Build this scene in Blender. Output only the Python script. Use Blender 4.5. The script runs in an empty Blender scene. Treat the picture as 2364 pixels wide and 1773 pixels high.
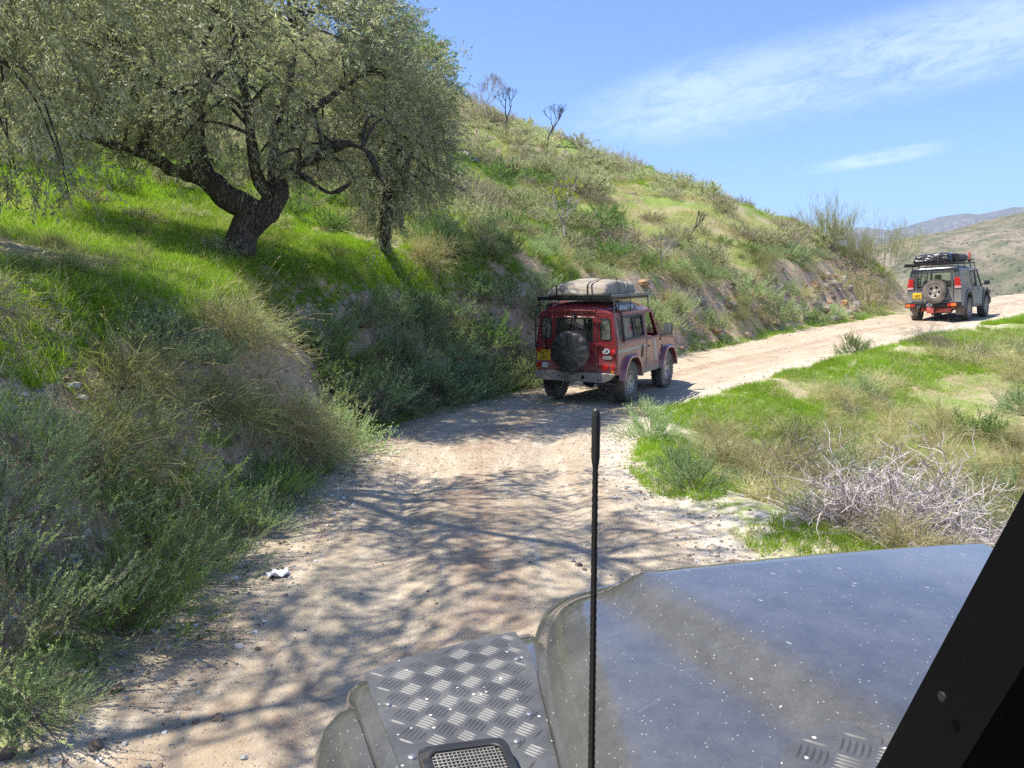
import bpy, bmesh, math, random
import numpy as np
from mathutils import Vector, Matrix, Euler
R = math.radians
scene = bpy.context.scene
COL = scene.collection
rng = np.random.default_rng(7)
random.seed(7)

# ------------------------------------------------------------------ camera
PITCH = R(7.0)
cd = bpy.data.cameras.new('camera'); cam = bpy.data.objects.new('camera', cd); COL.objects.link(cam)
cam.location = (0, 0, 2.2); cam.rotation_euler = (R(90) - PITCH, 0, 0)
cd.sensor_width = 36; cd.lens = 769 / 1024 * 36; cd.clip_start = .05; cd.clip_end = 20000
scene.camera = cam

# ------------------------------------------------------------------ light
SUN_EL = R(61); SUN_AZ = math.atan2(-.99, -.08)          # direction towards the sun, measured from +Y to +X
sd = Vector((math.sin(SUN_AZ) * math.cos(SUN_EL), math.cos(SUN_AZ) * math.cos(SUN_EL), math.sin(SUN_EL)))
sl = bpy.data.lights.new('sun', 'SUN'); sl.energy = 4.9; sl.angle = R(.53); sl.color = (1, .95, .86)
so = bpy.data.objects.new('sun', sl); COL.objects.link(so)
so.rotation_euler = sd.to_track_quat('Z', 'Y').to_euler()
scene.view_settings.view_transform = 'Standard'
try: scene.view_settings.look = 'None'
except Exception: pass
scene.view_settings.gamma = 1; scene.view_settings.exposure = 0.88
scene.cycles.max_bounces = 8; scene.cycles.diffuse_bounces = 3; scene.cycles.glossy_bounces = 3
scene.cycles.transmission_bounces = 5; scene.cycles.transparent_max_bounces = 8; scene.cycles.volume_bounces = 0
scene.cycles.caustics_reflective = False; scene.cycles.caustics_refractive = False
scene.cycles.sample_clamp_indirect = 3; scene.cycles.sample_clamp_direct = 12; scene.cycles.use_denoising = False; scene.cycles.blur_glossy = 1.0

class NT:
    """tiny helper round a node tree"""
    def __init__(s, tree): s.t = tree; s.n = tree.nodes; s.n.clear()
    def a(s, typ, **kw):
        nd = s.n.new(typ)
        for k, v in kw.items():
            if k in ('inp',): 
                for kk, vv in v.items(): s.set(nd.inputs[kk], vv)
            else: setattr(nd, k, v)
        return nd
    def set(s, sock, v):
        if isinstance(v, bpy.types.NodeSocket): s.t.links.new(v, sock)
        elif isinstance(v, (tuple, list)) and len(v) == 3 and sock.type == 'RGBA': sock.default_value = (*v, 1)
        else: sock.default_value = v
    def math(s, op, a, b=0.0, c=0.0, clamp=False):
        nd = s.a('ShaderNodeMath', operation=op, use_clamp=clamp)
        s.set(nd.inputs[0], a); s.set(nd.inputs[1], b)
        if op in ('MULTIPLY_ADD', 'SMOOTH_MIN', 'SMOOTH_MAX'): s.set(nd.inputs[2], c)
        return nd.outputs[0]
    def mix(s, f, a, b, blend='MIX'):
        nd = s.a('ShaderNodeMix', data_type='RGBA', blend_type=blend)
        s.set(nd.inputs[0], f); s.set(nd.inputs[6], a); s.set(nd.inputs[7], b); return nd.outputs[2]
    def noise(s, vec, scale, detail=4, rough=.55, dist=0.0):
        nd = s.a('ShaderNodeTexNoise'); nd.inputs['Scale'].default_value = scale
        nd.inputs['Detail'].default_value = detail; nd.inputs['Roughness'].default_value = rough
        nd.inputs['Distortion'].default_value = dist
        if vec is not None: s.set(nd.inputs['Vector'], vec)
        return nd.outputs[0]
    def vor(s, vec, scale, feature='F1', out=0, rnd=1.0):
        nd = s.a('ShaderNodeTexVoronoi', feature=feature); nd.inputs['Scale'].default_value = scale
        nd.inputs['Randomness'].default_value = rnd
        if vec is not None: s.set(nd.inputs['Vector'], vec)
        return nd.outputs[out]
    def ss(s, x, lo, hi, tlo=0.0, thi=1.0):
        nd = s.a('ShaderNodeMapRange', interpolation_type='SMOOTHSTEP')
        s.set(nd.inputs[0], x); nd.inputs[1].default_value = lo; nd.inputs[2].default_value = hi
        nd.inputs[3].default_value = tlo; nd.inputs[4].default_value = thi; return nd.outputs[0]
    def attr(s, name, out=2): return s.a('ShaderNodeAttribute', attribute_name=name).outputs[out]
    def mapping(s, vec, scale=(1, 1, 1), rot=(0, 0, 0), loc=(0, 0, 0)):
        nd = s.a('ShaderNodeMapping'); s.set(nd.inputs[0], vec)
        nd.inputs['Scale'].default_value = scale; nd.inputs['Rotation'].default_value = rot; nd.inputs['Location'].default_value = loc
        return nd.outputs[0]
    def bump(s, h, strength=.5, dist=.02):
        nd = s.a('ShaderNodeBump'); nd.inputs['Strength'].default_value = strength; nd.inputs['Distance'].default_value = dist
        s.set(nd.inputs['Height'], h); return nd.outputs[0]

# ------------------------------------------------------------------ sky with thin cirrus
world = bpy.data.worlds.new('World'); scene.world = world; world.use_nodes = True
w = NT(world.node_tree)
sky = w.a('ShaderNodeTexSky', sky_type='NISHITA'); sky.sun_disc = False
sky.sun_elevation = SUN_EL; sky.sun_rotation = SUN_AZ; sky.altitude = 300; sky.air_density = 1.0
sky.dust_density = .2; sky.ozone_density = 3.6
tc = w.a('ShaderNodeTexCoord').outputs['Generated']
sx = w.a('ShaderNodeSeparateXYZ'); w.set(sx.inputs[0], tc)
az = w.math('ARCTAN2', sx.outputs[0], sx.outputs[1]); el = w.math('ARCSINE', sx.outputs[2])
def band(az0, az1, e0, slope, wid0, wid1, seed, stretch=3.0, lo=.38, hi=.75):
    t = w.ss(az, az0, az1); line = w.math('MULTIPLY_ADD', az, slope, e0)
    dd = w.math('ABSOLUTE', w.math('SUBTRACT', el, line))
    wid = w.math('MULTIPLY_ADD', t, wid1 - wid0, wid0)
    m = w.math('SUBTRACT', 1.0, w.math('DIVIDE', dd, wid), clamp=True)
    cb = w.a('ShaderNodeCombineXYZ'); w.set(cb.inputs[0], w.math('MULTIPLY_ADD', el, slope, az)); w.set(cb.inputs[1], w.math('MULTIPLY', w.math('SUBTRACT', el, line), stretch)); cb.inputs[2].default_value = seed
    n = w.noise(cb.outputs[0], 15, 8, .70, .8)
    n2 = w.noise(cb.outputs[0], 2.6, 3, .5)
    k = w.math('MULTIPLY', w.ss(m, 0, .75), w.ss(w.math('MULTIPLY_ADD', n2, .5, w.math('MULTIPLY', n, .75)), lo, hi))
    return w.math('MULTIPLY', k, t)
main = band(-.01, .22, .197, .125, .018, .062, 3.0)
wisp = w.math('MULTIPLY', band(.34, .42, .0955, .122, .007, .011, 9.0, 5, .3, .7), w.ss(az, .52, .46))
low = w.math('MULTIPLY', band(.17, .20, .120, 0, .01, .01, 5.0, 5, .3, .7), w.ss(az, .27, .22))
gen = w.math('MULTIPLY', w.ss(w.noise(w.mapping(tc, (1.2, 3.2, 5)), 1.7, 6, .6), .58, .85), .35)
side = w.ss(w.math('ABSOLUTE', az), .9, 1.3)
cl = w.math('ADD', w.math('ADD', w.math('MULTIPLY', main, .42), w.math('MULTIPLY', wisp, .5)), w.math('ADD', w.math('MULTIPLY', low, .6), w.math('MULTIPLY', gen, side)), clamp=True)
skyc = w.mix(w.math('MULTIPLY', cl, .8), w.mix(1.0, sky.outputs[0], (.83, .865, 1.04), 'MULTIPLY'), (6.6, 7.1, 8.0))
bg = w.a('ShaderNodeBackground'); w.set(bg.inputs[0], skyc); bg.inputs[1].default_value = .125
wo = w.a('ShaderNodeOutputWorld'); w.set(wo.inputs[0], bg.outputs[0])

# ------------------------------------------------------------------ materials
MATS = {}
def new_mat(name):
    m = bpy.data.materials.new(name); m.use_nodes = True; MATS[name] = m
    return m, NT(m.node_tree)
def finish(t, shader, disp=None):
    o = t.a('ShaderNodeOutputMaterial'); t.set(o.inputs[0], shader)
def principled(t, **kw):
    p = t.a('ShaderNodeBsdfPrincipled')
    for k, v in kw.items(): t.set(p.inputs[k.replace('_', ' ')], v)
    return p.outputs[0]
def plain(name, col, rough=.5, metal=0.0, var=.12, scale=18, dirt=None, dirt_amt=0.0, coat=0.0, bump=0.0, coord='Object', spec=.5):
    """a painted / plastic / metal surface with slight mottling and, where asked, a film of road dust"""
    if name in MATS: return MATS[name]
    m, t = new_mat(name)
    oc = t.a('ShaderNodeTexCoord').outputs[coord]
    n = t.noise(oc, scale, 5, .6)
    c = t.mix(t.math('MULTIPLY', n, 1.0), tuple(x * (1 - var) for x in col), tuple(min(1, x * (1 + var)) for x in col))
    rg = t.math('MULTIPLY_ADD', n, .18, rough - .09)
    if dirt:
        geo = t.a('ShaderNodeNewGeometry')
        d = t.noise(oc, scale * .22, 6, .65)
        d2 = t.noise(oc, scale * 3, 4, .7)
        f = t.math('MULTIPLY', t.ss(t.math('MULTIPLY_ADD', d2, .35, t.math('MULTIPLY', d, .8)), .75 - dirt_amt * .6, 1.05 - dirt_amt * .6), .25 + .7 * dirt_amt, clamp=True)
        c = t.mix(f, c, dirt); rg = t.math('MAXIMUM', rg, t.math('MULTIPLY', f, .9))
    kw = dict(Base_Color=c, Roughness=rg, Metallic=metal, Coat_Weight=coat)
    sh = t.a('ShaderNodeBsdfPrincipled')
    t.set(sh.inputs['Base Color'], c); t.set(sh.inputs['Roughness'], rg); sh.inputs['Metallic'].default_value = metal
    sh.inputs['Coat Weight'].default_value = coat; sh.inputs['Coat Roughness'].default_value = .08
    sh.inputs['Specular IOR Level'].default_value = spec
    if bump: t.set(sh.inputs['Normal'], t.bump(t.noise(oc, scale * 2.5, 5, .6), .6, bump))
    finish(t, sh.outputs[0]); return m

def leafmat(name, a, b, tip=(1.25, 1.35, .7), trans=.35, rough=.55, ovar=.25, spec=.25):
    """foliage: colour runs from a to b by the per-leaf attribute v, shifts a little per plant, lets sun through"""
    m, t = new_mat(name)
    v = t.attr('v')
    c = t.mix(v, a, b)
    oi = t.a('ShaderNodeObjectInfo').outputs['Random']
    at2 = t.a('ShaderNodeAttribute', attribute_name='tone'); at2.attribute_type = 'INSTANCER'
    rr = t.math('ADD', t.math('MULTIPLY', oi, .6), t.math('MULTIPLY', at2.outputs[2], .6))
    hs = t.a('ShaderNodeHueSaturation'); t.set(hs.inputs['Color'], c)
    t.set(hs.inputs['Value'], t.math('MULTIPLY_ADD', rr, ovar * 2, 1 - ovar)); t.set(hs.inputs['Hue'], t.math('MULTIPLY_ADD', oi, .03, .485))
    c = hs.outputs[0]
    p = t.a('ShaderNodeBsdfPrincipled'); t.set(p.inputs['Base Color'], c); p.inputs['Roughness'].default_value = rough; p.inputs['Specular IOR Level'].default_value = spec
    tr = t.a('ShaderNodeBsdfTranslucent'); t.set(tr.inputs[0], t.mix(1.0, c, tip, 'MULTIPLY'))
    mx = t.a('ShaderNodeMixShader'); mx.inputs[0].default_value = trans; t.set(mx.inputs[1], p.outputs[0]); t.set(mx.inputs[2], tr.outputs[0])
    finish(t, mx.outputs[0]); return m

# ------------------------------------------------------------------ object helpers
def tag(o, label=None, cat=None, group=None, kind=None):
    if label: o['label'] = label
    if cat: o['category'] = cat
    if group: o['group'] = group
    if kind: o['kind'] = kind
    return o
def empty(name, loc=(0, 0, 0), rz=0.0, parent=None):
    o = bpy.data.objects.new(name, None); COL.objects.link(o); o.location = loc; o.rotation_euler = (0, 0, rz); o.parent = parent
    o.empty_display_size = .2
    return o
def link(name, me, mat=None, parent=None):
    if mat is not None:
        me.materials.clear()
        for m_ in (mat if isinstance(mat, (list, tuple)) else [mat]): me.materials.append(m_)
    o = bpy.data.objects.new(name, me); COL.objects.link(o); o.parent = parent
    return o
def mesh_np(name, V, F, smooth=False, attrs=None, mi=None):
    """V (n,3); F a list of (m,k) integer arrays"""
    me = bpy.data.meshes.new(name)
    V = np.asarray(V, dtype=np.float32); Fs = [np.asarray(f, dtype=np.int32) for f in (F if isinstance(F, list) else [F]) if len(f)]
    me.vertices.add(len(V)); me.vertices.foreach_set('co', V.ravel())
    nl = sum(f.size for f in Fs); nf = sum(len(f) for f in Fs)
    me.loops.add(nl); me.polygons.add(nf)
    me.loops.foreach_set('vertex_index', np.concatenate([f.ravel() for f in Fs]))
    ls = []; off = 0
    for f in Fs:
        ls.append(off + np.arange(len(f)) * f.shape[1]); off += f.size
    me.polygons.foreach_set('loop_start', np.concatenate(ls).astype(np.int32))
    if smooth: me.polygons.foreach_set('use_smooth', np.ones(nf, bool))
    if mi is not None: me.polygons.foreach_set('material_index', np.asarray(mi, np.int32))
    me.update(calc_edges=True)
    if attrs:
        for k, v in attrs.items():
            a_ = me.attributes.new(k, 'FLOAT', 'POINT'); a_.data.foreach_set('value', np.asarray(v, np.float32))
    me.validate()
    return me
def bm_mesh(name, bm, smooth=False, angle=None):
    me = bpy.data.meshes.new(name); bmesh.ops.recalc_face_normals(bm, faces=bm.faces); bm.to_mesh(me); bm.free()
    if smooth or angle:
        me.polygons.foreach_set('use_smooth', [True] * len(me.polygons))
        if angle:
            try: me.set_sharp_from_angle(angle=R(angle))
            except Exception: pass
    return me
def bx(bm, lo, hi, bevel=0.0, seg=2, mat=None):
    """box between two corners"""
    lo = Vector(lo); hi = Vector(hi)
    g = bmesh.ops.create_cube(bm, size=1.0)
    vs = g['verts']; c = (lo + hi) / 2; s_ = hi - lo
    for v in vs: v.co = Vector((v.co.x * s_.x, v.co.y * s_.y, v.co.z * s_.z)) + c
    if bevel:
        es = list({e for v in vs for e in v.link_edges})
        r_ = bmesh.ops.bevel(bm, geom=es, offset=bevel, segments=seg, affect='EDGES', profile=.6)
        vs = list({v for f in r_['faces'] for v in f.verts} | {v for v in vs if v.is_valid})
    if mat is not None:
        for v in vs: v.co = mat @ v.co
    return vs
def tube(bm, pts, rad, n=8, cap=True):
    """round bar through pts; rad a number or one per point"""
    pts = [Vector(p) for p in pts]; rads = rad if isinstance(rad, (list, tuple)) else [rad] * len(pts)
    prev = None; up = Vector((0, 0, 1)); rings = []
    for i, p in enumerate(pts):
        d = (pts[min(i + 1, len(pts) - 1)] - pts[max(i - 1, 0)]).normalized()
        if i == 0:
            a_ = d.orthogonal().normalized()
        else:
            a_ = (prev - d * prev.dot(d))
            a_ = a_.normalized() if a_.length > 1e-6 else d.orthogonal().normalized()
        prev = a_; b_ = d.cross(a_)
        rings.append([bm.verts.new(p + (a_ * math.cos(2 * math.pi * k / n) + b_ * math.sin(2 * math.pi * k / n)) * rads[i]) for k in range(n)])
    for r0, r1 in zip(rings, rings[1:]):
        for k in range(n): bm.faces.new((r0[k], r0[(k + 1) % n], r1[(k + 1) % n], r1[k]))
    if cap:
        bm.faces.new(rings[0][::-1]); bm.faces.new(rings[-1])
    return rings
def lathe(bm, prof, n=32, mat=None, close=False):
    """prof: list of (axial, radius); axis = local +X; returns nothing"""
    rings = []
    for (x, r_) in prof:
        if r_ < 1e-6: rings.append([bm.verts.new((x, 0, 0))])
        else: rings.append([bm.verts.new((x, r_ * math.cos(2 * math.pi * k / n), r_ * math.sin(2 * math.pi * k / n))) for k in range(n)])
    for r0, r1 in zip(rings, rings[1:]):
        for k in range(n):
            a_, b_ = r0[k % len(r0)], r0[(k + 1) % len(r0)]; c_, d_ = r1[(k + 1) % len(r1)], r1[k % len(r1)]
            f = [];
            for v in (a_, b_, c_, d_):
                if v not in f: f.append(v)
            if len(f) > 2: bm.faces.new(f)
    if mat is not None:
        for r_ in rings:
            for v in r_: v.co = mat @ v.co
def rounded(pts, rad, n=4):
    """round the corners of a 2D polygon; rad one number or one per corner"""
    out = []; N = len(pts)
    for i in range(N):
        p0, p, p1 = Vector(pts[i - 1]), Vector(pts[i]), Vector(pts[(i + 1) % N])
        r_ = rad[i] if isinstance(rad, (list, tuple)) else rad
        if r_ <= 0: out.append(tuple(p)); continue
        a_ = (p0 - p); b_ = (p1 - p); r_ = min(r_, a_.length * .49, b_.length * .49)
        s_ = p + a_.normalized() * r_; e_ = p + b_.normalized() * r_
        for k in range(n + 1):
            t_ = k / n; out.append(tuple(s_ * (1 - t_) ** 2 + p * 2 * t_ * (1 - t_) + e_ * t_ * t_))
    return out
def panel_mesh(name, outline, holes=(), thick=.02, bevel=0.0):
    """flat sheet with real openings and thickness, in local XY, centred on z=0"""
    cu = bpy.data.curves.new(name, 'CURVE'); cu.dimensions = '2D'; cu.fill_mode = 'BOTH'
    cu.extrude = max(0, thick / 2 - bevel); cu.bevel_depth = bevel; cu.bevel_resolution = 1; cu.offset = -bevel
    for poly in [outline, *holes]:
        sp = cu.splines.new('POLY'); sp.points.add(len(poly) - 1)
        for q, p in zip(sp.points, poly): q.co = (p[0], p[1], 0, 1)
        sp.use_cyclic_u = True
    o = bpy.data.objects.new(name, cu); COL.objects.link(o)
    me = bpy.data.meshes.new_from_object(o.evaluated_get(bpy.context.evaluated_depsgraph_get()))
    bpy.data.objects.remove(o); bpy.data.curves.remove(cu)
    me.name = name
    return me
def text_mesh(name, s, size, thick=.002, align='CENTER', bold=0.0, spacing=1.0):
    cu = bpy.data.curves.new(name, 'FONT'); cu.body = s; cu.size = size; cu.extrude = thick; cu.align_x = align; cu.align_y = 'CENTER'
    cu.offset = bold; cu.space_character = spacing
    o = bpy.data.objects.new(name, cu); COL.objects.link(o)
    me = bpy.data.meshes.new_from_object(o.evaluated_get(bpy.context.evaluated_depsgraph_get()))
    bpy.data.objects.remove(o); bpy.data.curves.remove(cu); me.name = name
    return me
def xf(me, M):
    me.transform(M); return me
# sheets drawn in (y, z) of a car, standing across x; and in (x, z), standing across y
MX = lambda x: Matrix(((0, 0, 1, x), (1, 0, 0, 0), (0, 1, 0, 0), (0, 0, 0, 1)))
MY = lambda y: Matrix(((1, 0, 0, 0), (0, 0, -1, y), (0, 1, 0, 0), (0, 0, 0, 1)))

# ------------------------------------------------------------------ numpy noise
def _h(ix, iy, seed):
    n = (ix.astype(np.int64) * 374761393 + iy.astype(np.int64) * 668265263 + seed * 1442695041) & 0xffffffff
    n = ((n ^ (n >> 13)) * 1274126177) & 0xffffffff
    return ((n ^ (n >> 16)) & 0xffff) / 65535.0
def vnoise(x, y, seed=0):
    ix = np.floor(x); iy = np.floor(y); fx = x - ix; fy = y - iy
    fx = fx * fx * fx * (fx * (fx * 6 - 15) + 10); fy = fy * fy * fy * (fy * (fy * 6 - 15) + 10)
    a_, b_, c_, d_ = _h(ix, iy, seed), _h(ix + 1, iy, seed), _h(ix, iy + 1, seed), _h(ix + 1, iy + 1, seed)
    return (a_ * (1 - fx) + b_ * fx) * (1 - fy) + (c_ * (1 - fx) + d_ * fx) * fy
def fbm(x, y, sc, oc=5, seed=0, gain=.5):
    s_ = 0; amp = 1; tot = 0; x = np.asarray(x, float) * sc; y = np.asarray(y, float) * sc
    for i in range(oc):
        s_ = s_ + amp * (vnoise(x + i * 17.3, y - i * 9.1, seed + i) * 2 - 1); tot += amp; amp *= gain; x = x * 2.03; y = y * 2.03
    return s_ / tot
def sstep(x, lo, hi):
    t_ = np.clip((x - lo) / (hi - lo), 0, 1); return t_ * t_ * (3 - 2 * t_)

# ------------------------------------------------------------------ lie of the land
# centre line of the track: x, y, z, half width (metres)
TRACK = np.array([(0.9, -25, .8, 2.2), (0.6, -12, .5, 2.2), (0.3, -4, .40, 2.15), (0.15, 1, .33, 2.05), (-.05, 5, .22, 1.88), (-.33, 8, .10, 1.72), (-.2, 11, .03, 1.72),
                  (.85, 14.2, 0, 1.72), (2.9, 17.3, .04, 1.75), (5.6, 20.1, .27, 1.82), (8.6, 22.3, .60, 1.85), (11.6, 24.6, .92, 1.95), (15, 27.6, 1.10, 2.0),
                  (20, 32.5, 1.38, 2.0), (28, 40, 1.9, 2.0), (38, 47, 2.0, 2.0), (52, 52, 1.0, 2.0)])
def _dense(P, n=14):
    out = []
    for i in range(len(P) - 1):
        p0, p1, p2, p3 = P[max(i - 1, 0)], P[i], P[i + 1], P[min(i + 2, len(P) - 1)]
        for k in range(n):
            t_ = k / n
            out.append(.5 * ((2 * p1) + (-p0 + p2) * t_ + (2 * p0 - 5 * p1 + 4 * p2 - p3) * t_ ** 2 + (-p0 + 3 * p1 - 3 * p2 + p3) * t_ ** 3))
    out.append(P[-1]); return np.array(out)
TD = _dense(TRACK)
TT = np.gradient(TD[:, :2], axis=0); TT /= np.linalg.norm(TT, axis=1)[:, None]
TS = np.concatenate([[0], np.cumsum(np.linalg.norm(np.diff(TD[:, :2], axis=0), axis=1))])
def track(x, y):
    """signed distance (left positive), track height, half width, distance along"""
    x = np.atleast_1d(np.asarray(x, float)); y = np.atleast_1d(np.asarray(y, float))
    out = np.empty((4, len(x)))
    A, B = TD[:-1], TD[1:]; AB = (B - A)[:, :2]; L2 = (AB ** 2).sum(1)
    for c0 in range(0, len(x), 20000):
        X = x[c0:c0 + 20000, None]; Y = y[c0:c0 + 20000, None]
        t_ = np.clip(((X - A[:, 0]) * AB[:, 0] + (Y - A[:, 1]) * AB[:, 1]) / L2, 0, 1)
        dx = X - (A[:, 0] + t_ * AB[:, 0]); dy = Y - (A[:, 1] + t_ * AB[:, 1])
        d2 = dx * dx + dy * dy; j = d2.argmin(1); r_ = np.arange(len(j)); t_ = t_[r_, j]
        sg = np.sign(AB[j, 0] * dy[r_, j] - AB[j, 1] * dx[r_, j]); sg[sg == 0] = 1
        sl_ = slice(c0, c0 + 20000)
        out[0, sl_] = np.sqrt(d2[r_, j]) * sg; out[1, sl_] = A[j, 2] + t_ * (B - A)[j, 2]
        out[2, sl_] = A[j, 3] + t_ * (B - A)[j, 3]; out[3, sl_] = TS[j] + t_ * np.sqrt(L2[j])
    return out
def tps(P):
    P = np.array(P, float); n = len(P); X = P[:, :2] / 20; z = P[:, 2]
    r2 = ((X[:, None] - X[None]) ** 2).sum(2); K = np.where(r2 > 0, r2 * np.log(r2 + 1e-12), 0) + np.eye(n) * 2e-4
    Q = np.hstack([np.ones((n, 1)), X]); M_ = np.block([[K, Q], [Q.T, np.zeros((3, 3))]])
    sol = np.linalg.solve(M_, np.concatenate([z, [0, 0, 0]]))
    def f(x, y):
        x = np.asarray(x, float) / 20; y = np.asarray(y, float) / 20; out = np.empty(x.shape)
        for c0 in range(0, len(x), 30000):
            xs, ys = x[c0:c0 + 30000], y[c0:c0 + 30000]
            r = (xs[:, None] - X[:, 0]) ** 2 + (ys[:, None] - X[:, 1]) ** 2
            out[c0:c0 + 30000] = (r * np.log(r + 1e-12)) @ sol[:n] + sol[n] + sol[n + 1] * xs + sol[n + 2] * ys
        return out
    return f
_c, _s = math.cos(PITCH), math.sin(PITCH)
def at(x, y, d):
    """surveyed point: bearing and elevation read off the photograph, d = metres away"""
    u = (x * .4629 - 512) / 769; v = (y * .4629 - 384) / 769
    return (u * d, d * (_c - v * _s), 2.2 - d * (_s + v * _c))
LEFT = [(-3.8, -14, 2.6), (-3.7, -6, 2.4), (-3.75, 1, 2.2), (-3.8, 3.5, 2.15), (-3.75, 5.7, 2.12), (-3.7, 8, 2.18), (-3.5, 10.5, 2.28), (-3.0, 12.6, 2.45),
        at(900, 565, 15.5), at(1100, 575, 18.3), at(1240, 592, 20.5), at(1400, 592, 23.3), at(1560, 580, 26), at(1640, 545, 28), at(1750, 560, 30), at(1830, 590, 31.2), at(1880, 660, 31.3),
        (-4.3, 12.2, 2.78), (-6, 8, 2.75), (-6, 4, 2.8), (-6, -2, 2.9), (-9, 12, 4.0), (-9, 6, 4.0), (-10, 0, 4.5), (-5.5, 16, 3.6), (-3, 17, 3.4), (0, 20.3, 3.5), (3.0, 25, 3.6),
        (6.2, 28.5, 4.2), (-15, 14, 7.2), (-16, 4, 7.5), (-16, -8, 7.5), (-12, 22, 7.3), (-7, 25, 6.1), (-1, 27, 5.2), (4, 32, 5.9), (-20, 30, 12.5), (-12, 35, 10.8),
        at(940, 208, 45), at(1070, 262, 44), at(1200, 325, 43), at(1300, 362, 41.5), at(1400, 405, 40), at(1520, 445, 38), at(1640, 485, 36.5), at(1740, 495, 35), at(1850, 550, 34), at(1890, 605, 33),
        at(700, 110, 46), at(500, 25, 48), at(250, -80, 50), at(0, -180, 50), (-50, 20, 26), (-50, -20, 26), (-30, 10, 15), (-30, -15, 15),
        (-4, 53, 12.5), (3, 52, 8.5), (9, 48, 5), (13, 44, 2.5), (15, 40, 1.5), (-15, 60, 15), (-40, 60, 28), (5, 65, 2), (20, 60, -6), (-20, 80, 10), (-50, 90, 20),
        (17, 38, .2), (22, 46, -2), (30, 58, -7), (45, 75, -18), (15.2, 33.2, 1.8), (70, 75, -22), (20, 90, -20)]
RIGHT = [(2.3, 3, .30), (2.4, -4, .35), (2.6, -14, .4), (3.2, 5.4, .1), (2.3, 7.5, .12), (2.1, 9.5, .0), (2.5, 11.5, .0), (3.6, 13.6, .02), (4.8, 15.3, .1), (6.9, 17.2, .25),
         (9.6, 19.4, .55), (12.8, 21.6, .9), (16.6, 25, 1.15), (21.5, 30, 1.4), (30, 38, 1.8), (4, 8.5, -.75), (4.2, 10.5, -.8), (5.5, 6.5, -1.1), (6, 9.5, -1.35), (5.2, 12.5, -.65), (7.5, 14.2, -.55), (8, 11.5, -1.3), (10, 8.5, -1.9),
         (10.5, 16.5, -.2), (12, 13.5, -1.1), (14.5, 18.5, .1), (14, 9.5, -2), (6, 2.5, -1.5), (11, 3, -2.6), (19, 22, .7), (19, 15, -.9), (26, 27, 1.0), (28, 16, -1.5),
         (8, -8, -2), (20, 0, -4), (20, -15, -4), (40, 30, 0), (45, 10, -4), (36, 38, 1.6), (60, 45, -3), (60, -15, -8), (45, 44, 1.2)]
fL, fR = tps(LEFT), tps(RIGHT)
def height(x, y, detail=True, full=False):
    x = np.atleast_1d(np.asarray(x, float)); y = np.atleast_1d(np.asarray(y, float)); shp = x.shape
    x = x.ravel(); y = y.ravel()
    s_, zr, hw, al = track(x, y)
    hl = fL(x, y); hr = fR(x, y)
    big = fbm(x, y, .16, 3, 3) * .45 + fbm(x, y, .7, 3, 11) * .13
    far = sstep(np.hypot(x, y - 5), 12, 30)
    hl = hl + big * (.25 + .9 * far) + np.abs(fbm(x, y, .35, 4, 21)) * .9 * sstep(hl, 4, 8); hr = hr + big * .45
    e = np.abs(s_) - hw
    rough = fbm(x, y, 1.1, 4, 31)
    bwid = 1.45 + .45 * sstep(al, 50, 62) + .4 * vnoise(al * .5, al * 0, 5)
    kL = sstep(e + rough * .22, .30, .30 + bwid); kL = kL ** .72
    kR = sstep(e, .05, 1.3)
    rutt = -.05 * np.exp(-((np.abs(s_ + .1 * fbm(al, al * 0, .2, 2, 8)) - .78) / .22) ** 2) + .012
    roadh = zr + (rutt + fbm(x, y, .8, 3, 41) * .018) * sstep(-e, -.3, .35)
    h = np.where(s_ > 0, roadh + (hl - roadh) * kL, roadh + (hr - roadh) * kR)
    bank = np.where(s_ > 0, np.clip(4 * kL * (1 - kL), 0, 1), 0) * sstep(hl - zr, .3, 1.2)
    if detail:
        off = 1 - sstep(-e, -.1, .3)
        h = h + off * (fbm(x, y, 2.3, 4, 51) * .05) + bank * (fbm(x, y, 2.0, 4, 61) * .22 + fbm(x, y, 6.5, 3, 65) * .06)
        # stony ledges high on the hill
        led = np.abs(fbm(x, y, .28, 4, 71)); h = h + sstep(h, 6, 11) * (s_ > 0) * (1 - sstep(led, 0, .09)) * .35
    if full: return h, s_, e, bank, al
    return h.reshape(shp)
def H1(x, y): return float(height([x], [y])[0])

def _axis(lo, hi, c0, c1, fine, growth, mx):
    a_ = list(np.arange(c0, c1, fine)); st = fine
    while a_[-1] < hi: st = min(st * growth, mx); a_.append(a_[-1] + st)
    st = fine
    while a_[0] > lo: st = min(st * growth, mx); a_.insert(0, a_[0] - st)
    return np.array(a_)
gx = _axis(-60, 75, -6, 6.5, .075, 1.018, 1.2); gy = _axis(-30, 95, 2.2, 15, .085, 1.014, 1.2)
GX, GY = np.meshgrid(gx, gy); nx_, ny_ = len(gx), len(gy)
hh, ss_, ee, bb, aa = height(GX.ravel(), GY.ravel(), True, True)
V = np.stack([GX.ravel(), GY.ravel(), hh], 1)
# lumps of the cut bank push outwards too
pu = bb * fbm(V[:, 0] + V[:, 2], V[:, 1] + V[:, 2], 1.7, 4, 81) * .16
idx = np.arange(nx_ * ny_).reshape(ny_, nx_)
F = np.stack([idx[:-1, :-1].ravel(), idx[:-1, 1:].ravel(), idx[1:, 1:].ravel(), idx[1:, :-1].ravel()], 1)
me = mesh_np('ground', V, [F], smooth=True, attrs={'edge': ee, 'bank': bb, 'sd': ss_, 'along': aa})

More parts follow.
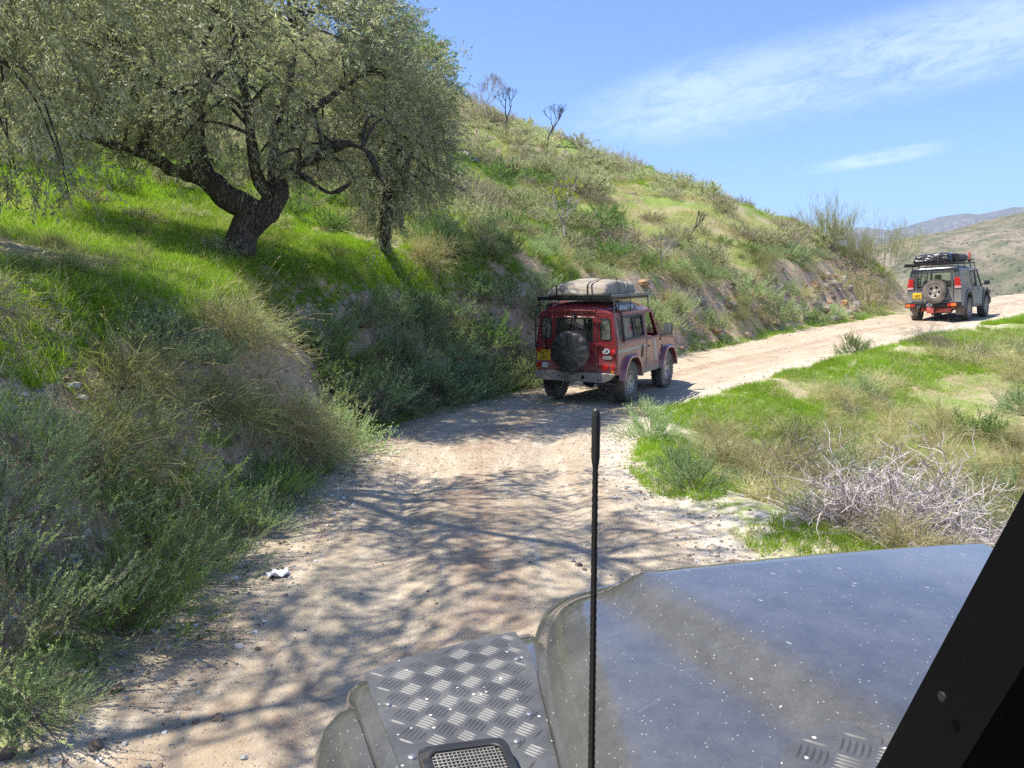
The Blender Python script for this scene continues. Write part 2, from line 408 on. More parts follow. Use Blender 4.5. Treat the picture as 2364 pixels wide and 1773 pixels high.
m, t = new_mat('ground')
oc = t.a('ShaderNodeTexCoord').outputs['Object']
edge = t.attr('edge'); bank = t.attr('bank'); sdv = t.attr('sd'); alg = t.attr('along')
geo = t.a('ShaderNodeNewGeometry'); nz = t.a('ShaderNodeSeparateXYZ'); t.set(nz.inputs[0], geo.outputs['Normal']); pz = t.a('ShaderNodeSeparateXYZ'); t.set(pz.inputs[0], geo.outputs['Position'])
n1 = t.noise(oc, .9, 5, .6); n2 = t.noise(oc, 6, 5, .65); n3 = t.noise(oc, 38, 4, .7); n4 = t.noise(oc, 130, 3, .7)
# track: pale compacted dirt, redder where loose, streaked along the wheel lines
cb = t.a('ShaderNodeCombineXYZ'); t.set(cb.inputs[0], t.math('MULTIPLY', sdv, 5.0)); t.set(cb.inputs[1], t.math('MULTIPLY', alg, .5))
streak = t.noise(cb.outputs[0], 1.6, 4, .6)
dirt = t.mix(t.ss(n1, .35, .7), (.43, .355, .25), (.37, .285, .195))
dirt = t.mix(t.ss(streak, .45, .75), dirt, (.54, .46, .35))
loose = t.math('MULTIPLY', t.ss(n2, .5, .72), t.ss(n1, .42, .6))
dirt = t.mix(t.math('MULTIPLY', loose, .75), dirt, (.27, .18, .125))
mid = t.math('MULTIPLY', t.ss(t.math('ABSOLUTE', t.math('SUBTRACT', sdv, t.math('MULTIPLY_ADD', n1, .5, -.15))), .34, .08), t.ss(n2, .34, .6))
dirt = t.mix(t.math('MULTIPLY', mid, .6), dirt, (.29, .185, .125))
wl = t.math('ABSOLUTE', t.math('SUBTRACT', t.math('ABSOLUTE', sdv), .78))
dirt = t.mix(t.math('MULTIPLY', t.ss(wl, .30, .05), .32), dirt, (.52, .435, .33))
st = t.vor(oc, 55, 'F1', 1); ds = t.vor(oc, 55, 'F1', 0)
sc_ = t.a('ShaderNodeSeparateColor'); t.set(sc_.inputs[0], st)
peb = t.math('MULTIPLY', t.ss(sc_.outputs[0], .78, .82), t.ss(ds, .42, .28))
dirt = t.mix(t.math('MULTIPLY', peb, .75), dirt, t.mix(sc_.outputs[1], (.66, .62, .55), (.26, .2, .16)))
dirt = t.mix(t.math('MULTIPLY', t.ss(n3, .6, .8), .45), dirt, (.26, .19, .15))
dirt = t.mix(t.math('MULTIPLY', t.ss(n4, .5, .75), .35), dirt, (.58, .51, .42))
# land: thin grass over brown litter, red stony earth where steep
grs = t.mix(t.ss(n2, .3, .7), (.17, .25, .045), (.25, .30, .09))
grs = t.mix(t.ss(n1, .44, .60), grs, (.37, .32, .19))
grs = t.mix(t.math('MULTIPLY', t.ss(n3, .5, .7), .5), grs, (.13, .11, .06))
earth = t.mix(t.ss(n2, .35, .65), (.40, .26, .175), (.54, .42, .30))
earth = t.mix(t.ss(n3, .52, .68), earth, (.25, .155, .11))
st2 = t.vor(oc, 14, 'F1', 1); ds2 = t.vor(oc, 14, 'F1', 0); s2 = t.a('ShaderNodeSeparateColor'); t.set(s2.inputs[0], st2)
earth = t.mix(t.math('MULTIPLY', t.math('MULTIPLY', t.ss(s2.outputs[0], .55, .6), t.ss(ds2, .42, .3)), .7), earth, (.5, .43, .35))
steep = t.ss(nz.outputs[2], .80, .62)
hi_ = t.math('MULTIPLY', t.ss(pz.outputs[2], 5.5, 9.0), t.ss(n1, .50, .62))
eth = t.math('MAXIMUM', t.math('MAXIMUM', t.ss(bank, .35, .75), steep), t.math('MULTIPLY', hi_, .8))
land = t.mix(t.math('MULTIPLY', eth, t.ss(t.noise(oc, 1.7, 4, .6), .32, .5)), grs, earth)
edn = t.math('ADD', edge, t.math('ADD', t.math('MULTIPLY', t.math('SUBTRACT', n1, .5), 1.1), t.math('MULTIPLY', t.math('SUBTRACT', n2, .5), .8)))
col = t.mix(t.ss(edn, -.08, .42), dirt, land)
nearverge = t.math('MULTIPLY', t.math('MULTIPLY', t.ss(sdv, -1.2, -1.7), t.ss(edge, 1.5, .3)), t.ss(n2, .40, .56))
col = t.mix(t.math('MULTIPLY', nearverge, .85), col, (.60, .53, .43))
hgt = t.math('ADD', t.math('ADD', t.math('MULTIPLY', n3, .5), t.math('MULTIPLY', n4, .22)), t.math('ADD', t.math('MULTIPLY', peb, .5), t.math('MULTIPLY', n2, .9)))
# tyre tread marks across the two wheel lines
cb2 = t.a('ShaderNodeCombineXYZ'); t.set(cb2.inputs[0], sdv); t.set(cb2.inputs[1], alg)
wv = t.a('ShaderNodeTexWave', wave_type='BANDS', bands_direction='DIAGONAL'); wv.inputs['Scale'].default_value = 5.5; wv.inputs['Distortion'].default_value = 1.2; t.set(wv.inputs['Vector'], cb2.outputs[0])
hgt = t.math('ADD', hgt, t.math('MULTIPLY', t.math('MULTIPLY', wv.outputs['Fac'], t.ss(wl, .26, .12)), t.math('MULTIPLY', t.ss(n1, .36, .5), .8)))
p = t.a('ShaderNodeBsdfPrincipled'); t.set(p.inputs['Base Color'], col); p.inputs['Roughness'].default_value = .93; p.inputs['Specular IOR Level'].default_value = .15
t.set(p.inputs['Normal'], t.bump(hgt, .9, .022))
finish(t, p.outputs[0])
tag(link('ground', me, m), kind='structure')

# ------------------------------------------------------------------ far hills across the valley
def ridge_mesh(name, x0, x1, nx, y0, y1, ny, fn):
    X, Y = np.meshgrid(np.linspace(x0, x1, nx), np.linspace(y0, y1, ny))
    Z = fn(X.ravel(), Y.ravel()); ix = np.arange(nx * ny).reshape(ny, nx)
    return mesh_np(name, np.stack([X.ravel(), Y.ravel(), Z], 1), [np.stack([ix[:-1, :-1].ravel(), ix[:-1, 1:].ravel(), ix[1:, 1:].ravel(), ix[1:, :-1].ravel()], 1)], smooth=True)
def hillfn(x, y):
    # a long spur that falls from the right towards the left, valley floor at -70
    crest = 29 + np.clip((x - 221) * .23, -75, 60) + fbm(x, x * 0, .011, 4, 5) * 3.5
    up = sstep(y, 90, 430); dn = 1 - sstep(y, 430, 900)
    z = -70 + (crest + 70) * np.minimum(up, 1) ** .9 * (dn * .9 + .1)
    g = np.abs(fbm(x + y * .25, y * .45, .012, 5, 13))
    return z - (1 - g) ** 4 * 15 * sstep(y, 90, 250) * (1 - sstep(y, 380, 430)) + fbm(x, y, .05, 4, 19) * 1.6
me = ridge_mesh('hills', -500, 1100, 520, 90, 900, 300, hillfn)
m, t = new_mat('hills')
oc = t.a('ShaderNodeTexCoord').outputs['Object']
n1 = t.noise(oc, .012, 6, .6); n2 = t.noise(oc, .09, 5, .7); vs = t.vor(t.mapping(oc, (1, 1, .6)), .30, 'F1', 0)
c = t.mix(t.ss(n1, .38, .62), (.19, .165, .11), (.29, .235, .175))
c = t.mix(t.math('MULTIPLY', t.ss(n2, .42, .6), .8), c, (.10, .115, .06))
c = t.mix(t.math('MULTIPLY', t.ss(vs, .35, .12), .85), c, (.045, .06, .03))
c = t.mix(t.math('MULTIPLY', t.ss(t.noise(oc, .25, 4, .7), .6, .75), .5), c, (.38, .33, .26))
p = t.a('ShaderNodeBsdfPrincipled'); t.set(p.inputs['Base Color'], c); p.inputs['Roughness'].default_value = 1; p.inputs['Specular IOR Level'].default_value = 0
t.set(p.inputs['Normal'], t.bump(n2, .9, 4.0))
finish(t, p.outputs[0]); hill_mat = m
tag(link('hills', me, m), kind='structure')
def mtfn(x, y):
    crest = 232 + np.clip((x - 1388) * .13, -40, 90) + fbm(x, x * 0, .006, 4, 43) * 18
    return -70 + (crest + 70) * sstep(y, 1900, 2700) * (1 - .8 * sstep(y, 2700, 3300)) + fbm(x, y, .006, 5, 23) * 14
me = ridge_mesh('mountains', -2500, 4500, 420, 1900, 3300, 80, mtfn)
tag(link('mountains', me, hill_mat), kind='structure')
X, Y = np.meshgrid(np.linspace(-6000, 9000, 40), np.linspace(-3000, 9000, 40)); ix = np.arange(1600).reshape(40, 40)
Zp = -66 + 0 * X
Zp[(np.abs(X) < 260) & (np.abs(Y - 30) < 300)] = -68
me = mesh_np('valley', np.stack([X.ravel(), Y.ravel(), Zp.ravel()], 1), [np.stack([ix[:-1, :-1].ravel(), ix[:-1, 1:].ravel(), ix[1:, 1:].ravel(), ix[1:, :-1].ravel()], 1)])
tag(link('valley_floor', me, hill_mat), kind='structure')

# ------------------------------------------------------------------ vehicle materials
def glassmat(name, tint, refl=.12, rough=.03, dust=0.0):
    m, t = new_mat(name)
    lw = t.a('ShaderNodeLayerWeight'); lw.inputs[0].default_value = .25
    tr = t.a('ShaderNodeBsdfTransparent'); tr.inputs[0].default_value = (*tint, 1)
    gl = t.a('ShaderNodeBsdfGlossy'); gl.inputs['Roughness'].default_value = rough; gl.inputs[0].default_value = (.9, .95, 1, 1)
    mx = t.a('ShaderNodeMixShader'); t.set(mx.inputs[0], t.math('MULTIPLY_ADD', lw.outputs['Fresnel'], .9, refl)); t.set(mx.inputs[1], tr.outputs[0]); t.set(mx.inputs[2], gl.outputs[0])
    out = mx.outputs[0]
    if dust:
        df = t.a('ShaderNodeBsdfDiffuse'); df.inputs[0].default_value = (.5, .45, .38, 1)
        m2 = t.a('ShaderNodeMixShader'); oc = t.a('ShaderNodeTexCoord').outputs['Object']
        t.set(m2.inputs[0], t.math('MULTIPLY', t.ss(t.noise(oc, 4, 4, .6), .2, .8), dust)); t.set(m2.inputs[1], out); t.set(m2.inputs[2], df.outputs[0]); out = m2.outputs[0]
    finish(t, out); return m
def carpaint(name, col, dust=(.46, .36, .28), lowz=.5, highz=1.15, amt=.8, side_amt=.55, rough=.28, fade=.1):
    """coat of paint under road dust: the dust lies thick low down and thins with height; runs and wipes break it up"""
    m, t = new_mat(name)
    oc = t.a('ShaderNodeTexCoord').outputs['Object']
    s_ = t.a('ShaderNodeSeparateXYZ'); t.set(s_.inputs[0], oc)
    geo = t.a('ShaderNodeNewGeometry')
    nn = t.a('ShaderNodeVectorTransform', vector_type='NORMAL', convert_from='WORLD', convert_to='OBJECT'); t.set(nn.inputs[0], geo.outputs['Normal'])
    ns = t.a('ShaderNodeSeparateXYZ'); t.set(ns.inputs[0], nn.outputs[0])
    n1 = t.noise(oc, 3, 5, .6); n2 = t.noise(t.mapping(oc, (9, 9, 2.2)), 2, 5, .65); n3 = t.noise(oc, 60, 3, .7)
    low = t.ss(t.math('MULTIPLY_ADD', t.math('SUBTRACT', n1, .5), .7, s_.outputs[2]), highz, lowz, 0, amt)
    sidef = t.math('MULTIPLY', t.ss(t.math('ABSOLUTE', ns.outputs[0]), .5, .9), t.ss(t.math('MULTIPLY_ADD', n2, .5, t.math('MULTIPLY', n1, .6)), .3, .75))
    f = t.math('MAXIMUM', low, t.math('MULTIPLY', sidef, side_amt))
    f = t.math('MULTIPLY', f, t.math('MULTIPLY_ADD', n2, .7, .55), clamp=True)
    f = t.math('ADD', f, t.math('MULTIPLY_ADD', n3, .06, fade * .4), clamp=True)
    c = t.mix(f, t.mix(n1, tuple(x * .85 for x in col), tuple(x * 1.15 for x in col)), dust)
    sh = t.a('ShaderNodeBsdfPrincipled'); t.set(sh.inputs['Base Color'], c)
    t.set(sh.inputs['Roughness'], t.math('MULTIPLY_ADD', f, .6, rough)); t.set(sh.inputs['Coat Weight'], t.math('SUBTRACT', .8, t.math('MULTIPLY', f, 1.1), clamp=True)); sh.inputs['Coat Roughness'].default_value = .1
    t.set(sh.inputs['Normal'], t.bump(t.noise(oc, 2.2, 3, .5), .25, .012))
    finish(t, sh.outputs[0]); return m
DUST = (.44, .35, .27)
red = carpaint('red_paint', (.205, .006, .014), dust=(.46, .28, .235), side_amt=.55, highz=.95)
red2 = carpaint('red_arch', (.17, .010, .028), dust=(.45, .28, .24), side_amt=.2, highz=.75, amt=.5)
grey_paint = carpaint('grey_paint', (.055, .065, .075), dust=(.40, .36, .30), side_amt=.5, highz=1.25, amt=.85)
blackp = plain('black_plastic', (.018, .018, .019), .5, dirt=DUST, dirt_amt=.25)
blacks = plain('black_steel', (.012, .012, .013), .38, dirt=DUST, dirt_amt=.12)
tyre_m = plain('tyre_rubber', (.028, .027, .026), .85, scale=9, dirt=(.33, .28, .23), dirt_amt=.55, bump=.004)
tread_m = plain('tyre_tread', (.025, .024, .023), .9, scale=14, dirt=(.30, .25, .20), dirt_amt=.35)
rim_m = plain('dusty_alloy', (.42, .39, .35), .45, metal=.35, dirt=(.46, .38, .30), dirt_amt=.55)
cross_m = plain('muddy_galvanised', (.22, .20, .18), .7, metal=.2, scale=6, dirt=(.42, .35, .28), dirt_amt=.6, bump=.004)
chassis_m = plain('underbody', (.03, .028, .026), .85, dirt=DUST, dirt_amt=.4)
lampred = plain('red_lens', (.50, .012, .012), .18, coat=1, dirt=DUST, dirt_amt=.1)
lampora = plain('amber_lens', (.75, .17, .015), .18, coat=1, dirt=DUST, dirt_amt=.1)
lampwht = plain('clear_lens', (.6, .58, .55), .18, coat=1)
chrome = plain('grey_metal', (.35, .35, .35), .35, metal=.8, dirt=DUST, dirt_amt=.2)
yellow = plain('plate_yellow', (.78, .50, .03), .4, dirt=DUST, dirt_amt=.12)
ink = plain('black_ink', (.01, .01, .01), .5)
white_m = plain('white_sticker', (.78, .78, .76), .4, dirt=DUST, dirt_amt=.1)
trim_m = plain('seat_cloth', (.03, .031, .034), .8)
cover_m = plain('spare_cover_vinyl', (.030, .026, .022), .5, scale=3, dirt=(.36, .32, .26), dirt_amt=.45, bump=.01)
canvas = plain('beige_canvas', (.31, .265, .21), .85, scale=5, dirt=(.40, .35, .28), dirt_amt=.3, bump=.008)
stripe_m = plain('cream_stripe', (.50, .46, .38), .6, dirt=DUST, dirt_amt=.4)
olive_m = plain('olive_can', (.20, .22, .14), .6, dirt=DUST, dirt_amt=.3)
glass = glassmat('car_glass', (.93, .97, .95), .03, dust=.05)
glassd = glassmat('dusty_glass', (.45, .52, .52), .14, dust=.55)
tarp = plain('black_tarpaulin', (.022, .022, .024), .32, scale=5, dirt=DUST, dirt_amt=.1, bump=.01)

def part(name, me, mat, parent, smooth=None):
    if isinstance(me, bmesh.types.BMesh): me = bm_mesh(name, me, angle=smooth or 35)
    return link(name, me, mat, parent)
def arcpts(cy, cz, r, a0, a1, n=10):
    return [(cy + r * math.cos(R(a0 + (a1 - a0) * k / n)), cz + r * math.sin(R(a0 + (a1 - a0) * k / n))) for k in range(n + 1)]
def flat(name, pts, x=None, y=None, thick=.02, holes=(), bevel=.004, lean=0.0, z0=0.0):
    """sheet in the car's frame: x given = side sheet drawn in (y,z), y given = cross sheet drawn in (x,z); lean tips it inwards above z0"""
    me = panel_mesh(name, pts, holes, thick, bevel); xf(me, MX(x) if x is not None else MY(y))
    if lean:
        for v in me.vertices:
            k = max(0, v.co.z - z0) * lean
            if x is not None: v.co.x -= math.copysign(k, x)
            else: v.co.y += k
    return me
def wheel_meshes(key, rad, wid, rimr, spokes=5, lugs=34, deep=.012, open_=.5):
    """tyre and rim about the local X axis, outer face at +X"""
    bm = bmesh.new(); h = wid / 2
    lathe(bm, [(-h * .7, rimr), (-h * .95, rimr + .02), (-h * 1.04, rimr + (rad - rimr) * .55), (-h * .9, rad - .022), (-h * .72, rad - .008), (h * .72, rad - .008), (h * .9, rad - .022), (h * 1.04, rimr + (rad - rimr) * .55), (h * .95, rimr + .02), (h * .7, rimr)], 48)
    for k in range(lugs):
        a_ = 2 * math.pi * k / lugs
        for (x0, x1, sh) in ((-.94, -.42, 0), (.42, .94, .5), (-.36, .0, .25), (.03, .36, .75)):
            b_ = a_ + sh * 2 * math.pi / lugs; da = .62 * math.pi / lugs
            Mr = Matrix.Rotation(b_, 4, 'X')
            outer = abs(x0) > .4 or abs(x1) > .4
            bx(bm, (x0 * h, -da * rad, rad - .03), (x1 * h, da * rad, rad + deep), mat=Mr)
    ty = bm_mesh(key + '_tyre', bm, angle=30)
    bm = bmesh.new()
    lathe(bm, [(h * .86, rimr + .006), (h * .90, rimr - .012), (h * .70, rimr - .028), (h * .1, rimr - .04), (-h * .6, rimr - .03), (-h * .7, rimr)], 40)
    lathe(bm, [(h * .62, .0), (h * .62, .045), (h * .52, .055), (h * .40, .085), (h * .30, .09), (h * .1, .10)], 24)
    for k in range(spokes):
        Mr = Matrix.Rotation(2 * math.pi * k / spokes, 4, 'X')
        w0, w1 = .048, .048 + open_ * .045
        vs = [(h * .40, -w0, .06), (h * .40, w0, .06), (h * .66, w1, rimr - .02), (h * .66, -w1, rimr - .02), (h * .12, -w0, .06), (h * .12, w0, .06), (h * .25, w1, rimr - .02), (h * .25, -w1, rimr - .02)]
        vv = [bm.verts.new(Mr @ Vector(v)) for v in vs]
        for f in ((0, 1, 2, 3), (7, 6, 5, 4), (0, 3, 7, 4), (1, 5, 6, 2), (0, 4, 5, 1), (3, 2, 6, 7)): bm.faces.new([vv[i] for i in f])
        tube(bm, [Mr @ Vector((h * .40, 0, .068)), Mr @ Vector((h * .48, 0, .068))], .010, 6)
    ri = bm_mesh(key + '_rim', bm, angle=30)
    bm = bmesh.new(); lathe(bm, [(h * .05, .0), (h * .05, rimr - .05)], 24)
    bk = bm_mesh(key + '_brake', bm)
    return ty, ri, bk
def add_wheel(parent, ms, x, y, z, side, roll=0.0, yaw=0.0):
    o = link('wheel', ms[0], tyre_m, parent)
    o.location = (x, y, z); o.rotation_euler = (roll, 0, (0 if side > 0 else math.pi) + yaw)
    link('rim', ms[1], rim_m, o); link('brake_disc', ms[2], chassis_m, o)
    return o
def plate_text(parent, lines, x, y, z, wdt, hgt, fs=.085):
    bm = bmesh.new(); bx(bm, (x - wdt / 2, y - .008, z - hgt / 2), (x + wdt / 2, y, z + hgt / 2), .003)
    pl = part('number_plate', bm, yellow, parent)
    for i, s_ in enumerate(lines):
        me = text_mesh('lettering', s_, fs, .001, bold=.0022, spacing=1.02); xf(me, Matrix.Translation((x, y - .010, z + (.5 * (len(lines) - 1) - i) * fs * 1.02)) @ Matrix.Rotation(R(90), 4, 'X') @ Matrix.Diagonal((.93, 1.12, 1, 1)))
        link('lettering', me, ink, pl)
    return pl
def oval(name, parent, mat, x, y, z, a, b, thick=.005, ring=None):
    pts = [(x + a * math.cos(2 * math.pi * k / 28), z + b * math.sin(2 * math.pi * k / 28)) for k in range(28)]
    o = link(name, flat(name, pts, y=y, thick=thick, bevel=0), mat, parent)
    if ring:
        q = [(x + (a - .008) * math.cos(2 * math.pi * k / 28), z + (b - .008) * math.sin(2 * math.pi * k / 28)) for k in range(28)]
        q2 = [(x + (a - .004) * math.cos(2 * math.pi * k / 28), z + (b - .004) * math.sin(2 * math.pi * k / 28)) for k in range(28)]
        link('rim_line', flat('rim_line', q2, y=y - thick / 2 - .001, thick=.002, holes=[q], bevel=0), ring, o)
    return o
def lettering(parent, s_, x, y, z, size, mat, bold=.002, rotz=0.0):
    me = text_mesh('lettering', s_, size, .001, bold=bold); xf(me, Matrix.Translation((x, y, z)) @ Matrix.Rotation(rotz, 4, 'Z') @ Matrix.Rotation(R(90), 4, 'X'))
    return link('lettering', me, mat, parent)
def loft(bm, secs, close_ends=False):
    """join equal-length rows of points into a skin"""
    rows = [[bm.verts.new(p) for p in s_] for s_ in secs]
    for a_, b_ in zip(rows, rows[1:]):
        for k in range(len(a_) - 1): bm.faces.new((a_[k], a_[k + 1], b_[k + 1], b_[k]))
    if close_ends:
        bm.faces.new(rows[0][::-1]); bm.faces.new(rows[-1])
    return rows
def bag_mesh(name, lo, hi, taper=.12, bulge=.04, seed=1, fold=.02, foldscale=5.0, n=22, round_=.10):
    """soft packed bag: a rounded box with slack folds"""
    bm = bmesh.new(); lo = Vector(lo); hi = Vector(hi); c = (lo + hi) / 2; s_ = (hi - lo)
    bmesh.ops.create_cube(bm, size=2.0); bmesh.ops.subdivide_edges(bm, edges=bm.edges[:], cuts=n, use_grid_fill=True)
    me = bpy.data.meshes.new(name); bm.to_mesh(me); bm.free()
    P = np.empty(len(me.vertices) * 3); me.vertices.foreach_get('co', P); P = P.reshape(-1, 3)
    h = np.array(s_) / 2; r_ = round_; q = P * h; inn = np.clip(q, -(h - r_), h - r_); d = q - inn; L = np.linalg.norm(d, axis=1)[:, None]
    d = d / np.maximum(L, 1e-9); q = inn + d * np.minimum(L, r_)
    tz = (q[:, 2] / h[2] + 1) / 2; k = 1 - taper * np.clip(tz, 0, 1); q[:, 0] *= k; q[:, 1] *= k
    q[:, 2] += bulge * (1 - (q[:, 0] / h[0]) ** 2).clip(0, 1) * (1 - (q[:, 1] / h[1]) ** 2).clip(0, 1) * tz
    nrm = q / np.array(h); nrm /= np.linalg.norm(nrm, axis=1)[:, None]
    f = np.abs(fbm(q[:, 0] * .5 + q[:, 1] * .5 + 5, q[:, 2] * 2.2 + q[:, 0] * .4, foldscale, 4, seed)); f = (1 - f) ** 3 - .4
    q = q + nrm * (f * fold)[:, None] + nrm * (fbm(q[:, 0] + 9, q[:, 1] + q[:, 2], foldscale * .5, 3, seed + 5) * fold * 1.2)[:, None]
    me.vertices.foreach_set('co', (q + np.array(c)).astype(np.float32).ravel()); me.polygons.foreach_set('use_smooth', [True] * len(me.polygons)); me.update()
    return me

# ------------------------------------------------------------------ red short-wheelbase 4x4
RED_P = (1.58, 15.37, .015); RED_H = -R(28.4)
car = empty('off_road_car', RED_P, RED_H); car.rotation_euler = (R(1.0), 0, RED_H)
tag(car, 'dusty dark red short 4x4 with a black covered spare wheel, driving away below the bank', 'car', 'expedition cars on the track')
W0 = .835
archR = [(.50, .62)] + arcpts(0, .43, .47, 22, 158, 8) + [(-.50, .60)]
archF = [(2.86, .62)] + arcpts(2.37, .43, .47, 22, 158, 8) + [(1.87, .56)]
for sx in (1, -1):
    X = sx * W0
    part('body_side', flat('body_side', [(-.72, .60), (-.72, 1.165), (.93, 1.165), (.93, .56)] + archR, x=X, thick=.03, bevel=.006), red, car)
    d = part('door', flat('door', [(.945, .58), (.945, 1.165), (1.80, 1.165), (1.80, .62), (1.74, .58)], x=X + sx * .004, thick=.035, bevel=.006), red, car)
    fr = [(.945, 1.172), (.945, 1.735), (1.475, 1.735), (1.775, 1.172)]
    part('window_frame', flat('window_frame', fr, x=X, thick=.035, bevel=.005, lean=.16, z0=1.165, holes=[rounded([(1.0, 1.20), (1.0, 1.69), (1.445, 1.69), (1.70, 1.20)], .03)]), red, d)
    if sx < 0: part('window_glass', flat('window_glass', [(.99, 1.19), (.99, 1.70), (1.45, 1.70), (1.71, 1.19)], x=X, thick=.006, bevel=0, lean=.16, z0=1.165), glass, d)
    bm = bmesh.new(); bx(bm, (X + sx * .02 - .012, 1.02, 1.00), (X + sx * .02 + .022, 1.12, 1.03), .006); part('handle', bm, blacks, d)
    for z_ in (.68, 1.08):
        bm = bmesh.new(); bx(bm, (X + sx * .015, 1.79, z_), (X + sx * .04, 1.83, z_ + .06), .005); part('hinge', bm, blackp, d)
    part('front_wing', flat('front_wing', [(1.815, .56), (1.815, 1.13), (1.95, 1.125), (2.86, 1.06), (2.86, .80)] + archF, x=X, thick=.03, bevel=.006), red, car)
    bm = bmesh.new(); bx(bm, (X + sx * .016, 1.92, .82), (X + sx * .024, 2.0, .98), .002); part('wing_vent', bm, blackp, car)
    bm = bmesh.new(); bx(bm, (X + sx * .016, .62, .82), (X + sx * .024, .74, 1.06), .002); part('side_vent', bm, blackp, car)
    part('sill', flat('sill', [(.42, .47), (.42, .60), (1.92, .60), (1.92, .47)], x=X - sx * .01, thick=.05, bevel=.008), stripe_m if False else cross_m, car)
    # wheel arch eyebrows standing proud of the body
    for cy, nm in ((0, 'wheel_arch'), (2.37, 'wheel_arch')):
        out_ = arcpts(cy, .40, .60, 8, 172, 14); inn_ = arcpts(cy, .42, .475, 172, 8, 14)
        bm = bmesh.new()
        prof_o = [(cy - .62, .50)] + out_[::-1] + [(cy + .62, .50)]; prof_i = [(cy - .47, .46)] + inn_ + [(cy + .47, .46)]
        prof_o = [(y_, min(z_, .945)) for y_, z_ in prof_o]; prof_i = [(y_, min(z_, .875)) for y_, z_ in prof_i]
        rows = []
        for (xx, pr) in ((X - sx * .01, prof_o), (X + sx * .07, [(y_ * .96 + cy * .04, z_ - .022) for y_, z_ in prof_o]), (X + sx * .10, [((a_[0] + b_[0]) / 2, (a_[1] + b_[1]) / 2 - .006) for a_, b_ in zip(prof_o, prof_i)]), (X + sx * .10, prof_i), (X + sx * .02, prof_i)):
            rows.append([(xx, y_, z_) for y_, z_ in pr])
        loft(bm, rows); part(nm, bm, red2, car, 40)
        bm = bmesh.new(); loft(bm, [[(X + sx * .02, y_, z_) for y_, z_ in prof_i], [(X - sx * .36, y_, z_) for y_, z_ in prof_i]]); part('wheel_well', bm, chassis_m, car)
    # hard top side with its sliding windows
    part('top_side', flat('top_side', [(-.72, 1.172), (-.72, 1.745), (.93, 1.745), (.93, 1.172)], x=X, thick=.03, bevel=.004, lean=.16, z0=1.165,
         holes=[rounded([(-.30, 1.25), (-.30, 1.66), (.82, 1.66), (.82, 1.25)], .05), rounded([(-.64, 1.27), (-.64, 1.66), (-.42, 1.66), (-.42, 1.27)], .05)]), red, car)
    wf = part('side_window', flat('side_window', rounded([(-.33, 1.22), (-.33, 1.69), (.85, 1.69), (.85, 1.22)], .06), x=X + sx * .006, thick=.036, bevel=.003, lean=.16, z0=1.165,
         holes=[rounded([(-.29, 1.26), (-.29, 1.65), (.22, 1.65), (.22, 1.26)], .04), rounded([(.26, 1.26), (.26, 1.65), (.81, 1.65), (.81, 1.26)], .04)]), blackp, car)
    part('pane', flat('pane', [(.24, 1.25), (.24, 1.66), (.82, 1.66), (.82, 1.25)], x=X - sx * .004, thick=.005, bevel=0, lean=.16, z0=1.165), glass, wf)
    part('pane', flat('pane', [(-.30, 1.25), (-.30, 1.66), (.23, 1.66), (.23, 1.25)], x=X - sx * .004, thick=.005, bevel=0, lean=.16, z0=1.165), glassd, wf)
    part('quarter_glass', flat('quarter_glass', [(-.65, 1.26), (-.65, 1.67), (-.41, 1.67), (-.41, 1.26)], x=X, thick=.006, bevel=0, lean=.16, z0=1.165), glassd, car)
    bm = bmesh.new(); tube(bm, [(X, -.74, 1.17), (X, 1.82, 1.17)], .016, 8); part('waist_rail', bm, red, car)
    bm = bmesh.new(); bx(bm, (X - sx * .115, -.735, 1.735), (X - sx * .072, 1.50, 1.765), .008); part('gutter', bm, red, car)
    # cream side flash on tub and door
    bm = bmesh.new(); bx(bm, (X + sx * .0155, -.71, 1.01), (X + sx * .0185, .92, 1.07)); part('cream_stripe', bm, stripe_m, car)
    me = flat('cream_stripe', [(1.36, 1.12), (1.50, 1.12), (1.66, .68), (1.50, .68)], x=X + sx * .0235, thick=.003, bevel=0); part('cream_stripe', me, stripe_m, car)
    # mirror
    bm = bmesh.new(); tube(bm, [(sx * .80, 1.80, 1.20), (sx * .92, 1.86, 1.22), (sx * 1.0, 1.86, 1.26)], .014, 8); bx(bm, (sx * 1.02 - .09, 1.82, 1.20), (sx * 1.02 + .09, 1.89, 1.44), .025)
    mo = part('wing_mirror', bm, blackp, car)
    bm = bmesh.new(); bx(bm, (sx * 1.02 - .078, 1.812, 1.215), (sx * 1.02 + .078, 1.819, 1.425), .003); part('mirror_glass', bm, chrome, mo)
# tub rear and rear door
door_o = rounded([(-.475, .66), (-.475, 1.70), (.445, 1.70), (.445, .66)], .05)
rear_o = [(-W0, .60), (-W0, 1.17), (-W0 + .088, 1.745), (W0 - .088, 1.745), (W0, 1.17), (W0, .60)]
qwin = lambda s_: rounded([(s_ * .52, 1.27), (s_ * .52, 1.65), (s_ * .685, 1.65), (s_ * .715, 1.27)], .045)
part('tub_rear', flat('tub_rear', rear_o, y=-.735, thick=.03, bevel=.006, holes=[door_o, qwin(1), qwin(-1)]), red, car)
for s_ in (1, -1):
    fo = rounded([(s_ * .50, 1.25), (s_ * .50, 1.67), (s_ * .70, 1.67), (s_ * .735, 1.25)], .055)
    f_ = part('corner_window', flat('corner_window', fo, y=-.752, thick=.008, bevel=0, holes=[qwin(s_)]), white_m if False else blackp, car)
    part('pane', flat('pane', fo, y=-.742, thick=.004, bevel=0), glassd, f_)
rd = part('rear_door', flat('rear_door', rounded([(-.465, .67), (-.465, 1.69), (.435, 1.69), (.435, .67)], .045), y=-.742, thick=.045, bevel=.008, holes=[rounded([(-.385, 1.22), (-.385, 1.655), (.355, 1.655), (.355, 1.22)], .04)]), red, car)
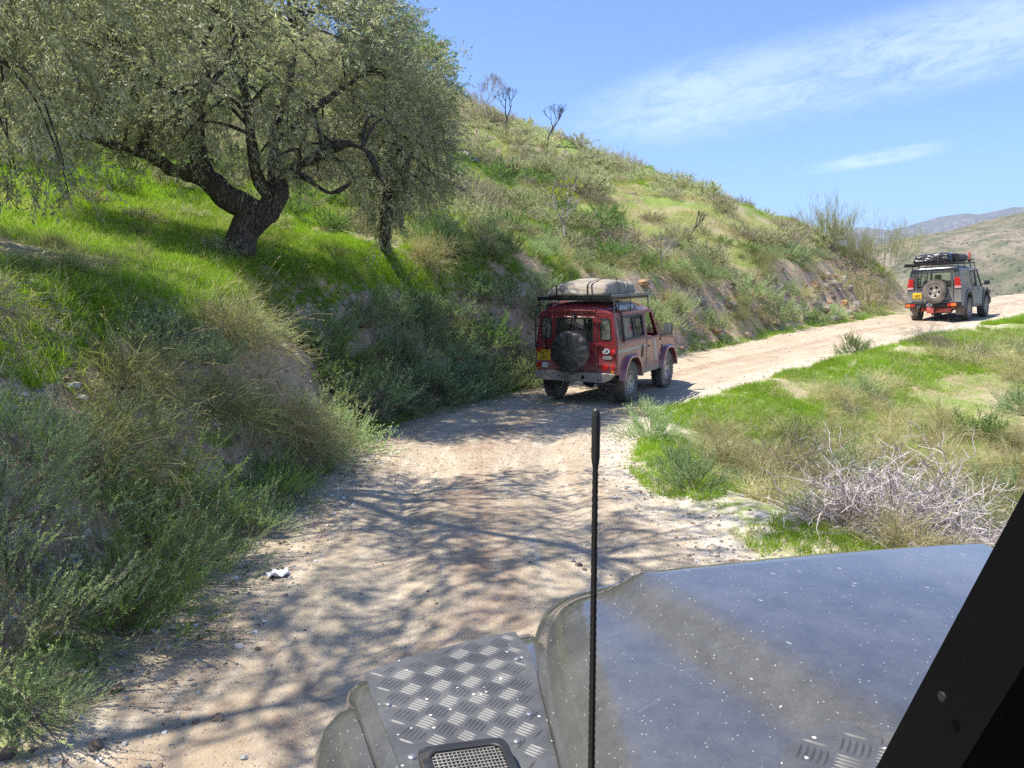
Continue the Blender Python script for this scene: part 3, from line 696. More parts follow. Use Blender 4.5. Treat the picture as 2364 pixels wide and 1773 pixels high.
part('window_seal', flat('window_seal', rounded([(-.40, 1.205), (-.40, 1.67), (.37, 1.67), (.37, 1.205)], .045), y=-.764, thick=.01, bevel=.002, holes=[rounded([(-.375, 1.23), (-.375, 1.645), (.345, 1.645), (.345, 1.23)], .035)]), blackp, rd)
part('rear_glass', flat('rear_glass', [(-.39, 1.21), (-.39, 1.66), (.36, 1.66), (.36, 1.21)], y=-.75, thick=.006, bevel=0), glass, rd)
for z_ in (.78, 1.15, 1.58):
    bm = bmesh.new(); bx(bm, (.36, -.79, z_), (.55, -.762, z_ + .045), .008); tube(bm, [(.45, -.785, z_ - .02), (.45, -.785, z_ + .065)], .016, 8); part('hinge', bm, red, rd)
bm = bmesh.new(); bx(bm, (-.43, -.79, 1.08), (-.33, -.765, 1.12), .008); part('handle', bm, blackp, rd)
# raised pressing over the rear door, wiper, washer
bm = bmesh.new(); tube(bm, [(-.50, -.757, 1.62), (-.48, -.76, 1.76), (-.40, -.762, 1.805), (.36, -.762, 1.805), (.44, -.76, 1.76), (.46, -.757, 1.62)], .013, 8); part('door_surround', bm, red, car)
bm = bmesh.new(); tube(bm, [(0, -.77, 1.70), (.02, -.785, 1.60), (.10, -.78, 1.36)], .008, 6); bx(bm, (-.03, -.80, 1.67), (.03, -.765, 1.73), .01); part('rear_wiper', bm, blackp, car)
# covered spare
bm = bmesh.new(); lathe(bm, [(-.02, .0), (-.03, .20), (-.02, .33), (.02, .375), (.10, .385), (.19, .375), (.22, .345), (.24, .20), (.245, .0)], 64, Matrix.Translation((-.03, -.80, 1.045)) @ Matrix.Rotation(R(-90), 4, 'Z'))
me = bm_mesh('spare_wheel_cover', bm, smooth=True)
for v in me.vertices:
    dx, dz = v.co.x + .03, v.co.z - 1.045; r_ = math.hypot(dx, dz); a_ = math.atan2(dz, dx)
    if r_ > .02:
        k = math.exp(-((r_ - .30) / .10) ** 2)
        v.co.y += -.022 * k * math.sin(13 * a_ + 5 * r_ * 7) - .010 * k * math.sin(5 * a_ + 1)
sp = link('spare_wheel_cover', me, cover_m, rd)
bm = bmesh.new()   # slack creases that sweep round the lower half of the cover
for i in range(9):
    r_ = .15 + .024 * i; a0 = 205 + 4 * i + random.uniform(-8, 8); a1 = 335 - 3 * i + random.uniform(-10, 10)
    tube(bm, [(-.03 + r_ * math.cos(R(a_)), -1.028 - .012 * math.sin((a_ - a0) / (a1 - a0) * math.pi), 1.02 + r_ * math.sin(R(a_))) for a_ in np.linspace(a0, a1, 14)], [.006 + .013 * math.sin(math.pi * k / 13) for k in range(14)], 6)
part('crease', bm, cover_m, sp, 60)
# roof
bm = bmesh.new(); secs = []
def roofsec(y, zt, w, zb=1.755):
    pts = []
    for k in range(25):
        u_ = -1 + 2 * k / 24; a_ = abs(u_)
        pts.append((u_ * w * (1 - .0 * a_), y, zb + (zt - zb) * (1 - a_ ** 5) * (.93 + .07 * (1 - u_ * u_))))
    return pts
secs = [roofsec(-.75, 1.757, .755), roofsec(-.745, 1.84, .752), roofsec(-.715, 1.90, .748), roofsec(-.65, 1.935, .745), roofsec(-.3, 1.955, .745), roofsec(.6, 1.96, .745), roofsec(.93, 1.955, .745), roofsec(.95, 1.945, .742), roofsec(1.2, 1.93, .74), roofsec(1.42, 1.89, .735), roofsec(1.53, 1.83, .73), roofsec(1.56, 1.757, .73)]
loft(bm, secs); ro = part('roof', bm, red, car, 50)
for s_ in (1, -1):
    bm = bmesh.new(); loft(bm, [[(s_ * .757, y_, 1.795), (s_ * .748, y_, 1.86), (s_ * .715, y_, 1.915), (s_ * .66, y_, 1.948)] for y_ in (-.50, -.2, .1, .40)]); part('alpine_window', bm, glassd, ro, 60)
bm = bmesh.new(); loft(bm, [[(-.75, -.72, 1.75), (.75, -.72, 1.75)], [(-.75, 1.5, 1.75), (.75, 1.5, 1.75)]]); part('roof_lining', bm, plain('pale_lining', (.30, .29, .27), .8), ro)
# windscreen and scuttle
ws = flat('windscreen_frame', [(-.80, 1.17), (-.745, 1.755), (.745, 1.755), (.80, 1.17)], y=1.82, thick=.03, bevel=.004, lean=-.48, z0=1.17, holes=[rounded([(-.72, 1.24), (-.67, 1.69), (-.03, 1.69), (-.03, 1.24)], .03), rounded([(.03, 1.24), (.03, 1.69), (.67, 1.69), (.72, 1.24)], .03)])
wf = part('windscreen_frame', ws, red, car)
part('windscreen', flat('windscreen', [(-.76, 1.20), (-.70, 1.72), (.70, 1.72), (.76, 1.20)], y=1.815, thick=.006, bevel=0, lean=-.48, z0=1.17), glass, wf)
bm = bmesh.new(); bx(bm, (-.80, 1.80, .60), (.80, 1.90, 1.15), .02); part('bulkhead', bm, red, car)
bm = bmesh.new(); loft(bm, [[(u_ * .60, y_, z_ - .035 * abs(u_) ** 4) for u_ in np.linspace(-1, 1, 13)] for y_, z_ in ((1.88, 1.175), (2.1, 1.185), (2.5, 1.165), (2.80, 1.13), (2.88, 1.09), (2.90, 1.02))]); part('bonnet', bm, red, car, 50)
for s_ in (1, -1):
    bm = bmesh.new(); loft(bm, [[(s_ * .605, y_, z_), (s_ * .80, y_, z_ - .01), (s_ * .838, y_, z_ - .03), (s_ * .842, y_, z_ - .08)] for y_, z_ in ((1.84, 1.14), (2.3, 1.115), (2.82, 1.075), (2.875, 1.03))]); part('wing_top', bm, red, car, 50)
bm = bmesh.new(); bx(bm, (-.82, 2.83, .62), (.82, 2.87, 1.05), .01); part('front_panel', bm, red, car)
bm = bmesh.new(); bx(bm, (-.84, 2.98, .50), (.84, 3.10, .66), .01); part('front_bumper', bm, blacks, car)
for s_ in (1, -1):
    bm = bmesh.new(); lathe(bm, [(0, 0), (.02, .05), (.015, .09), (0, .095)], 20, Matrix.Translation((s_ * .60, 2.88, .86)) @ Matrix.Rotation(R(90), 4, 'Z')); part('headlight', bm, lampwht, car)
# crossmember
cm = rounded([(-.80, .50), (-.835, .62), (-.80, .635), (.80, .635), (.835, .62), (.72, .50), (.60, .455), (-.60, .455)], .02)
part('rear_crossmember', flat('rear_crossmember', cm, y=-.80, thick=.10, bevel=.01, holes=[[(.18 + .045 * math.cos(a_), .545 + .045 * math.sin(a_)) for a_ in np.linspace(0, 2 * math.pi, 14)[:-1]], [(-.30 + .02 * math.cos(a_), .545 + .02 * math.sin(a_)) for a_ in np.linspace(0, 2 * math.pi, 10)[:-1]], [(.50 + .018 * math.cos(a_), .50 + .018 * math.sin(a_)) for a_ in np.linspace(0, 2 * math.pi, 10)[:-1]]]), cross_m, car)
bm = bmesh.new(); bx(bm, (-.07, -.93, .50), (.07, -.85, .60), .01); tube(bm, [(-.25, -.86, .53), (-.25, -.91, .47), (-.17, -.91, .47), (-.17, -.86, .53)], .014, 8); part('tow_jaw', bm, cross_m, car)
bm = bmesh.new(); tube(bm, [(.35, -.5, .42), (.44, -.80, .42), (.47, -.88, .41)], .028, 10); part('exhaust', bm, chrome, car)
bm = bmesh.new(); bx(bm, (-.42, -.75, .47), (-.34, 2.9, .58), .01); bx(bm, (.34, -.75, .47), (.42, 2.9, .58), .01); bx(bm, (-.8, -.7, .60), (.8, 1.9, .66))
for y_ in (0, 2.36):
    tube(bm, [(-.70, y_, .39), (.70, y_, .39)], .045, 10); lathe(bm, [(-.16, .05), (-.10, .13), (0, .16), (.10, .13), (.16, .05)], 16, Matrix.Translation((.12 if y_ else 0, y_, .39)))
    for s_ in (1, -1): tube(bm, [(s_ * .50, y_, .42), (s_ * .50, y_, .72)], .06, 10)
part('chassis', bm, chassis_m, car)
# lamps on the rear face
for s_ in (1, -1):
    for (dx, z_, r_, mt) in ((.775, 1.035, .042, lampred), (.775, .745, .042, lampred), (.775, .665, .030, lampora)):
        bm = bmesh.new(); lathe(bm, [(-.01, r_ + .006), (.02, r_ + .004), (.03, r_), (.05, r_ * .8), (.055, 0)], 18, Matrix.Translation((s_ * dx, -.748, z_)) @ Matrix.Rotation(R(-90), 4, 'Z')); part('rear_lamp', bm, mt, car)
    bm = bmesh.new(); bx(bm, (s_ * .63 - .062, -.80, .69), (s_ * .63 + .062, -.75, .79), .01); part('fog_lamp', bm, lampred if s_ > 0 else lampwht, car)
plate_text(car, ['R268', 'LKH'], -.665, -.757, .935, .285, .205, .093)
uk = oval('country_sticker', car, white_m, .63, -.757, 1.045, .078, .054, ring=ink); lettering(uk, 'UK', .63, -.762, 1.045, .075, ink)
bg_ = oval('maker_badge', car, chrome, .655, -.757, .925, .095, .036, ring=white_m); oval('badge_field', bg_, blackp, .655, -.7600, .925, .082, .026, .003); lettering(bg_, 'LAND ROVER', .655, -.7635, .925, .024, white_m, .0006)
# ladder
bm = bmesh.new()
for x_ in (-.80, -.575): tube(bm, [(x_, -.60, 1.90), (x_, -.74, 1.90), (x_, -.83, 1.84), (x_, -.85, 1.70), (x_, -.85, 1.10), (x_, -.80, 1.05), (x_, -.75, 1.05)], .014, 8)
for z_ in (1.12, 1.31, 1.50, 1.69): tube(bm, [(-.80, -.85, z_), (-.575, -.85, z_)], .012, 8)
part('ladder', bm, blacks, car, 60)
# rack
bm = bmesh.new()
bx(bm, (-.79, -.80, 1.995), (.73, -.73, 2.065), .012); bx(bm, (-.79, 1.30, 2.00), (.73, 1.35, 2.06), .012)
for x_ in (-.79, .67): bx(bm, (x_, -.73, 2.00), (x_ + .05, 1.30, 2.06), .012)
for y_ in (-.55, -.2, .15, .5, .85): bx(bm, (-.81, y_, 2.015), (.66, y_ + .06, 2.035), .005)
part('roof_rack', bm, blacks, car)
bm = bmesh.new(); bx(bm, (.735, -.80, 2.055), (.79, 1.30, 2.105), .008)
for y_ in (-.74, .15, 1.22): tube(bm, [(.765, y_, 2.06), (.77, y_, 1.90), (.775, y_ + .02, 1.765)], .014, 8)
part('rack_side_rail', bm, plain('grey_rail', (.12, .12, .12), .4, dirt=DUST, dirt_amt=.4), car)
for y_ in (-.70, .2, 1.2):
    bm = bmesh.new(); tube(bm, [(-.80, y_, 2.01), (-.78, y_, 1.765)], .016, 8); part('rack_post', bm, blacks, car)
# strut and strap down the right rear corner
bm = bmesh.new(); tube(bm, [(.80, -.60, 2.0), (.80, -.56, 1.80), (.815, -.50, 1.74)], .012, 6); tube(bm, [(.79, -.42, 1.77), (.865, -.42, 1.20)], .02, 6); part('side_pole', bm, blacks, car)
# interior: two front seats, wheel, cargo
for x_ in (.36, -.36):
    bm = bmesh.new(); bx(bm, (x_ - .22, 1.0, .80), (x_ + .22, 1.45, .98), .05); bx(bm, (x_ - .22, .95, .95), (x_ + .22, 1.08, 1.45), .05, mat=None); bx(bm, (x_ - .12, .96, 1.47), (x_ + .12, 1.05, 1.66), .03); tube(bm, [(x_ - .05, 1.0, 1.42), (x_ - .05, 1.0, 1.5)], .008, 6); part('front_seat', bm, trim_m, car)
bm = bmesh.new(); bx(bm, (-.75, -.6, .66), (-.40, .6, 1.15), .03); bx(bm, (-.3, -.2, .66), (.3, .6, 1.0), .03); bx(bm, (-.34, .70, 1.1), (-.16, .9, 1.62), .03); part('cargo', bm, trim_m, car)
bm = bmesh.new(); bx(bm, (.52, .35, 1.12), (.70, .72, 1.56), .03); bx(bm, (.57, .45, 1.56), (.65, .62, 1.60), .01); part('jerrycan', bm, olive_m, car)
WM = wheel_meshes('red', .39, .25, .215, 5)
for s_ in (1, -1):
    add_wheel(car, WM, s_ * .745, 0, .39, s_, .3); add_wheel(car, WM, s_ * .745, 2.36, .39, s_, 1.1, R(-3))
bm = bmesh.new(); lathe(bm, [(-.08, 0), (-.07, .34), (0, .36), (.07, .34), (.08, 0)], 20)

# folded roof tent on the red car
CW = Matrix.Translation(RED_P) @ Euler((R(1.0), 0, RED_H)).to_matrix().to_4x4()
tent = empty('roof_tent', CW @ Vector((0, 0, 2.06))); tent.rotation_euler = car.rotation_euler
tag(tent, 'folded rooftop tent in a beige canvas cover strapped on the red car\'s rack', 'roof tent')
def tz(lo, hi): return (lo[0], lo[1], lo[2] - 2.06), (hi[0], hi[1], hi[2] - 2.06)
lo_, hi_b = tz((-.64, -.80, 2.062), (.64, .42, 2.36)); me = bag_mesh('cover', lo_, hi_b, .07, .045, 3, .012, 4); 
for v in me.vertices:     # the top slopes down to the left and to the rear edge
    k = max(0, v.co.z / .30); v.co.z -= k * (.10 * max(0, (-v.co.x - .15) / .5) + .05 * max(0, (-v.co.y - .2) / .5)); v.co.y += .05 * k if v.co.y < -.5 else 0
co = link('cover', me, canvas, tent)
lo_, hi_b = tz((-.60, .40, 2.062), (.62, .98, 2.33)); link('rolled_end', bag_mesh('rolled_end', lo_, hi_b, .08, .03, 9, .014, 4, 14), canvas, tent)
for x0, ys in ((.28, (-.80, .42)), (-.36, (-.80, .42))):
    pts = []
    for k in range(13):
        y_ = ys[0] + .02 + (ys[1] - ys[0] - .04) * k / 12; zz = .325 - (.10 * max(0, (-x0 - .15) / .5) + .05 * max(0, (-y_ - .2) / .5)) + .02 * math.sin(math.pi * k / 12)
        pts.append((x0 + (.12 * k / 12 if x0 > 0 else 0), y_ * .93, zz + .01))
    bm = bmesh.new(); loft(bm, [[(p[0] - .018, p[1], p[2]), (p[0] + .018, p[1], p[2])] for p in [(x0, -.835, .02), (x0, -.83, .22)] + pts + [(x0, .46, .04)]]); part('strap', bm, blackp, tent)
for y_ in (-.12, .30):
    bm = bmesh.new(); loft(bm, [[(p[0], y_ - .02, p[1]), (p[0], y_ + .02, p[1])] for p in ((.675, .0), (.665, .15), (.635, .27), (.55, .325))]); part('strap', bm, blackp, tent)
# small white emblem and two lines of print on the back of the cover
em = panel_mesh('emblem', [(-.05, .02), (.05, .02), (.035, -.012), (0, -.028), (-.035, -.012)], [[(-.038, .012), (.038, .012), (.026, -.008), (0, -.018), (-.026, -.008)]], .003, 0); xf(em, MY(-.832)); xf(em, Matrix.Translation((-.13, 0, .105))); link('emblem', em, white_m, tent)
bm = bmesh.new(); bx(bm, (-.06, -.834, .112), (.01, -.830, .122)); bx(bm, (-.06, -.834, .094), (.04, -.830, .106)); part('emblem_print', bm, white_m, tent)

# ------------------------------------------------------------------ dark grey long 4x4 further on
DIS_P = (15.55, 27.95, 1.10); DIS_H = -R(43)
dis = empty('off_road_car', DIS_P); dis.rotation_euler = (R(1.5), R(-2.6), DIS_H)
tag(dis, 'dark grey long 4x4 with bare alloy spare wheel and tall red tail lamps', 'car', 'expedition cars on the track')
W1 = .89; RY = -.94
aR = [(.52, .50)] + arcpts(0, .46, .50, 10, 170, 10) + [(-.50, .50)]
aF = [(3.02, .50)] + arcpts(2.54, .46, .50, 10, 170, 10) + [(2.03, .50)]
flare = plain('grey_cladding', (.05, .05, .052), .6, dirt=(.42, .37, .30), dirt_amt=.5)
for sx in (1, -1):
    X = sx * W1
    part('body_side', flat('body_side', [(RY, .62), (RY, 1.08), (.50, 1.08), (.50, .86)] + arcpts(0, .46, .50, 50, 170, 8) + [(-.52, .50), (RY + .06, .50)], x=X, thick=.03, bevel=.008), grey_paint, dis)
    for nm, y0, y1, b0 in (('rear_door_side', .51, 1.22, .86), ('front_door', 1.235, 2.0, .48)):
        pts = [(y0, b0 if nm[0] == 'r' else .46), (y0, 1.08), (y1, 1.08), (y1, .46)] + ([(.55, .46)] if nm[0] == 'r' else [])
        d = part('door', flat('door', pts, x=X + sx * .004, thick=.032, bevel=.006), grey_paint, dis)
        bm = bmesh.new(); bx(bm, (X + sx * .015, y0 + .05, .98), (X + sx * .035, y0 + .20, 1.02), .006); part('handle', bm, blackp, d)
        z1 = 1.66; yy1 = y1 if nm[0] == 'r' else 1.62
        part('window_frame', flat('window_frame', [(y0, 1.085), (y0, z1), (yy1, z1), (y1, 1.085)], x=X, thick=.03, bevel=.004, lean=.17, z0=1.08, holes=[rounded([(y0 + .05, 1.11), (y0 + .05, z1 - .05), (yy1 - .06, z1 - .05), (y1 - .09 if nm[0] != 'r' else y1 - .05, 1.11)], .03)]), blackp, d)
        if not (sx > 0 and nm[0] == 'f'): part('window_glass', flat('window_glass', [(y0 + .04, 1.10), (y0 + .04, z1 - .04), (yy1 - .05, z1 - .04), (y1 - .05, 1.10)], x=X - sx * .003, thick=.006, bevel=0, lean=.17, z0=1.08), glass, d)
    part('quarter_panel', flat('quarter_panel', [(RY, 1.085), (RY + .06, 1.70), (.50, 1.70), (.50, 1.085)], x=X, thick=.03, bevel=.005, lean=.17, z0=1.08, holes=[rounded([(-.62, 1.13), (-.60, 1.62), (.44, 1.62), (.44, 1.13)], .05)]), grey_paint, dis)
    part('quarter_glass', flat('quarter_glass', rounded([(-.64, 1.11), (-.62, 1.64), (.46, 1.64), (.46, 1.11)], .05), x=X + sx * .002, thick=.006, bevel=0, lean=.17, z0=1.08), glassd, dis)
    part('front_wing', flat('front_wing', [(2.01, .50), (2.01, 1.08), (2.2, 1.07), (3.1, .98), (3.30, .90), (3.30, .62), (3.04, .50)] + arcpts(2.54, .46, .50, 10, 170, 10), x=X - sx * .01, thick=.03, bevel=.01), grey_paint, dis)
    part('sill', flat('sill', [(.50, .40), (.50, .49), (2.06, .49), (2.06, .40)], x=X, thick=.07, bevel=.012), flare, dis)
    for cy in (0, 2.54):
        po = [(cy - .60, .42)] + arcpts(cy, .46, .585, 172, 8, 16) + [(cy + .60, .42)]; pi_ = [(cy - .49, .42)] + arcpts(cy, .46, .485, 172, 8, 16) + [(cy + .49, .42)]
        bm = bmesh.new(); loft(bm, [[(X - sx * .005, a_, b_) for a_, b_ in po], [(X + sx * .05, (a_ - cy) * .97 + cy, b_ - .01) for a_, b_ in po], [(X + sx * .06, a_, b_) for a_, b_ in pi_], [(X - sx * .02, a_, b_) for a_, b_ in pi_]]); part('wheel_arch', bm, flare, dis, 40)
        bm = bmesh.new(); loft(bm, [[(X, a_, b_) for a_, b_ in pi_], [(X - sx * .40, a_, b_) for a_, b_ in pi_]]); part('wheel_well', bm, chassis_m, dis)
    bm = bmesh.new(); bx(bm, (sx * .98 - .02, 1.98, 1.12), (sx * .98 + .18 * 0 + .17 if sx > 0 else sx * .98 + .02, 2.06, 1.27), .03) if sx > 0 else bx(bm, (-1.15, 1.98, 1.12), (-.96, 2.06, 1.27), .03)
    tube(bm, [(sx * .86, 2.0, 1.14), (sx * 1.0, 2.02, 1.16)], .02, 8); part('door_mirror', bm, blackp, dis)
    # tall tail lamps in the rear pillars: red, red, pale at the foot
    xl = sorted((sx * .68, sx * .89))
    for (z0_, z1_, mt) in ((1.08, 1.155, plain('pale_pink_lens', (.62, .34, .33), .2, coat=1)), (1.16, 1.295, lampred), (1.30, 1.43, lampred)):
        bm = bmesh.new(); k = .17 * max(0, (z0_ - 1.08)); bx(bm, (xl[0] + (.0 if sx > 0 else k), RY - .035, z0_), (xl[1] - (k if sx > 0 else 0), RY + .09, z1_), .014); part('tail_lamp', bm, mt, dis)
    bm = bmesh.new(); bx(bm, (xl[0], RY - .012, .63), (xl[1], RY + .05, 1.07), .02); part('lamp_pillar', bm, grey_paint, dis)
bo = [(-W1, .52), (-W1, 1.08), (-W1 + .11, 1.71), (W1 - .11, 1.71), (W1, 1.08), (W1, .52)]
hole = rounded([(-.66, .66), (-.63, 1.66), (.63, 1.66), (.66, .66)], .06)
part('tail_panel', flat('tail_panel', bo, y=RY, thick=.03, bevel=.008, holes=[hole], lean=.06, z0=1.08), grey_paint, dis)
rd = part('tail_door', flat('tail_door', rounded([(-.645, .67), (-.615, 1.65), (.615, 1.65), (.645, .67)], .05), y=RY - .008, thick=.04, bevel=.01, lean=.06, z0=1.08, holes=[rounded([(-.56, 1.12), (-.54, 1.60), (.54, 1.60), (.56, 1.12)], .06)]), grey_paint, dis)
part('rear_glass', flat('rear_glass', rounded([(-.58, 1.10), (-.56, 1.62), (.56, 1.62), (.58, 1.10)], .06), y=RY - .024, thick=.006, bevel=0, lean=.06, z0=1.08), glass, rd)
bm = bmesh.new(); bx(bm, (.50, RY - .0, 1.66), (.64, RY + .06, 1.74), .01); part('camera_box', bm, flare, dis)
# roof, stepped up behind the front seats
bm = bmesh.new()
def rs2(y, zt, w, zb=1.705): return [(u_ * w, y, zb + (zt - zb) * (1 - abs(u_) ** 6)) for u_ in np.linspace(-1, 1, 23)]
loft(bm, [rs2(RY + .02, 1.71, .78), rs2(RY + .04, 1.77, .785), rs2(RY + .14, 1.82, .785), rs2(-.3, 1.84, .785), rs2(.4, 1.84, .785), rs2(.7, 1.83, .785), rs2(.9, 1.79, .785), rs2(1.4, 1.77, .78), rs2(1.6, 1.745, .775), rs2(1.72, 1.70, .77, 1.66)]); part('roof', bm, grey_paint, dis, 50)
part('windscreen', flat('windscreen', [(-.84, 1.08), (-.75, 1.66), (.75, 1.66), (.84, 1.08)], y=2.06, thick=.008, bevel=0, lean=-.66, z0=1.08), glass, dis)
for sx in (1, -1):
    bm = bmesh.new(); tube(bm, [(sx * .86, 2.05, 1.08), (sx * .775, 1.67, 1.67)], .028, 8); part('windscreen_pillar', bm, grey_paint, dis)
bm = bmesh.new(); loft(bm, [[(u_ * .86, y_, z_ - .05 * abs(u_) ** 4) for u_ in np.linspace(-1, 1, 13)] for y_, z_ in ((2.0, 1.09), (2.3, 1.12), (2.8, 1.07), (3.15, 1.0), (3.30, .90))]); part('bonnet', bm, grey_paint, dis, 50)
bm = bmesh.new(); bx(bm, (-.86, 3.28, .60), (.86, 3.33, .92), .02); part('front_panel', bm, grey_paint, dis)
bm = bmesh.new(); bx(bm, (-.90, 3.32, .45), (.90, 3.50, .65), .02); part('front_bumper', bm, blacks, dis)
bm = bmesh.new(); bx(bm, (.86, 3.00, .80), (.93, 3.26, .92), .02); part('headlight', bm, blackp, dis)
# rear bumper with lamps, hitch and recovery gear
bm = bmesh.new(); bx(bm, (-.93, RY - .17, .48), (.93, RY - .03, .63), .018); rb = part('rear_bumper', bm, blacks, dis)
bm = bmesh.new(); bx(bm, (-.93, RY - .165, .632), (-.70, RY + .02, .675), .008); bx(bm, (.55, RY - .165, .632), (.93, RY + .02, .675), .008); bx(bm, (-.70, RY - .15, .632), (.55, RY - .05, .645), .004); part('bumper_cap', bm, chrome, rb)
for (x0, x1, mt) in ((-.90, -.74, lampora), (-.735, -.58, lampred), (.48, .60, lampred), (.605, .78, lampora)):
    bm = bmesh.new(); bx(bm, (x0, RY - .185, .505), (x1, RY - .165, .60), .008); part('bumper_lamp', bm, mt, rb)
rust = plain('red_recovery_steel', (.48, .085, .06), .6, dirt=DUST, dirt_amt=.35)
bm = bmesh.new(); bx(bm, (-.19, RY - .20, .28), (.05, RY - .10, .49), .02); part('tow_bracket', bm, rust, dis)
bm = bmesh.new(); bx(bm, (-.42, RY - .02, .34), (-.19, RY + .06, .46), .02); bx(bm, (.06, RY - .03, .30), (.56, RY + .06, .45), .02); tube(bm, [(.06, RY - .05, .32), (.30, RY - .02, .40), (.70, RY, .46)], .03, 8); part('chassis_rail', bm, rust, dis)
bm = bmesh.new(); tube(bm, [(-.48, RY - .18, .56), (-.48, RY - .24, .55), (-.48, RY - .25, .50), (-.44, RY - .25, .46), (-.40, RY - .25, .50), (-.40, RY - .24, .55), (-.40, RY - .18, .56)], .013, 6); part('shackle', bm, chrome, dis)
bm = bmesh.new(); bx(bm, (-.42, RY, .40), (-.34, 3.2, .50), .01); bx(bm, (.34, RY, .40), (.42, 3.2, .50), .01); bx(bm, (-.85, RY, .48), (.85, 3.2, .52)); lathe(bm, [(-.45, .05), (-.40, .12), (.30, .12), (.35, .05)], 16, Matrix.Translation((.2, -.62, .38)))
for y_ in (0, 2.54): tube(bm, [(-.75, y_, .38), (.75, y_, .38)], .045, 10); lathe(bm, [(-.16, .05), (-.10, .13), (0, .15), (.10, .13), (.16, .05)], 16, Matrix.Translation((0, y_, .38)))
part('chassis', bm, chassis_m, dis)
for sx in (1, -1):
    bm = bmesh.new(); loft(bm, [[(sx * .62, -.50, .50), (sx * .92, -.50, .50)], [(sx * .62, -.56, .36), (sx * .92, -.56, .36)], [(sx * .63, -.60, .20), (sx * .91, -.60, .20)]]); part('mudflap', bm, plain('mudflap_rubber', (.10, .085, .07), .9, dirt=DUST, dirt_amt=.7), dis)
plb = bmesh.new(); bx(plb, (-.72, RY - .06, .67), (-.36, RY - .02, 1.02), .02); part('plate_holder', plb, chrome, rd)
plate_text(dis, ['R108 F'], -.54, RY - .062, .87, .30, .20, .068)
me = text_mesh('lettering', 'LAND ROVER', .03, .001, bold=.001); xf(me, Matrix.Translation((-.54, RY - .072, .805)) @ Matrix.Rotation(R(90), 4, 'X')); link('lettering', me, ink, dis)
uk = oval('country_sticker', dis, white_m, -.10, RY - .176, .565, .10, .062, ring=ink); lettering(uk, 'UK', -.10, RY - .182, .565, .085, ink)
DW = wheel_meshes('grey', .385, .26, .22, 5, open_=.1)
sw = link('spare_wheel', DW[0], tyre_m, rd); sw.location = (.08, RY - .16, 1.0); sw.rotation_euler = (R(10), 0, R(-90)); link('rim', DW[1], rim_m, sw); link('brake_disc', DW[2], blackp, sw)
bm = bmesh.new()
for x_ in (-.52, -.28): tube(bm, [(x_, RY + .05, 1.80), (x_, RY - .05, 1.76), (x_, RY - .08, 1.60), (x_ * .98, RY - .10, 1.10), (x_, RY - .06, 1.02)], .012, 8)
for z_ in (1.20, 1.38, 1.56): tube(bm, [(-.52, RY - .09, z_), (-.28, RY - .09, z_)], .010, 8)
part('ladder', bm, blacks, dis, 60)
bm = bmesh.new()
bx(bm, (-.93, RY - .10, 1.88), (.72, RY - .04, 1.94), .012); bx(bm, (-.80, 1.62, 1.88), (.72, 1.67, 1.94), .012)
for x_ in (-.76, .68): bx(bm, (x_, RY - .04, 1.88), (x_ + .045, 1.62, 1.93), .01)
for y_ in np.arange(-.7, 1.6, .38): bx(bm, (-.72, y_, 1.895), (.68, y_ + .06, 1.915), .005)
for y_ in (-.75, .1, .95, 1.55):
    for s_ in (-.755, .72): tube(bm, [(s_, y_, 1.89), (s_ * 1.04, y_, 1.72)], .015, 6)
part('roof_rack', bm, blacks, dis)
bm = bmesh.new(); bx(bm, (-.98, RY - .12, 1.84), (-.86, RY + 1.4, 1.95), .02); part('awning_box', bm, blacks, dis)
for x_ in (.40, -.40):
    bm = bmesh.new(); bx(bm, (x_ - .24, 1.1, .70), (x_ + .24, 1.6, .9), .05); bx(bm, (x_ - .24, 1.02, .85), (x_ + .24, 1.14, 1.38), .05); bx(bm, (x_ - .12, 1.03, 1.38), (x_ + .12, 1.11, 1.55), .03); part('front_seat', bm, trim_m, dis)
bm = bmesh.new(); bx(bm, (-.72, .30, .7), (.72, .42, 1.33), .04); bx(bm, (-.7, -.8, .55), (.7, .25, 1.12), .05); bx(bm, (-.2, -.5, 1.1), (.3, .1, 1.35), .1); part('rear_seat', bm, trim_m, dis)
for s_ in (1, -1):
    add_wheel(dis, DW, s_ * .79, 0, .385, s_, .5); add_wheel(dis, DW, s_ * .79, 2.54, .385, s_, .2)
for o_ in dis.children:
    if not o_.name.startswith('wheel') or o_.name.startswith('wheel_'): o_.scale = (.965, 1, 1.06)
CD = Matrix.Translation(DIS_P) @ dis.rotation_euler.to_matrix().to_4x4()
bagt = empty('roof_bag', CD @ Vector((0, 0, 2.055))); bagt.rotation_euler = dis.rotation_euler
tag(bagt, 'roof tent wrapped in creased shiny black tarpaulin on the dark grey car\'s rack', 'roof tent')
me = bag_mesh('cover', (-.72, RY + .05, .0), (.50, RY + 1.35, .30), .10, .03, 21, .035, 5, 30); link('cover', me, tarp, bagt)
for x_ in (-.35, .12):
    bm = bmesh.new(); loft(bm, [[(x_ - .015, p[0], p[1]), (x_ + .015, p[0], p[1])] for p in ((RY + .02, .0), (RY + .03, .16), (RY + .09, .30), (RY + .6, .34), (RY + 1.2, .30))]); part('strap', bm, blackp, bagt)
kit = empty('storage_drum', CD @ Vector((.40, .25, 2.05))); kit.rotation_euler = dis.rotation_euler
tag(kit, 'olive brown rolled bag lying beside the black tarpaulin on the grey car\'s roof', 'bag')
bm = bmesh.new(); lathe(bm, [(-.55, 0), (-.54, .10), (-.50, .145), (.50, .145), (.54, .10), (.55, 0)], 20, Matrix.Translation((.10, .10, .155)) @ Matrix.Rotation(R(90), 4, 'Z')); part('roll', bm, plain('dark_olive_cloth', (.06, .058, .045), .7, dirt=DUST, dirt_amt=.2, bump=.01), kit)
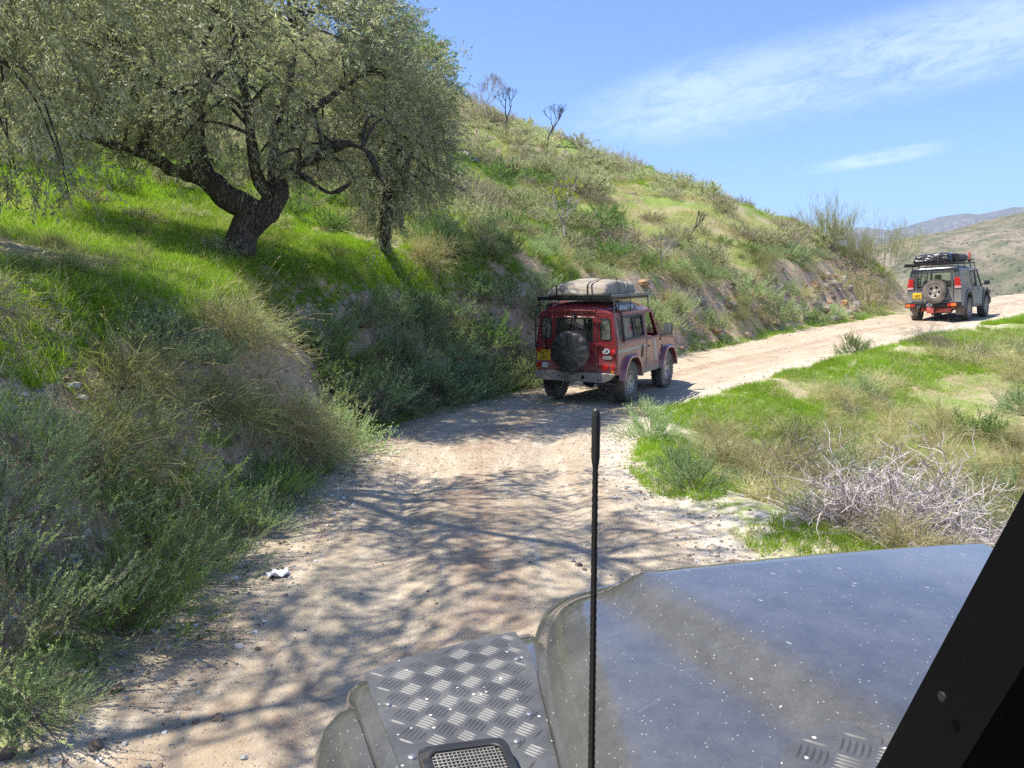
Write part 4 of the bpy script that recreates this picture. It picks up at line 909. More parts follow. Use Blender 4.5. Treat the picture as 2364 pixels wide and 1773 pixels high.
bm = bmesh.new(); tube(bm, [(.10, -.46, .155), (.10, -.40, .155)], .15, 20); part('end_band', bm, blackp, kit)
fl = empty('jack', CD @ Vector((.58, 1.35, 2.05))); fl.rotation_euler = dis.rotation_euler
tag(fl, 'small upright red bar clamped at the front of the grey car\'s roof rack', 'jack')
bm = bmesh.new(); bx(bm, (-.04, -.03, .0), (.04, .03, .06), .01); bx(bm, (-.15, -.03, .05), (.15, .03, .09), .01); part('clamp', bm, blacks, fl)
bm = bmesh.new(); bx(bm, (-.035, -.03, .09), (.035, .03, .36), .012); part('bar', bm, rust, fl)

# ------------------------------------------------------------------ the car the picture is taken from
OWN_H = R(13)
own = empty('off_road_car', (.708, 1.792, .33), OWN_H)
tag(own, 'dusty near-black 4x4 bonnet and chequer-plated wing in the foreground, spotted with splashes', 'car', 'expedition cars on the track')
def ownpaint():
    m, t = new_mat('black_paint_splashed')
    oc = t.a('ShaderNodeTexCoord').outputs['Object']
    n1 = t.noise(oc, 2.2, 5, .6); n2 = t.noise(oc, 14, 6, .7); n3 = t.noise(oc, 160, 3, .7); n4 = t.noise(oc, 420, 2, .6)
    film = t.math('MULTIPLY_ADD', t.ss(t.math('MULTIPLY_ADD', n2, .55, t.math('MULTIPLY', n1, .6)), .35, .85), .16, .10)
    film = t.math('ADD', film, t.math('MULTIPLY', t.ss(n3, .5, .8), .07))
    film = t.math('ADD', film, t.math('MULTIPLY', t.ss(n4, .62, .75), .12))
    # hairline scratches in several directions
    scr = None
    for i, rz in enumerate((.35, 1.0, 2.3)):
        nn = t.noise(t.mapping(t.mapping(oc, (1, 1, 1), (0, 0, rz)), (1, .05, 1), (0, 0, 0), (i * 3.1, i, 0)), 24 + 5 * i, 2, .4)
        k = t.math('MULTIPLY', t.ss(t.math('ABSOLUTE', t.math('SUBTRACT', nn, .5)), .004, .001), t.ss(t.noise(oc, 4 + i, 3, .6), .5, .62))
        scr = k if scr is None else t.math('MAXIMUM', scr, k)
    # pale splashes: little drops, some drawn out along the flow
    sp = None
    for i, (sx_, sc, th, r0) in enumerate((((1, .35, 1), 70, .93, .17), ((.4, 1, 1), 44, .95, .12), ((1, .6, 1), 150, .91, .20), ((.8, .25, 1), 17, .95, .06), ((.6, .9, 1), 190, .94, .20))):
        mp = t.mapping(t.mapping(oc, (1, 1, 1), (0, 0, .5 * i - .4)), sx_, (0, 0, 0), (i * 5.3, 0, 0))
        cc = t.a('ShaderNodeSeparateColor'); t.set(cc.inputs[0], t.vor(mp, sc, 'F1', 1)); d_ = t.vor(mp, sc, 'F1', 0)
        k = t.math('MULTIPLY', t.ss(cc.outputs[0], th, th + .01), t.ss(t.math('ADD', d_, t.math('MULTIPLY', n3, .12)), r0 + .06, r0))
        sp = k if sp is None else t.math('MAXIMUM', sp, k)
    c = t.mix(film, (.011, .012, .014), (.40, .39, .38)); c = t.mix(t.math('MULTIPLY', scr, .07), c, (.55, .54, .52)); c = t.mix(t.math('MULTIPLY', sp, .5), c, (.62, .60, .55))
    s_ = t.a('ShaderNodeBsdfPrincipled'); t.set(s_.inputs['Base Color'], c)
    t.set(s_.inputs['Roughness'], t.math('MULTIPLY_ADD', film, .5, .14)); s_.inputs['Coat Weight'].default_value = .9
    t.set(s_.inputs['Coat Roughness'], t.math('ADD', t.math('MULTIPLY', sp, .6), t.math('MULTIPLY_ADD', film, .22, .04))); s_.inputs['Specular IOR Level'].default_value = .6
    finish(t, s_.outputs[0]); return m
op = ownpaint()
def platemat():
    m, t = new_mat('black_tread_plate')
    oc = t.a('ShaderNodeTexCoord').outputs['Object']
    n1 = t.noise(oc, 9, 5, .65); n3 = t.noise(oc, 170, 3, .7)
    cc = t.a('ShaderNodeSeparateColor'); t.set(cc.inputs[0], t.vor(oc, 75, 'F1', 1)); d_ = t.vor(oc, 75, 'F1', 0)
    sp = t.math('MULTIPLY', t.ss(cc.outputs[0], .90, .91), t.ss(d_, .26, .2))
    c = t.mix(t.math('MULTIPLY_ADD', t.ss(n1, .3, .8), .16, .08), (.035, .037, .042), (.40, .39, .37)); c = t.mix(t.math('MULTIPLY', t.ss(n3, .58, .8), .25), c, (.5, .48, .45)); c = t.mix(sp, c, (.7, .68, .62))
    s_ = t.a('ShaderNodeBsdfPrincipled'); t.set(s_.inputs['Base Color'], c); t.set(s_.inputs['Roughness'], t.math('MULTIPLY_ADD', n1, .15, .42)); s_.inputs['Specular IOR Level'].default_value = .35
    s_.inputs['Coat Weight'].default_value = .12; s_.inputs['Coat Roughness'].default_value = .35
    finish(t, s_.outputs[0]); return m
tp_m = platemat()
def smooth01(t_): t_ = min(1, max(0, t_)); return t_ * t_ * (3 - 2 * t_)
def xedge(y): return -.680 - .15 * max(0, -y) + .05 * max(0, y)                 # line between bonnet and wing
def yfront(x): return .10 + .115 * (1 - min(1, abs(x) / .69) ** 2.2) - .10 * max(0, (abs(x) - .60) / .085) ** 2.5
def bz(x, y):
    """bonnet skin, heights above the ground"""
    ax = abs(x); xe = -xedge(y)
    u_ = (xe - ax)
    z = 1.10 + .085 * (1 - (1 - min(1, max(0, u_) / .135)) ** 2.2)          # rolled side
    z += .012 * (1 - (ax / .6) ** 2)
    a_ = .50 + .20 * min(y, 0)                                                # raised centre gets narrower towards the screen
    z += .066 * smooth01((a_ - ax + .06) / .11) * smooth01((.045 - y) / .12)
    fy = y - (yfront(x) - .20)
    z -= .055 * smooth01(fy / .20) ** 1.4 + .012 * max(0, y + .25)
    z -= .02 * max(0, (-y) - .8)
    return z
bm = bmesh.new(); rows = []
for i in range(66):
    t_ = i / 65; row = []
    for j in range(91):
        s_ = -1 + 2 * j / 90; s_ = math.copysign(1 - (1 - abs(s_)) ** 1.25, s_)
        y0 = -1.16; xe_ = -xedge(y0) * s_; y1 = yfront(s_ * .682)
        y = y0 + (y1 - y0) * (1 - (1 - t_) ** 1.5); x = s_ * -xedge(y)
        row.append((x, y, bz(x, y)))
    rows.append(row)
front = rows[-1]
rows.append([(p[0] * 1.0, p[1] + .012, p[2] - .018) for p in front]); rows.append([(p[0], p[1] + .012, p[2] - .10) for p in front])
loft(bm, rows); part('bonnet', bm, op, own, 40)
# wings
for s_ in (-1, 1):
    bm = bmesh.new(); rows = []
    for y in (-1.20, -.9, -.6, -.3, -.12, -.06, -.03, 0):
        k = 0 if y < -.06 else (y + .06) / .06; ya = y
        zt = 1.085 - .03 * (y + 1.2) / 1.2 * 1 + (-.02 * k)
        fx = lambda x: y + (.155 * smooth01((1.16 - abs(x)) / .52) if y > -.4 else 0) * smooth01((y + .4) / .3)
        xo = -xedge(y); rows.append([(s_ * (xo - .08), fx(xo), zt - .03), (s_ * (xo - .03), fx(xo), zt), (s_ * (xo * .5 + .53), fx(xo * .5 + .53), zt), (s_ * 1.065, y, zt), (s_ * 1.085, y - .01, zt - .010), (s_ * 1.092, y - .012, zt - .03), (s_ * 1.092, y - .012, .62)])
    rows.append([(p[0], p[1] + .012, p[2] - .03) for p in rows[-1]]); rows.append([(p[0], p[1], min(p[2], .9)) for p in rows[-1]])
    loft(bm, rows); w_ = part('wing', bm, op, own, 40)
    # swollen wheel-arch flare along the outside of the wing
    bm = bmesh.new(); rows = []
    for k in range(29):
        a_ = 180 * k / 28; y = -.52 + .56 * math.cos(R(a_)) * (1 if a_ > 90 else .93); zl = .44 + .50 * math.sin(R(a_)); e_ = smooth01(math.sin(R(a_)) * 1.5)
        zt_ = 1.062 - .03 * (y + 1.2) / 1.2 if a_ else .9
        b_ = .45 + .55 * e_; q = max(0, (y + .16) / .16); zt_ -= .07 * q * q
        rows.append([(s_ * 1.090, y + .02 * q, zt_ + .004), (s_ * (1.090 + .022 * b_), y + .012 * q, zt_ + .002), (s_ * (1.090 + .060 * b_), y, zt_ - .028), (s_ * (1.090 + .085 * b_), y - .01, zt_ - .085), (s_ * (1.090 + .092 * b_), y - .01, max(zl, min(zt_ - .2, .80))), (s_ * (1.090 + .092 * b_), y - .01, zl), (s_ * 1.08, y - .01, zl)])
    loft(bm, rows); part('wheel_arch', bm, op, w_, 50)
    bm = bmesh.new(); tube(bm, [(s_ * 1.175, -.36, .90), (s_ * 1.205, -.36, .90), (s_ * 1.205, -.37, .84)], .006, 6); part('arch_clip', bm, blackp, w_)
    # tread plate lying on the wing
    def ztop(y): return 1.085 - .03 * (y + 1.2) / 1.2 + .004
    bm = bmesh.new()
    out = [(-1.055, -1.17), (-1.055, -.5), (-1.055, -.1), (-1.05, .0), (-.96, .045), (-.85, .085), (-.76, .115), (-.69, .125), (-.682, .0), (-.755, -.5), (-.855, -1.17)]
    top = [bm.verts.new((-s_ * x, y, ztop(y))) for x, y in out]; bot = [bm.verts.new((-s_ * x, y, ztop(y) - .006)) for x, y in out]
    bm.faces.new(top); bm.faces.new(bot[::-1])
    for k in range(len(out)): bm.faces.new((top[k], top[(k + 1) % len(out)], bot[(k + 1) % len(out)], bot[k]))
    tp = part('tread_plate', bm, tp_m, w_)
    bm = bmesh.new(); c_ = .0475
    for iu in range(-40, 41):
        for iv in range(-40, 41):
            u_, v_ = iu * c_, iv * c_; cx, cy = (u_ - v_) * .7071, (u_ + v_) * .7071 - .6
            ori = (iu + iv) % 2
            for b in range(5):
                off = (b - 2) * .0090; dirv = Vector((.7071, .7071)) if ori else Vector((-.7071, .7071)); nv = Vector((-dirv.y, dirv.x))
                c0 = Vector((cx, cy)) + nv * off; L = .0225 - .0014 * abs(b - 2)
                e0, e1 = c0 - dirv * L, c0 + dirv * L
                if not all(.692 + .15 * max(0, -q.y) < q.x < 1.045 and -1.16 < q.y < .115 - .11 * smooth01((q.x - .72) / .32) for q in (e0, e1)): continue
                if any(.81 < q.x < 1.06 and q.y < -.32 and q.y > -.95 for q in (e0, e1)): continue
                xs = s_ * 1.0
                def P(q, dz): return bm.verts.new((xs * q.x, q.y, ztop(q.y) + dz))
                w4 = .0031; a0, a1 = P(e0, .0), P(e1, .0); m0, m1 = P(c0 + nv * w4, .0), P(c0 - nv * w4, .0)
                q0, q1 = P(c0 - dirv * L * .55, .0020), P(c0 + dirv * L * .55, .0020)
                h0, h1 = P(c0 - dirv * L * .5 + nv * w4, 0), P(c0 - dirv * L * .5 - nv * w4, 0); h2, h3 = P(c0 + dirv * L * .5 + nv * w4, 0), P(c0 + dirv * L * .5 - nv * w4, 0)
                for f in ((a0, h1, q0), (a0, q0, h0), (h0, q0, q1, h2), (h1, h3, q1, q0), (h2, q1, a1), (h3, a1, q1)): bm.faces.new(f)
                for v in (m0, m1): bm.verts.remove(v)
    me = bpy.data.meshes.new('tread_bars'); bmesh.ops.recalc_face_normals(bm, faces=bm.faces); bm.to_mesh(me); bm.free()
    tag(link('tread_bars', me, tp_m, tp), kind='stuff')
    # intake grille set in the plate
    fr_ = rounded([(.835, -.93), (.835, -.36), (1.030, -.36), (1.030, -.93)], .03); ho = rounded([(.855, -.91), (.855, -.38), (1.010, -.38), (1.010, -.91)], .022)
    me = panel_mesh('grille_frame', [(s_ * a, b) for a, b in fr_], [[(s_ * a, b) for a, b in ho]], .014, .003); xf(me, Matrix.Translation((0, 0, 1.094)))
    for v in me.vertices: v.co.z += -.025 * (v.co.y + .45)
    gfr = part('grille_frame', me, blackp, tp)
    bm = bmesh.new()
    for k in range(18):
        xx = .858 + .0087 * k; bx(bm, (min(s_ * xx, s_ * (xx + .0022)), -.91, 1.092), (max(s_ * xx, s_ * (xx + .0022)), -.38, 1.0955))
    for k in range(60):
        yy = -.908 + .0089 * k; bx(bm, (min(s_ * .855, s_ * 1.010), yy, 1.093), (max(s_ * .855, s_ * 1.010), yy + .0022, 1.0965))
    me = bm_mesh('grille_mesh', bm)
    for v in me.vertices: v.co.z += -.025 * (v.co.y + .45)
    link('grille_mesh', me, plain('dusty_mesh', (.14, .135, .12), .7, dirt=(.48, .43, .36), dirt_amt=.5), tp)
    for (xx, yy) in ((.72, -.02), (.75, -.25), (.80, -.335), (1.03, -.34), (1.03, -.15), (.92, -.34), (.805, -.62)):
        if -.05 < 0: pass
        bm = bmesh.new(); lathe(bm, [(0, .0085), (.0025, .0075), (.004, .004), (.0032, 0)], 12, Matrix.Translation((s_ * xx, yy, ztop(yy) + .0005)) @ Matrix.Rotation(R(-90), 4, 'Y')); part('screw', bm, chrome, tp)
# tread plate let into the bonnet, nearest the screen
out = rounded([(-.56, -1.14), (-.56, -.78), (-.48, -.665), (-.24, -.64), (-.12, -.75), (-.12, -1.14)], .07)
me = panel_mesh('bonnet_plate', out, (), .006, .001)
bm = bmesh.new(); bm.from_mesh(me); bmesh.ops.triangulate(bm, faces=bm.faces); 
for v in bm.verts: v.co.z = 1.232 + v.co.z
bp = part('bonnet_plate', bm, tp_m, own)
bm = bmesh.new()
for iu in range(-20, 21):
    for iv in range(-30, 21):
        u_, v_ = iu * .0475, iv * .0475; cx, cy = (u_ - v_) * .7071 - .3, (u_ + v_) * .7071 - .75; ori = (iu + iv) % 2
        for b in range(5):
            dv_ = Vector((.7071, .7071)) if ori else Vector((-.7071, .7071)); nv = Vector((-dv_.y, dv_.x)); c0 = Vector((cx, cy)) + nv * (b - 2) * .0088; L = .020
            e0, e1 = c0 - dv_ * L, c0 + dv_ * L
            if not all(-.545 < q.x < -.135 and -1.13 < q.y < -.68 - .08 * max(0, (abs(q.x + .35) - .12) / .06) for q in (e0, e1)): continue
            P = lambda q, dz: bm.verts.new((q.x, q.y, 1.2352 + dz))
            w4 = .0031; a0, a1, q0, q1 = P(e0, 0), P(e1, 0), P(c0 - dv_ * L * .55, .0020), P(c0 + dv_ * L * .55, .0020)
            h0, h1, h2, h3 = P(c0 - dv_ * L * .5 + nv * w4, 0), P(c0 - dv_ * L * .5 - nv * w4, 0), P(c0 + dv_ * L * .5 + nv * w4, 0), P(c0 + dv_ * L * .5 - nv * w4, 0)
            for f in ((a0, h1, q0), (a0, q0, h0), (h0, q0, q1, h2), (h1, h3, q1, q0), (h2, q1, a1), (h3, a1, q1)): bm.faces.new(f)
tag(part('tread_bars', bm, tp_m, bp), kind='stuff')
for (xx, yy) in ((-.36, -.63), (-.50, -.75)):
    bm = bmesh.new(); lathe(bm, [(0, .010), (.003, .009), (.005, .005), (.004, 0)], 12, Matrix.Translation((xx, yy, 1.232)) @ Matrix.Rotation(R(-90), 4, 'Y')); part('screw', bm, chrome, bp)
# grille, lamps, bumper
bm = bmesh.new(); bx(bm, (-.60, .05, .60), (.60, .09, 1.05), .01); part('grille_panel', bm, blackp, own)
for k in range(7):
    bm = bmesh.new(); bx(bm, (-.38, .09, .68 + .045 * k), (.38, .115, .70 + .045 * k), .004); part('grille_slat', bm, blacks, own)
for s_ in (1, -1):
    bm = bmesh.new(); lathe(bm, [(-.01, .10), (.02, .095), (.03, .085), (.05, .04), (.055, 0)], 24, Matrix.Translation((s_ * .52, .09, .84)) @ Matrix.Rotation(R(90), 4, 'Z')); part('headlight', bm, lampwht, own)
bm = bmesh.new(); bx(bm, (-.90, .16, .48), (.90, .30, .66), .015); part('front_bumper', bm, blacks, own)
# screen pillars, header, glass, seal
def slant(y0, z0, x, dx, dy, z1=1.80):
    """post along the rake of the windscreen"""
    k = -.425; y1 = y0 + (z1 - z0) * k
    bm = bmesh.new(); loft(bm, [[(x, y0, z0), (x + dx, y0, z0), (x + dx, y0 - dy, z0), (x, y0 - dy, z0), (x, y0, z0)], [(x * .985, y1, z1), (x * .985 + dx, y1, z1), (x * .985 + dx, y1 - dy, z1), (x * .985, y1 - dy, z1), (x * .985, y1, z1)]]); return bm
pil = plain('black_frame', (.002, .002, .003), .55, scale=30, spec=.15, dirt=(.16, .18, .17), dirt_amt=-.16)
for s_ in (-1, 1):
    x0 = -.745 if s_ < 0 else .675
    part('windscreen_pillar', slant(-1.00, 1.16, x0, .07, .05), pil, own)
    part('windscreen_seal', slant(-1.012, 1.16, -.673 if s_ < 0 else .663, .010, .006), plain('grey_seal', (.16, .165, .15), .8), own)
for zz in (1.63,):
    bm = bmesh.new(); lathe(bm, [(0, .0032), (.0012, .0028), (.0016, .0)], 10, Matrix.Translation((-.747, -1.00 - .425 * (zz - 1.16) - .025, zz)) @ Matrix.Rotation(R(180), 4, 'Z')); part('pillar_screw', bm, blackp, own)
bm = slant(-1.012, 1.16, -.663, 1.326, .005); part('windscreen', bm, glassmat('windscreen_glass', (.62, .68, .66), .06, dust=.10), own)
bm = bmesh.new(); bx(bm, (-.80, -1.19, .70), (.80, -1.0, 1.155), .015); part('scuttle', bm, op, own)
bm = bmesh.new(); bx(bm, (-.60, -1.40, 1.02), (.60, -1.10, 1.165), .03); part('dashboard', bm, trim_m, own)
bm = bmesh.new(); bx(bm, (-.735, -1.45, 1.80), (.735, -1.31, 1.86), .01); part('windscreen_header', bm, pil, own)
bm = bmesh.new(); loft(bm, [[(u_ * .72, y_, 1.80 + z_ * (1 - abs(u_) ** 5)) for u_ in np.linspace(-1, 1, 17)] for y_, z_ in ((-1.46, .05), (-1.56, .10), (-1.9, .15), (-3.75, .15), (-3.85, .10), (-3.87, 0))]); part('roof', bm, op, own, 50)
for s_ in (-1, 1):
    X = s_ * .80
    d = part('door', flat('door', [(-1.95, .58), (-1.95, 1.15), (-1.19, 1.15), (-1.19, .58)], x=X, thick=.04, bevel=.008), op, own)
    bm = bmesh.new()
    for pts in (([-1.94, 1.15], [-1.94, 1.78]), ([-1.94, 1.77], [-1.44, 1.77])):
        tube(bm, [(X * (1 - .1 * (p[1] - 1.15)), p[0], p[1]) for p in pts], .018, 8)
    part('window_frame', bm, pil, d)
    part('body_side', flat('body_side', [(-3.85, .60), (-3.85, 1.15), (-1.96, 1.15), (-1.96, .58), (-2.30, .58)] + arcpts(-2.80, .43, .48, 20, 160, 8) + [(-3.30, .60)], x=X, thick=.03, bevel=.006), op, own)
    part('top_side', flat('top_side', [(-3.85, 1.155), (-3.85, 1.80), (-1.96, 1.80), (-1.96, 1.155)], x=X, thick=.03, bevel=.004, lean=.12, z0=1.15, holes=[rounded([(-3.5, 1.25), (-3.5, 1.68), (-2.1, 1.68), (-2.1, 1.25)], .05)]), op, own)
    add_wheel(own, WM, s_ * .90, -.44, .39, s_, .3, R(6)); add_wheel(own, WM, s_ * .90, -2.80, .39, s_, 1.3)
bm = bmesh.new(); bx(bm, (-.80, -3.87, .60), (.80, -3.84, 1.8), .01); part('tail_panel', bm, op, own)
bm = bmesh.new(); bx(bm, (-.78, -3.8, .55), (.78, -1.0, .62)); part('floor', bm, chassis_m, own)
# ribbed whip aerial standing on the wing
an = empty('radio_antenna', (0, 0, 0), 0, own)
ax, ay = -.882, -.985; rads = []; pts = []
z = 1.085
while z < 1.733:
    k = (z - 1.085) / .65; r_ = .0044 - .0018 * k; pts += [(ax, ay, z), (ax, ay, z + .0035)]; rads += [r_ * 1.0, r_ * .84]; z += .007
bm = bmesh.new(); tube(bm, pts, rads, 10); part('whip', bm, plain('coil_black', (.010, .010, .011), .45), an)
bm = bmesh.new(); tube(bm, [(ax, ay, 1.724), (ax, ay, 1.730), (ax, ay, 1.764), (ax, ay, 1.770), (ax, ay, 1.772)], [.0030, .0037, .0037, .0030, .001], 14); part('tip', bm, blackp, an)
bm = bmesh.new(); tube(bm, [(ax, ay, 1.07), (ax, ay, 1.10), (ax, ay, 1.12)], [.016, .015, .006], 14); part('base', bm, blackp, an)

# the wings draw in slightly towards the screen
_seen = set()
for o_ in own.children_recursive:
    if o_.type == 'MESH' and o_.name.split('.')[0] in ('wing', 'wheel_arch', 'tread_plate', 'tread_bars', 'grille_frame', 'grille_mesh', 'screw', 'wing_front', 'arch_clip') and o_.data.name not in _seen:
        _seen.add(o_.data.name)
        for v in o_.data.vertices:
            k = smooth01((abs(v.co.x) - .74) / .30) * .14 * min(.7, max(0, -v.co.y)); v.co.x -= math.copysign(k, v.co.x)

# ------------------------------------------------------------------ plants: building blocks
TILT = 1
class PB:
    """collects ribbons (stems) and leaf quads; v = shade of the piece, mi = material slot"""
    def __init__(s): s.V = []; s.F = []; s.v = []; s.m = []; s.n = 0
    def add(s, V, F, v, m):
        s.V.append(V.reshape(-1, 3)); s.F.append(F.reshape(-1, 4) + s.n); s.v.append(np.broadcast_to(v, (len(V.reshape(-1, 3)),))); s.m.append(np.full(len(F.reshape(-1, 4)), m)); s.n += len(V.reshape(-1, 3))
    def mesh(s, name, mats):
        me = mesh_np(name, np.concatenate(s.V), [np.concatenate(s.F)], attrs={'v': np.concatenate(s.v)}, mi=np.concatenate(s.m))
        for m_ in mats: me.materials.append(m_)
        return me
def unit(a): return a / np.maximum(np.linalg.norm(a, axis=-1, keepdims=True), 1e-9)
def stems(g, n, L, spread, droop, segs=4, r0=.06, wob=.08, lean=(0, 0), base=None, dirs=None, pw=.6, up=0.0):
    """n bowed shoots -> points (n, segs+1, 3)"""
    if dirs is None:
        th = g.uniform(0, 2 * np.pi, n); ph = R(spread) * g.uniform(0, 1, n) ** pw
        dirs = np.stack([np.sin(ph) * np.cos(th) + lean[0], np.sin(ph) * np.sin(th) + lean[1], np.cos(ph)], 1)
    dirs = unit(dirs); L = g.uniform(L[0], L[1], n)
    if base is None:
        a_ = g.uniform(0, 2 * np.pi, n); r_ = r0 * np.sqrt(g.uniform(0, 1, n)); base = np.stack([r_ * np.cos(a_), r_ * np.sin(a_), 0 * a_], 1)
    t_ = np.linspace(0, 1, segs + 1)[None, :, None]
    P = base[:, None] + dirs[:, None] * L[:, None, None] * t_
    P[..., 2] += (up - droop * g.uniform(.5, 1.3, n))[:, None] * L[:, None] * t_[..., 0] ** 2
    P += np.cumsum(g.normal(0, wob / segs, (n, segs + 1, 3)), 1) * L[:, None, None] * t_
    return P
def ribbon(pb, g, P, w, v, m=0, taper=.8):
    n, k, _ = P.shape; T = unit(np.gradient(P, axis=1)); side = unit(np.cross(T, unit(g.normal(0, 1, (n, 1, 3)))))
    ww = (w * (1 - taper * np.linspace(0, 1, k)))[None, :, None] * g.uniform(.7, 1.3, (n, 1, 1))
    V = np.stack([P - side * ww / 2, P + side * ww / 2], 2)          # n,k,2,3
    ix = np.arange(n * k * 2).reshape(n, k, 2)
    F = np.stack([ix[:, :-1, 0], ix[:, :-1, 1], ix[:, 1:, 1], ix[:, 1:, 0]], -1)
    pb.add(V, F, np.repeat(np.clip(v, 0, 1), k * 2), m)
def leaves(pb, g, P, per, l, w, ang=35, t0=.25, m=1, vs=(0, 1), fold=.0, vbase=None):
    n, k, _ = P.shape; N = n * per
    si = np.repeat(np.arange(n), per); t_ = g.uniform(t0, 1, N) * (k - 1); i0 = np.minimum(t_.astype(int), k - 2); f = (t_ - i0)[:, None]
    b = P[si, i0] * (1 - f) + P[si, i0 + 1] * f; T = unit(P[si, i0 + 1] - P[si, i0])
    r_ = unit(np.cross(T, g.normal(0, 1, (N, 3)))); a_ = R(ang) * g.uniform(.5, 1.4, N)[:, None]
    d = unit(T * np.cos(a_) + r_ * np.sin(a_)); s_ = unit(np.cross(d, g.normal(0, 1, (N, 3))))
    ll = l * g.uniform(.6, 1.25, N)[:, None]; wn = w * g.uniform(.7, 1.2, N)[:, None] / 2
    V = np.stack([b, b + d * ll * .45 + s_ * wn, b + d * ll, b + d * ll * .45 - s_ * wn], 1)
    F = np.arange(N * 4).reshape(N, 4)
    v = g.uniform(vs[0], vs[1], N) if vbase is None else np.clip(vbase[si] + g.normal(0, .18, N), 0, 1)
    pb.add(V, F, np.repeat(v, 4), m)
def shoots(g, P, per, L, up=.5, out=.4, t0=.35, segs=3, droop=.0, wob=.1):
    n, k, _ = P.shape; N = n * per; si = np.repeat(np.arange(n), per)
    t_ = g.uniform(t0, 1, N) * (k - 1); i0 = np.minimum(t_.astype(int), k - 2); f = (t_ - i0)[:, None]
    b = P[si, i0] * (1 - f) + P[si, i0 + 1] * f; T = unit(P[si, i0 + 1] - P[si, i0])
    d = unit(T + np.array([0, 0, up]) + g.normal(0, out, (N, 3)))
    return stems(g, N, L, 0, droop, segs, base=b, dirs=d, wob=wob)

stem_dry = leafmat('dry_stem', (.15, .12, .085), (.40, .34, .25), trans=.1, rough=.8)
stem_pale = leafmat('pale_twig', (0.180, 0.148, 0.139), (0.410, 0.361, 0.336), trans=.0, rough=.8, ovar=.15)
m_sage = leafmat('sage_leaf', (0.150, 0.216, 0.096), (0.408, 0.516, 0.288), trans=0.38)
m_sagel = leafmat('pale_sage_leaf', (0.253, 0.341, 0.152), (0.594, 0.695, 0.418), trans=0.4)
m_green = leafmat('green_leaf', (0.102, 0.192, 0.048), (0.288, 0.420, 0.132), trans=0.42)
m_straw = leafmat('straw_blade', (0.278, 0.253, 0.127), (0.708, 0.620, 0.392), trans=0.4, rough=.7)
m_olived = leafmat('olive_drab_blade', (0.150, 0.169, 0.069), (0.413, 0.406, 0.213), trans=0.42, rough=.7)
m_brown = leafmat('brown_twig', (0.144, 0.114, 0.096), (0.360, 0.300, 0.252), trans=0.2, rough=.8)
m_grass = leafmat('grass_blade', (.15, .26, .02), (.34, .46, .05), trans=.5, rough=.5, ovar=.34)
m_olive = leafmat('olive_leaf', (.19, .20, .11), (.54, .55, .38), (1.15, 1.2, .8), trans=.4, rough=.45, ovar=.2, spec=.5)
m_fresh = leafmat('fresh_green_leaf', (.085, .16, .02), (.20, .30, .05), trans=.5)
m_yel = leafmat('yellow_green_leaf', (.26, .30, .03), (.42, .44, .07), trans=.5)
m_hill = leafmat('hill_scrub_leaf', (0.316, 0.337, 0.196), (0.720, 0.720, 0.480), trans=0.32, ovar=.3)
m_hillb = leafmat('hill_scrub_brown', (0.330, 0.291, 0.225), (0.688, 0.608, 0.476), trans=0.25, ovar=.3)
def barkmat():
    m, t = new_mat('bark'); oc = t.a('ShaderNodeTexCoord').outputs['Object']
    n = t.noise(t.mapping(oc, (6, 6, 1.4)), 3, 6, .65, .5); v_ = t.vor(t.mapping(oc, (9, 9, 2)), 3, 'DISTANCE_TO_EDGE')
    c = t.mix(t.ss(n, .3, .7), (.055, .042, .034), (.16, .13, .105)); c = t.mix(t.ss(v_, .08, .0), c, (.02, .016, .013))
    p = t.a('ShaderNodeBsdfPrincipled'); t.set(p.inputs['Base Color'], c); p.inputs['Roughness'].default_value = .9
    t.set(p.inputs['Normal'], t.bump(t.math('ADD', n, t.math('MULTIPLY', t.ss(v_, 0, .15), .7)), 1.0, .03)); finish(t, p.outputs[0]); return m
bark = barkmat()

def P_sage(seed, leafm=None, L=(.5, .88), n1=62, sh=8, lv=16, spread=82, lsz=1.0, droop=.22):
    g = np.random.default_rng(seed); pb = PB()
    A = stems(g, n1, L, spread, droop, 4, .08, .12); ribbon(pb, g, A, .009, g.uniform(0, .5, n1), 0)
    B = shoots(g, A, sh, (.16, .32), .75, .35, .35, 3); vb = g.uniform(.1, .8, len(B)); ribbon(pb, g, B, .004, vb, 0)
    leaves(pb, g, B, lv, .040 * lsz, .0115 * lsz, 38, .12, 1, vbase=vb)
    return pb.mesh('shrub', [stem_dry, leafm or m_sage])
def P_fine(seed, leafm, n1=90, sh=8, L=(.5, .95), spread=85, droop=.45, lean=(0, 0), w=.006, stalks=34, L2=(.2, .42), up=.2, stalkm=None):
    """wispy bush of hair-thin shoots"""
    g = np.random.default_rng(seed); pb = PB()
    A = stems(g, n1, L, spread, droop, 5, .08, .15, lean); ribbon(pb, g, A, .006, g.uniform(0, .6, n1), 0)
    B = shoots(g, A, sh, L2, up, .5, .2, 4, .25); ribbon(pb, g, B, w, g.uniform(0, 1, len(B)), 1)
    C = shoots(g, B, 3, (.08, .18), .1, .6, .3, 2); ribbon(pb, g, C, w * .75, g.uniform(0, 1, len(C)), 1)
    if stalks:
        D = stems(g, stalks, (.9, 1.5), 60, .35, 6, .1, .08, lean); ribbon(pb, g, D, .0045, g.uniform(.5, 1, stalks), 2)
        leaves(pb, g, D, 8, .03, .006, 25, .8, 2, (.4, 1))
    return pb.mesh('shrub', [stem_dry, leafm, stalkm or m_straw])
def P_tussock(seed, mat, n=420, L=(.4, .95), spread=52, droop=.55, lean=(0, 0), w=.0065):
    g = np.random.default_rng(seed); pb = PB(); A = stems(g, n, L, spread, droop, 5, .11, .1, lean, pw=.8); ribbon(pb, g, A, w, g.uniform(0, 1, n), 0)
    return pb.mesh('grass_tussock', [mat])
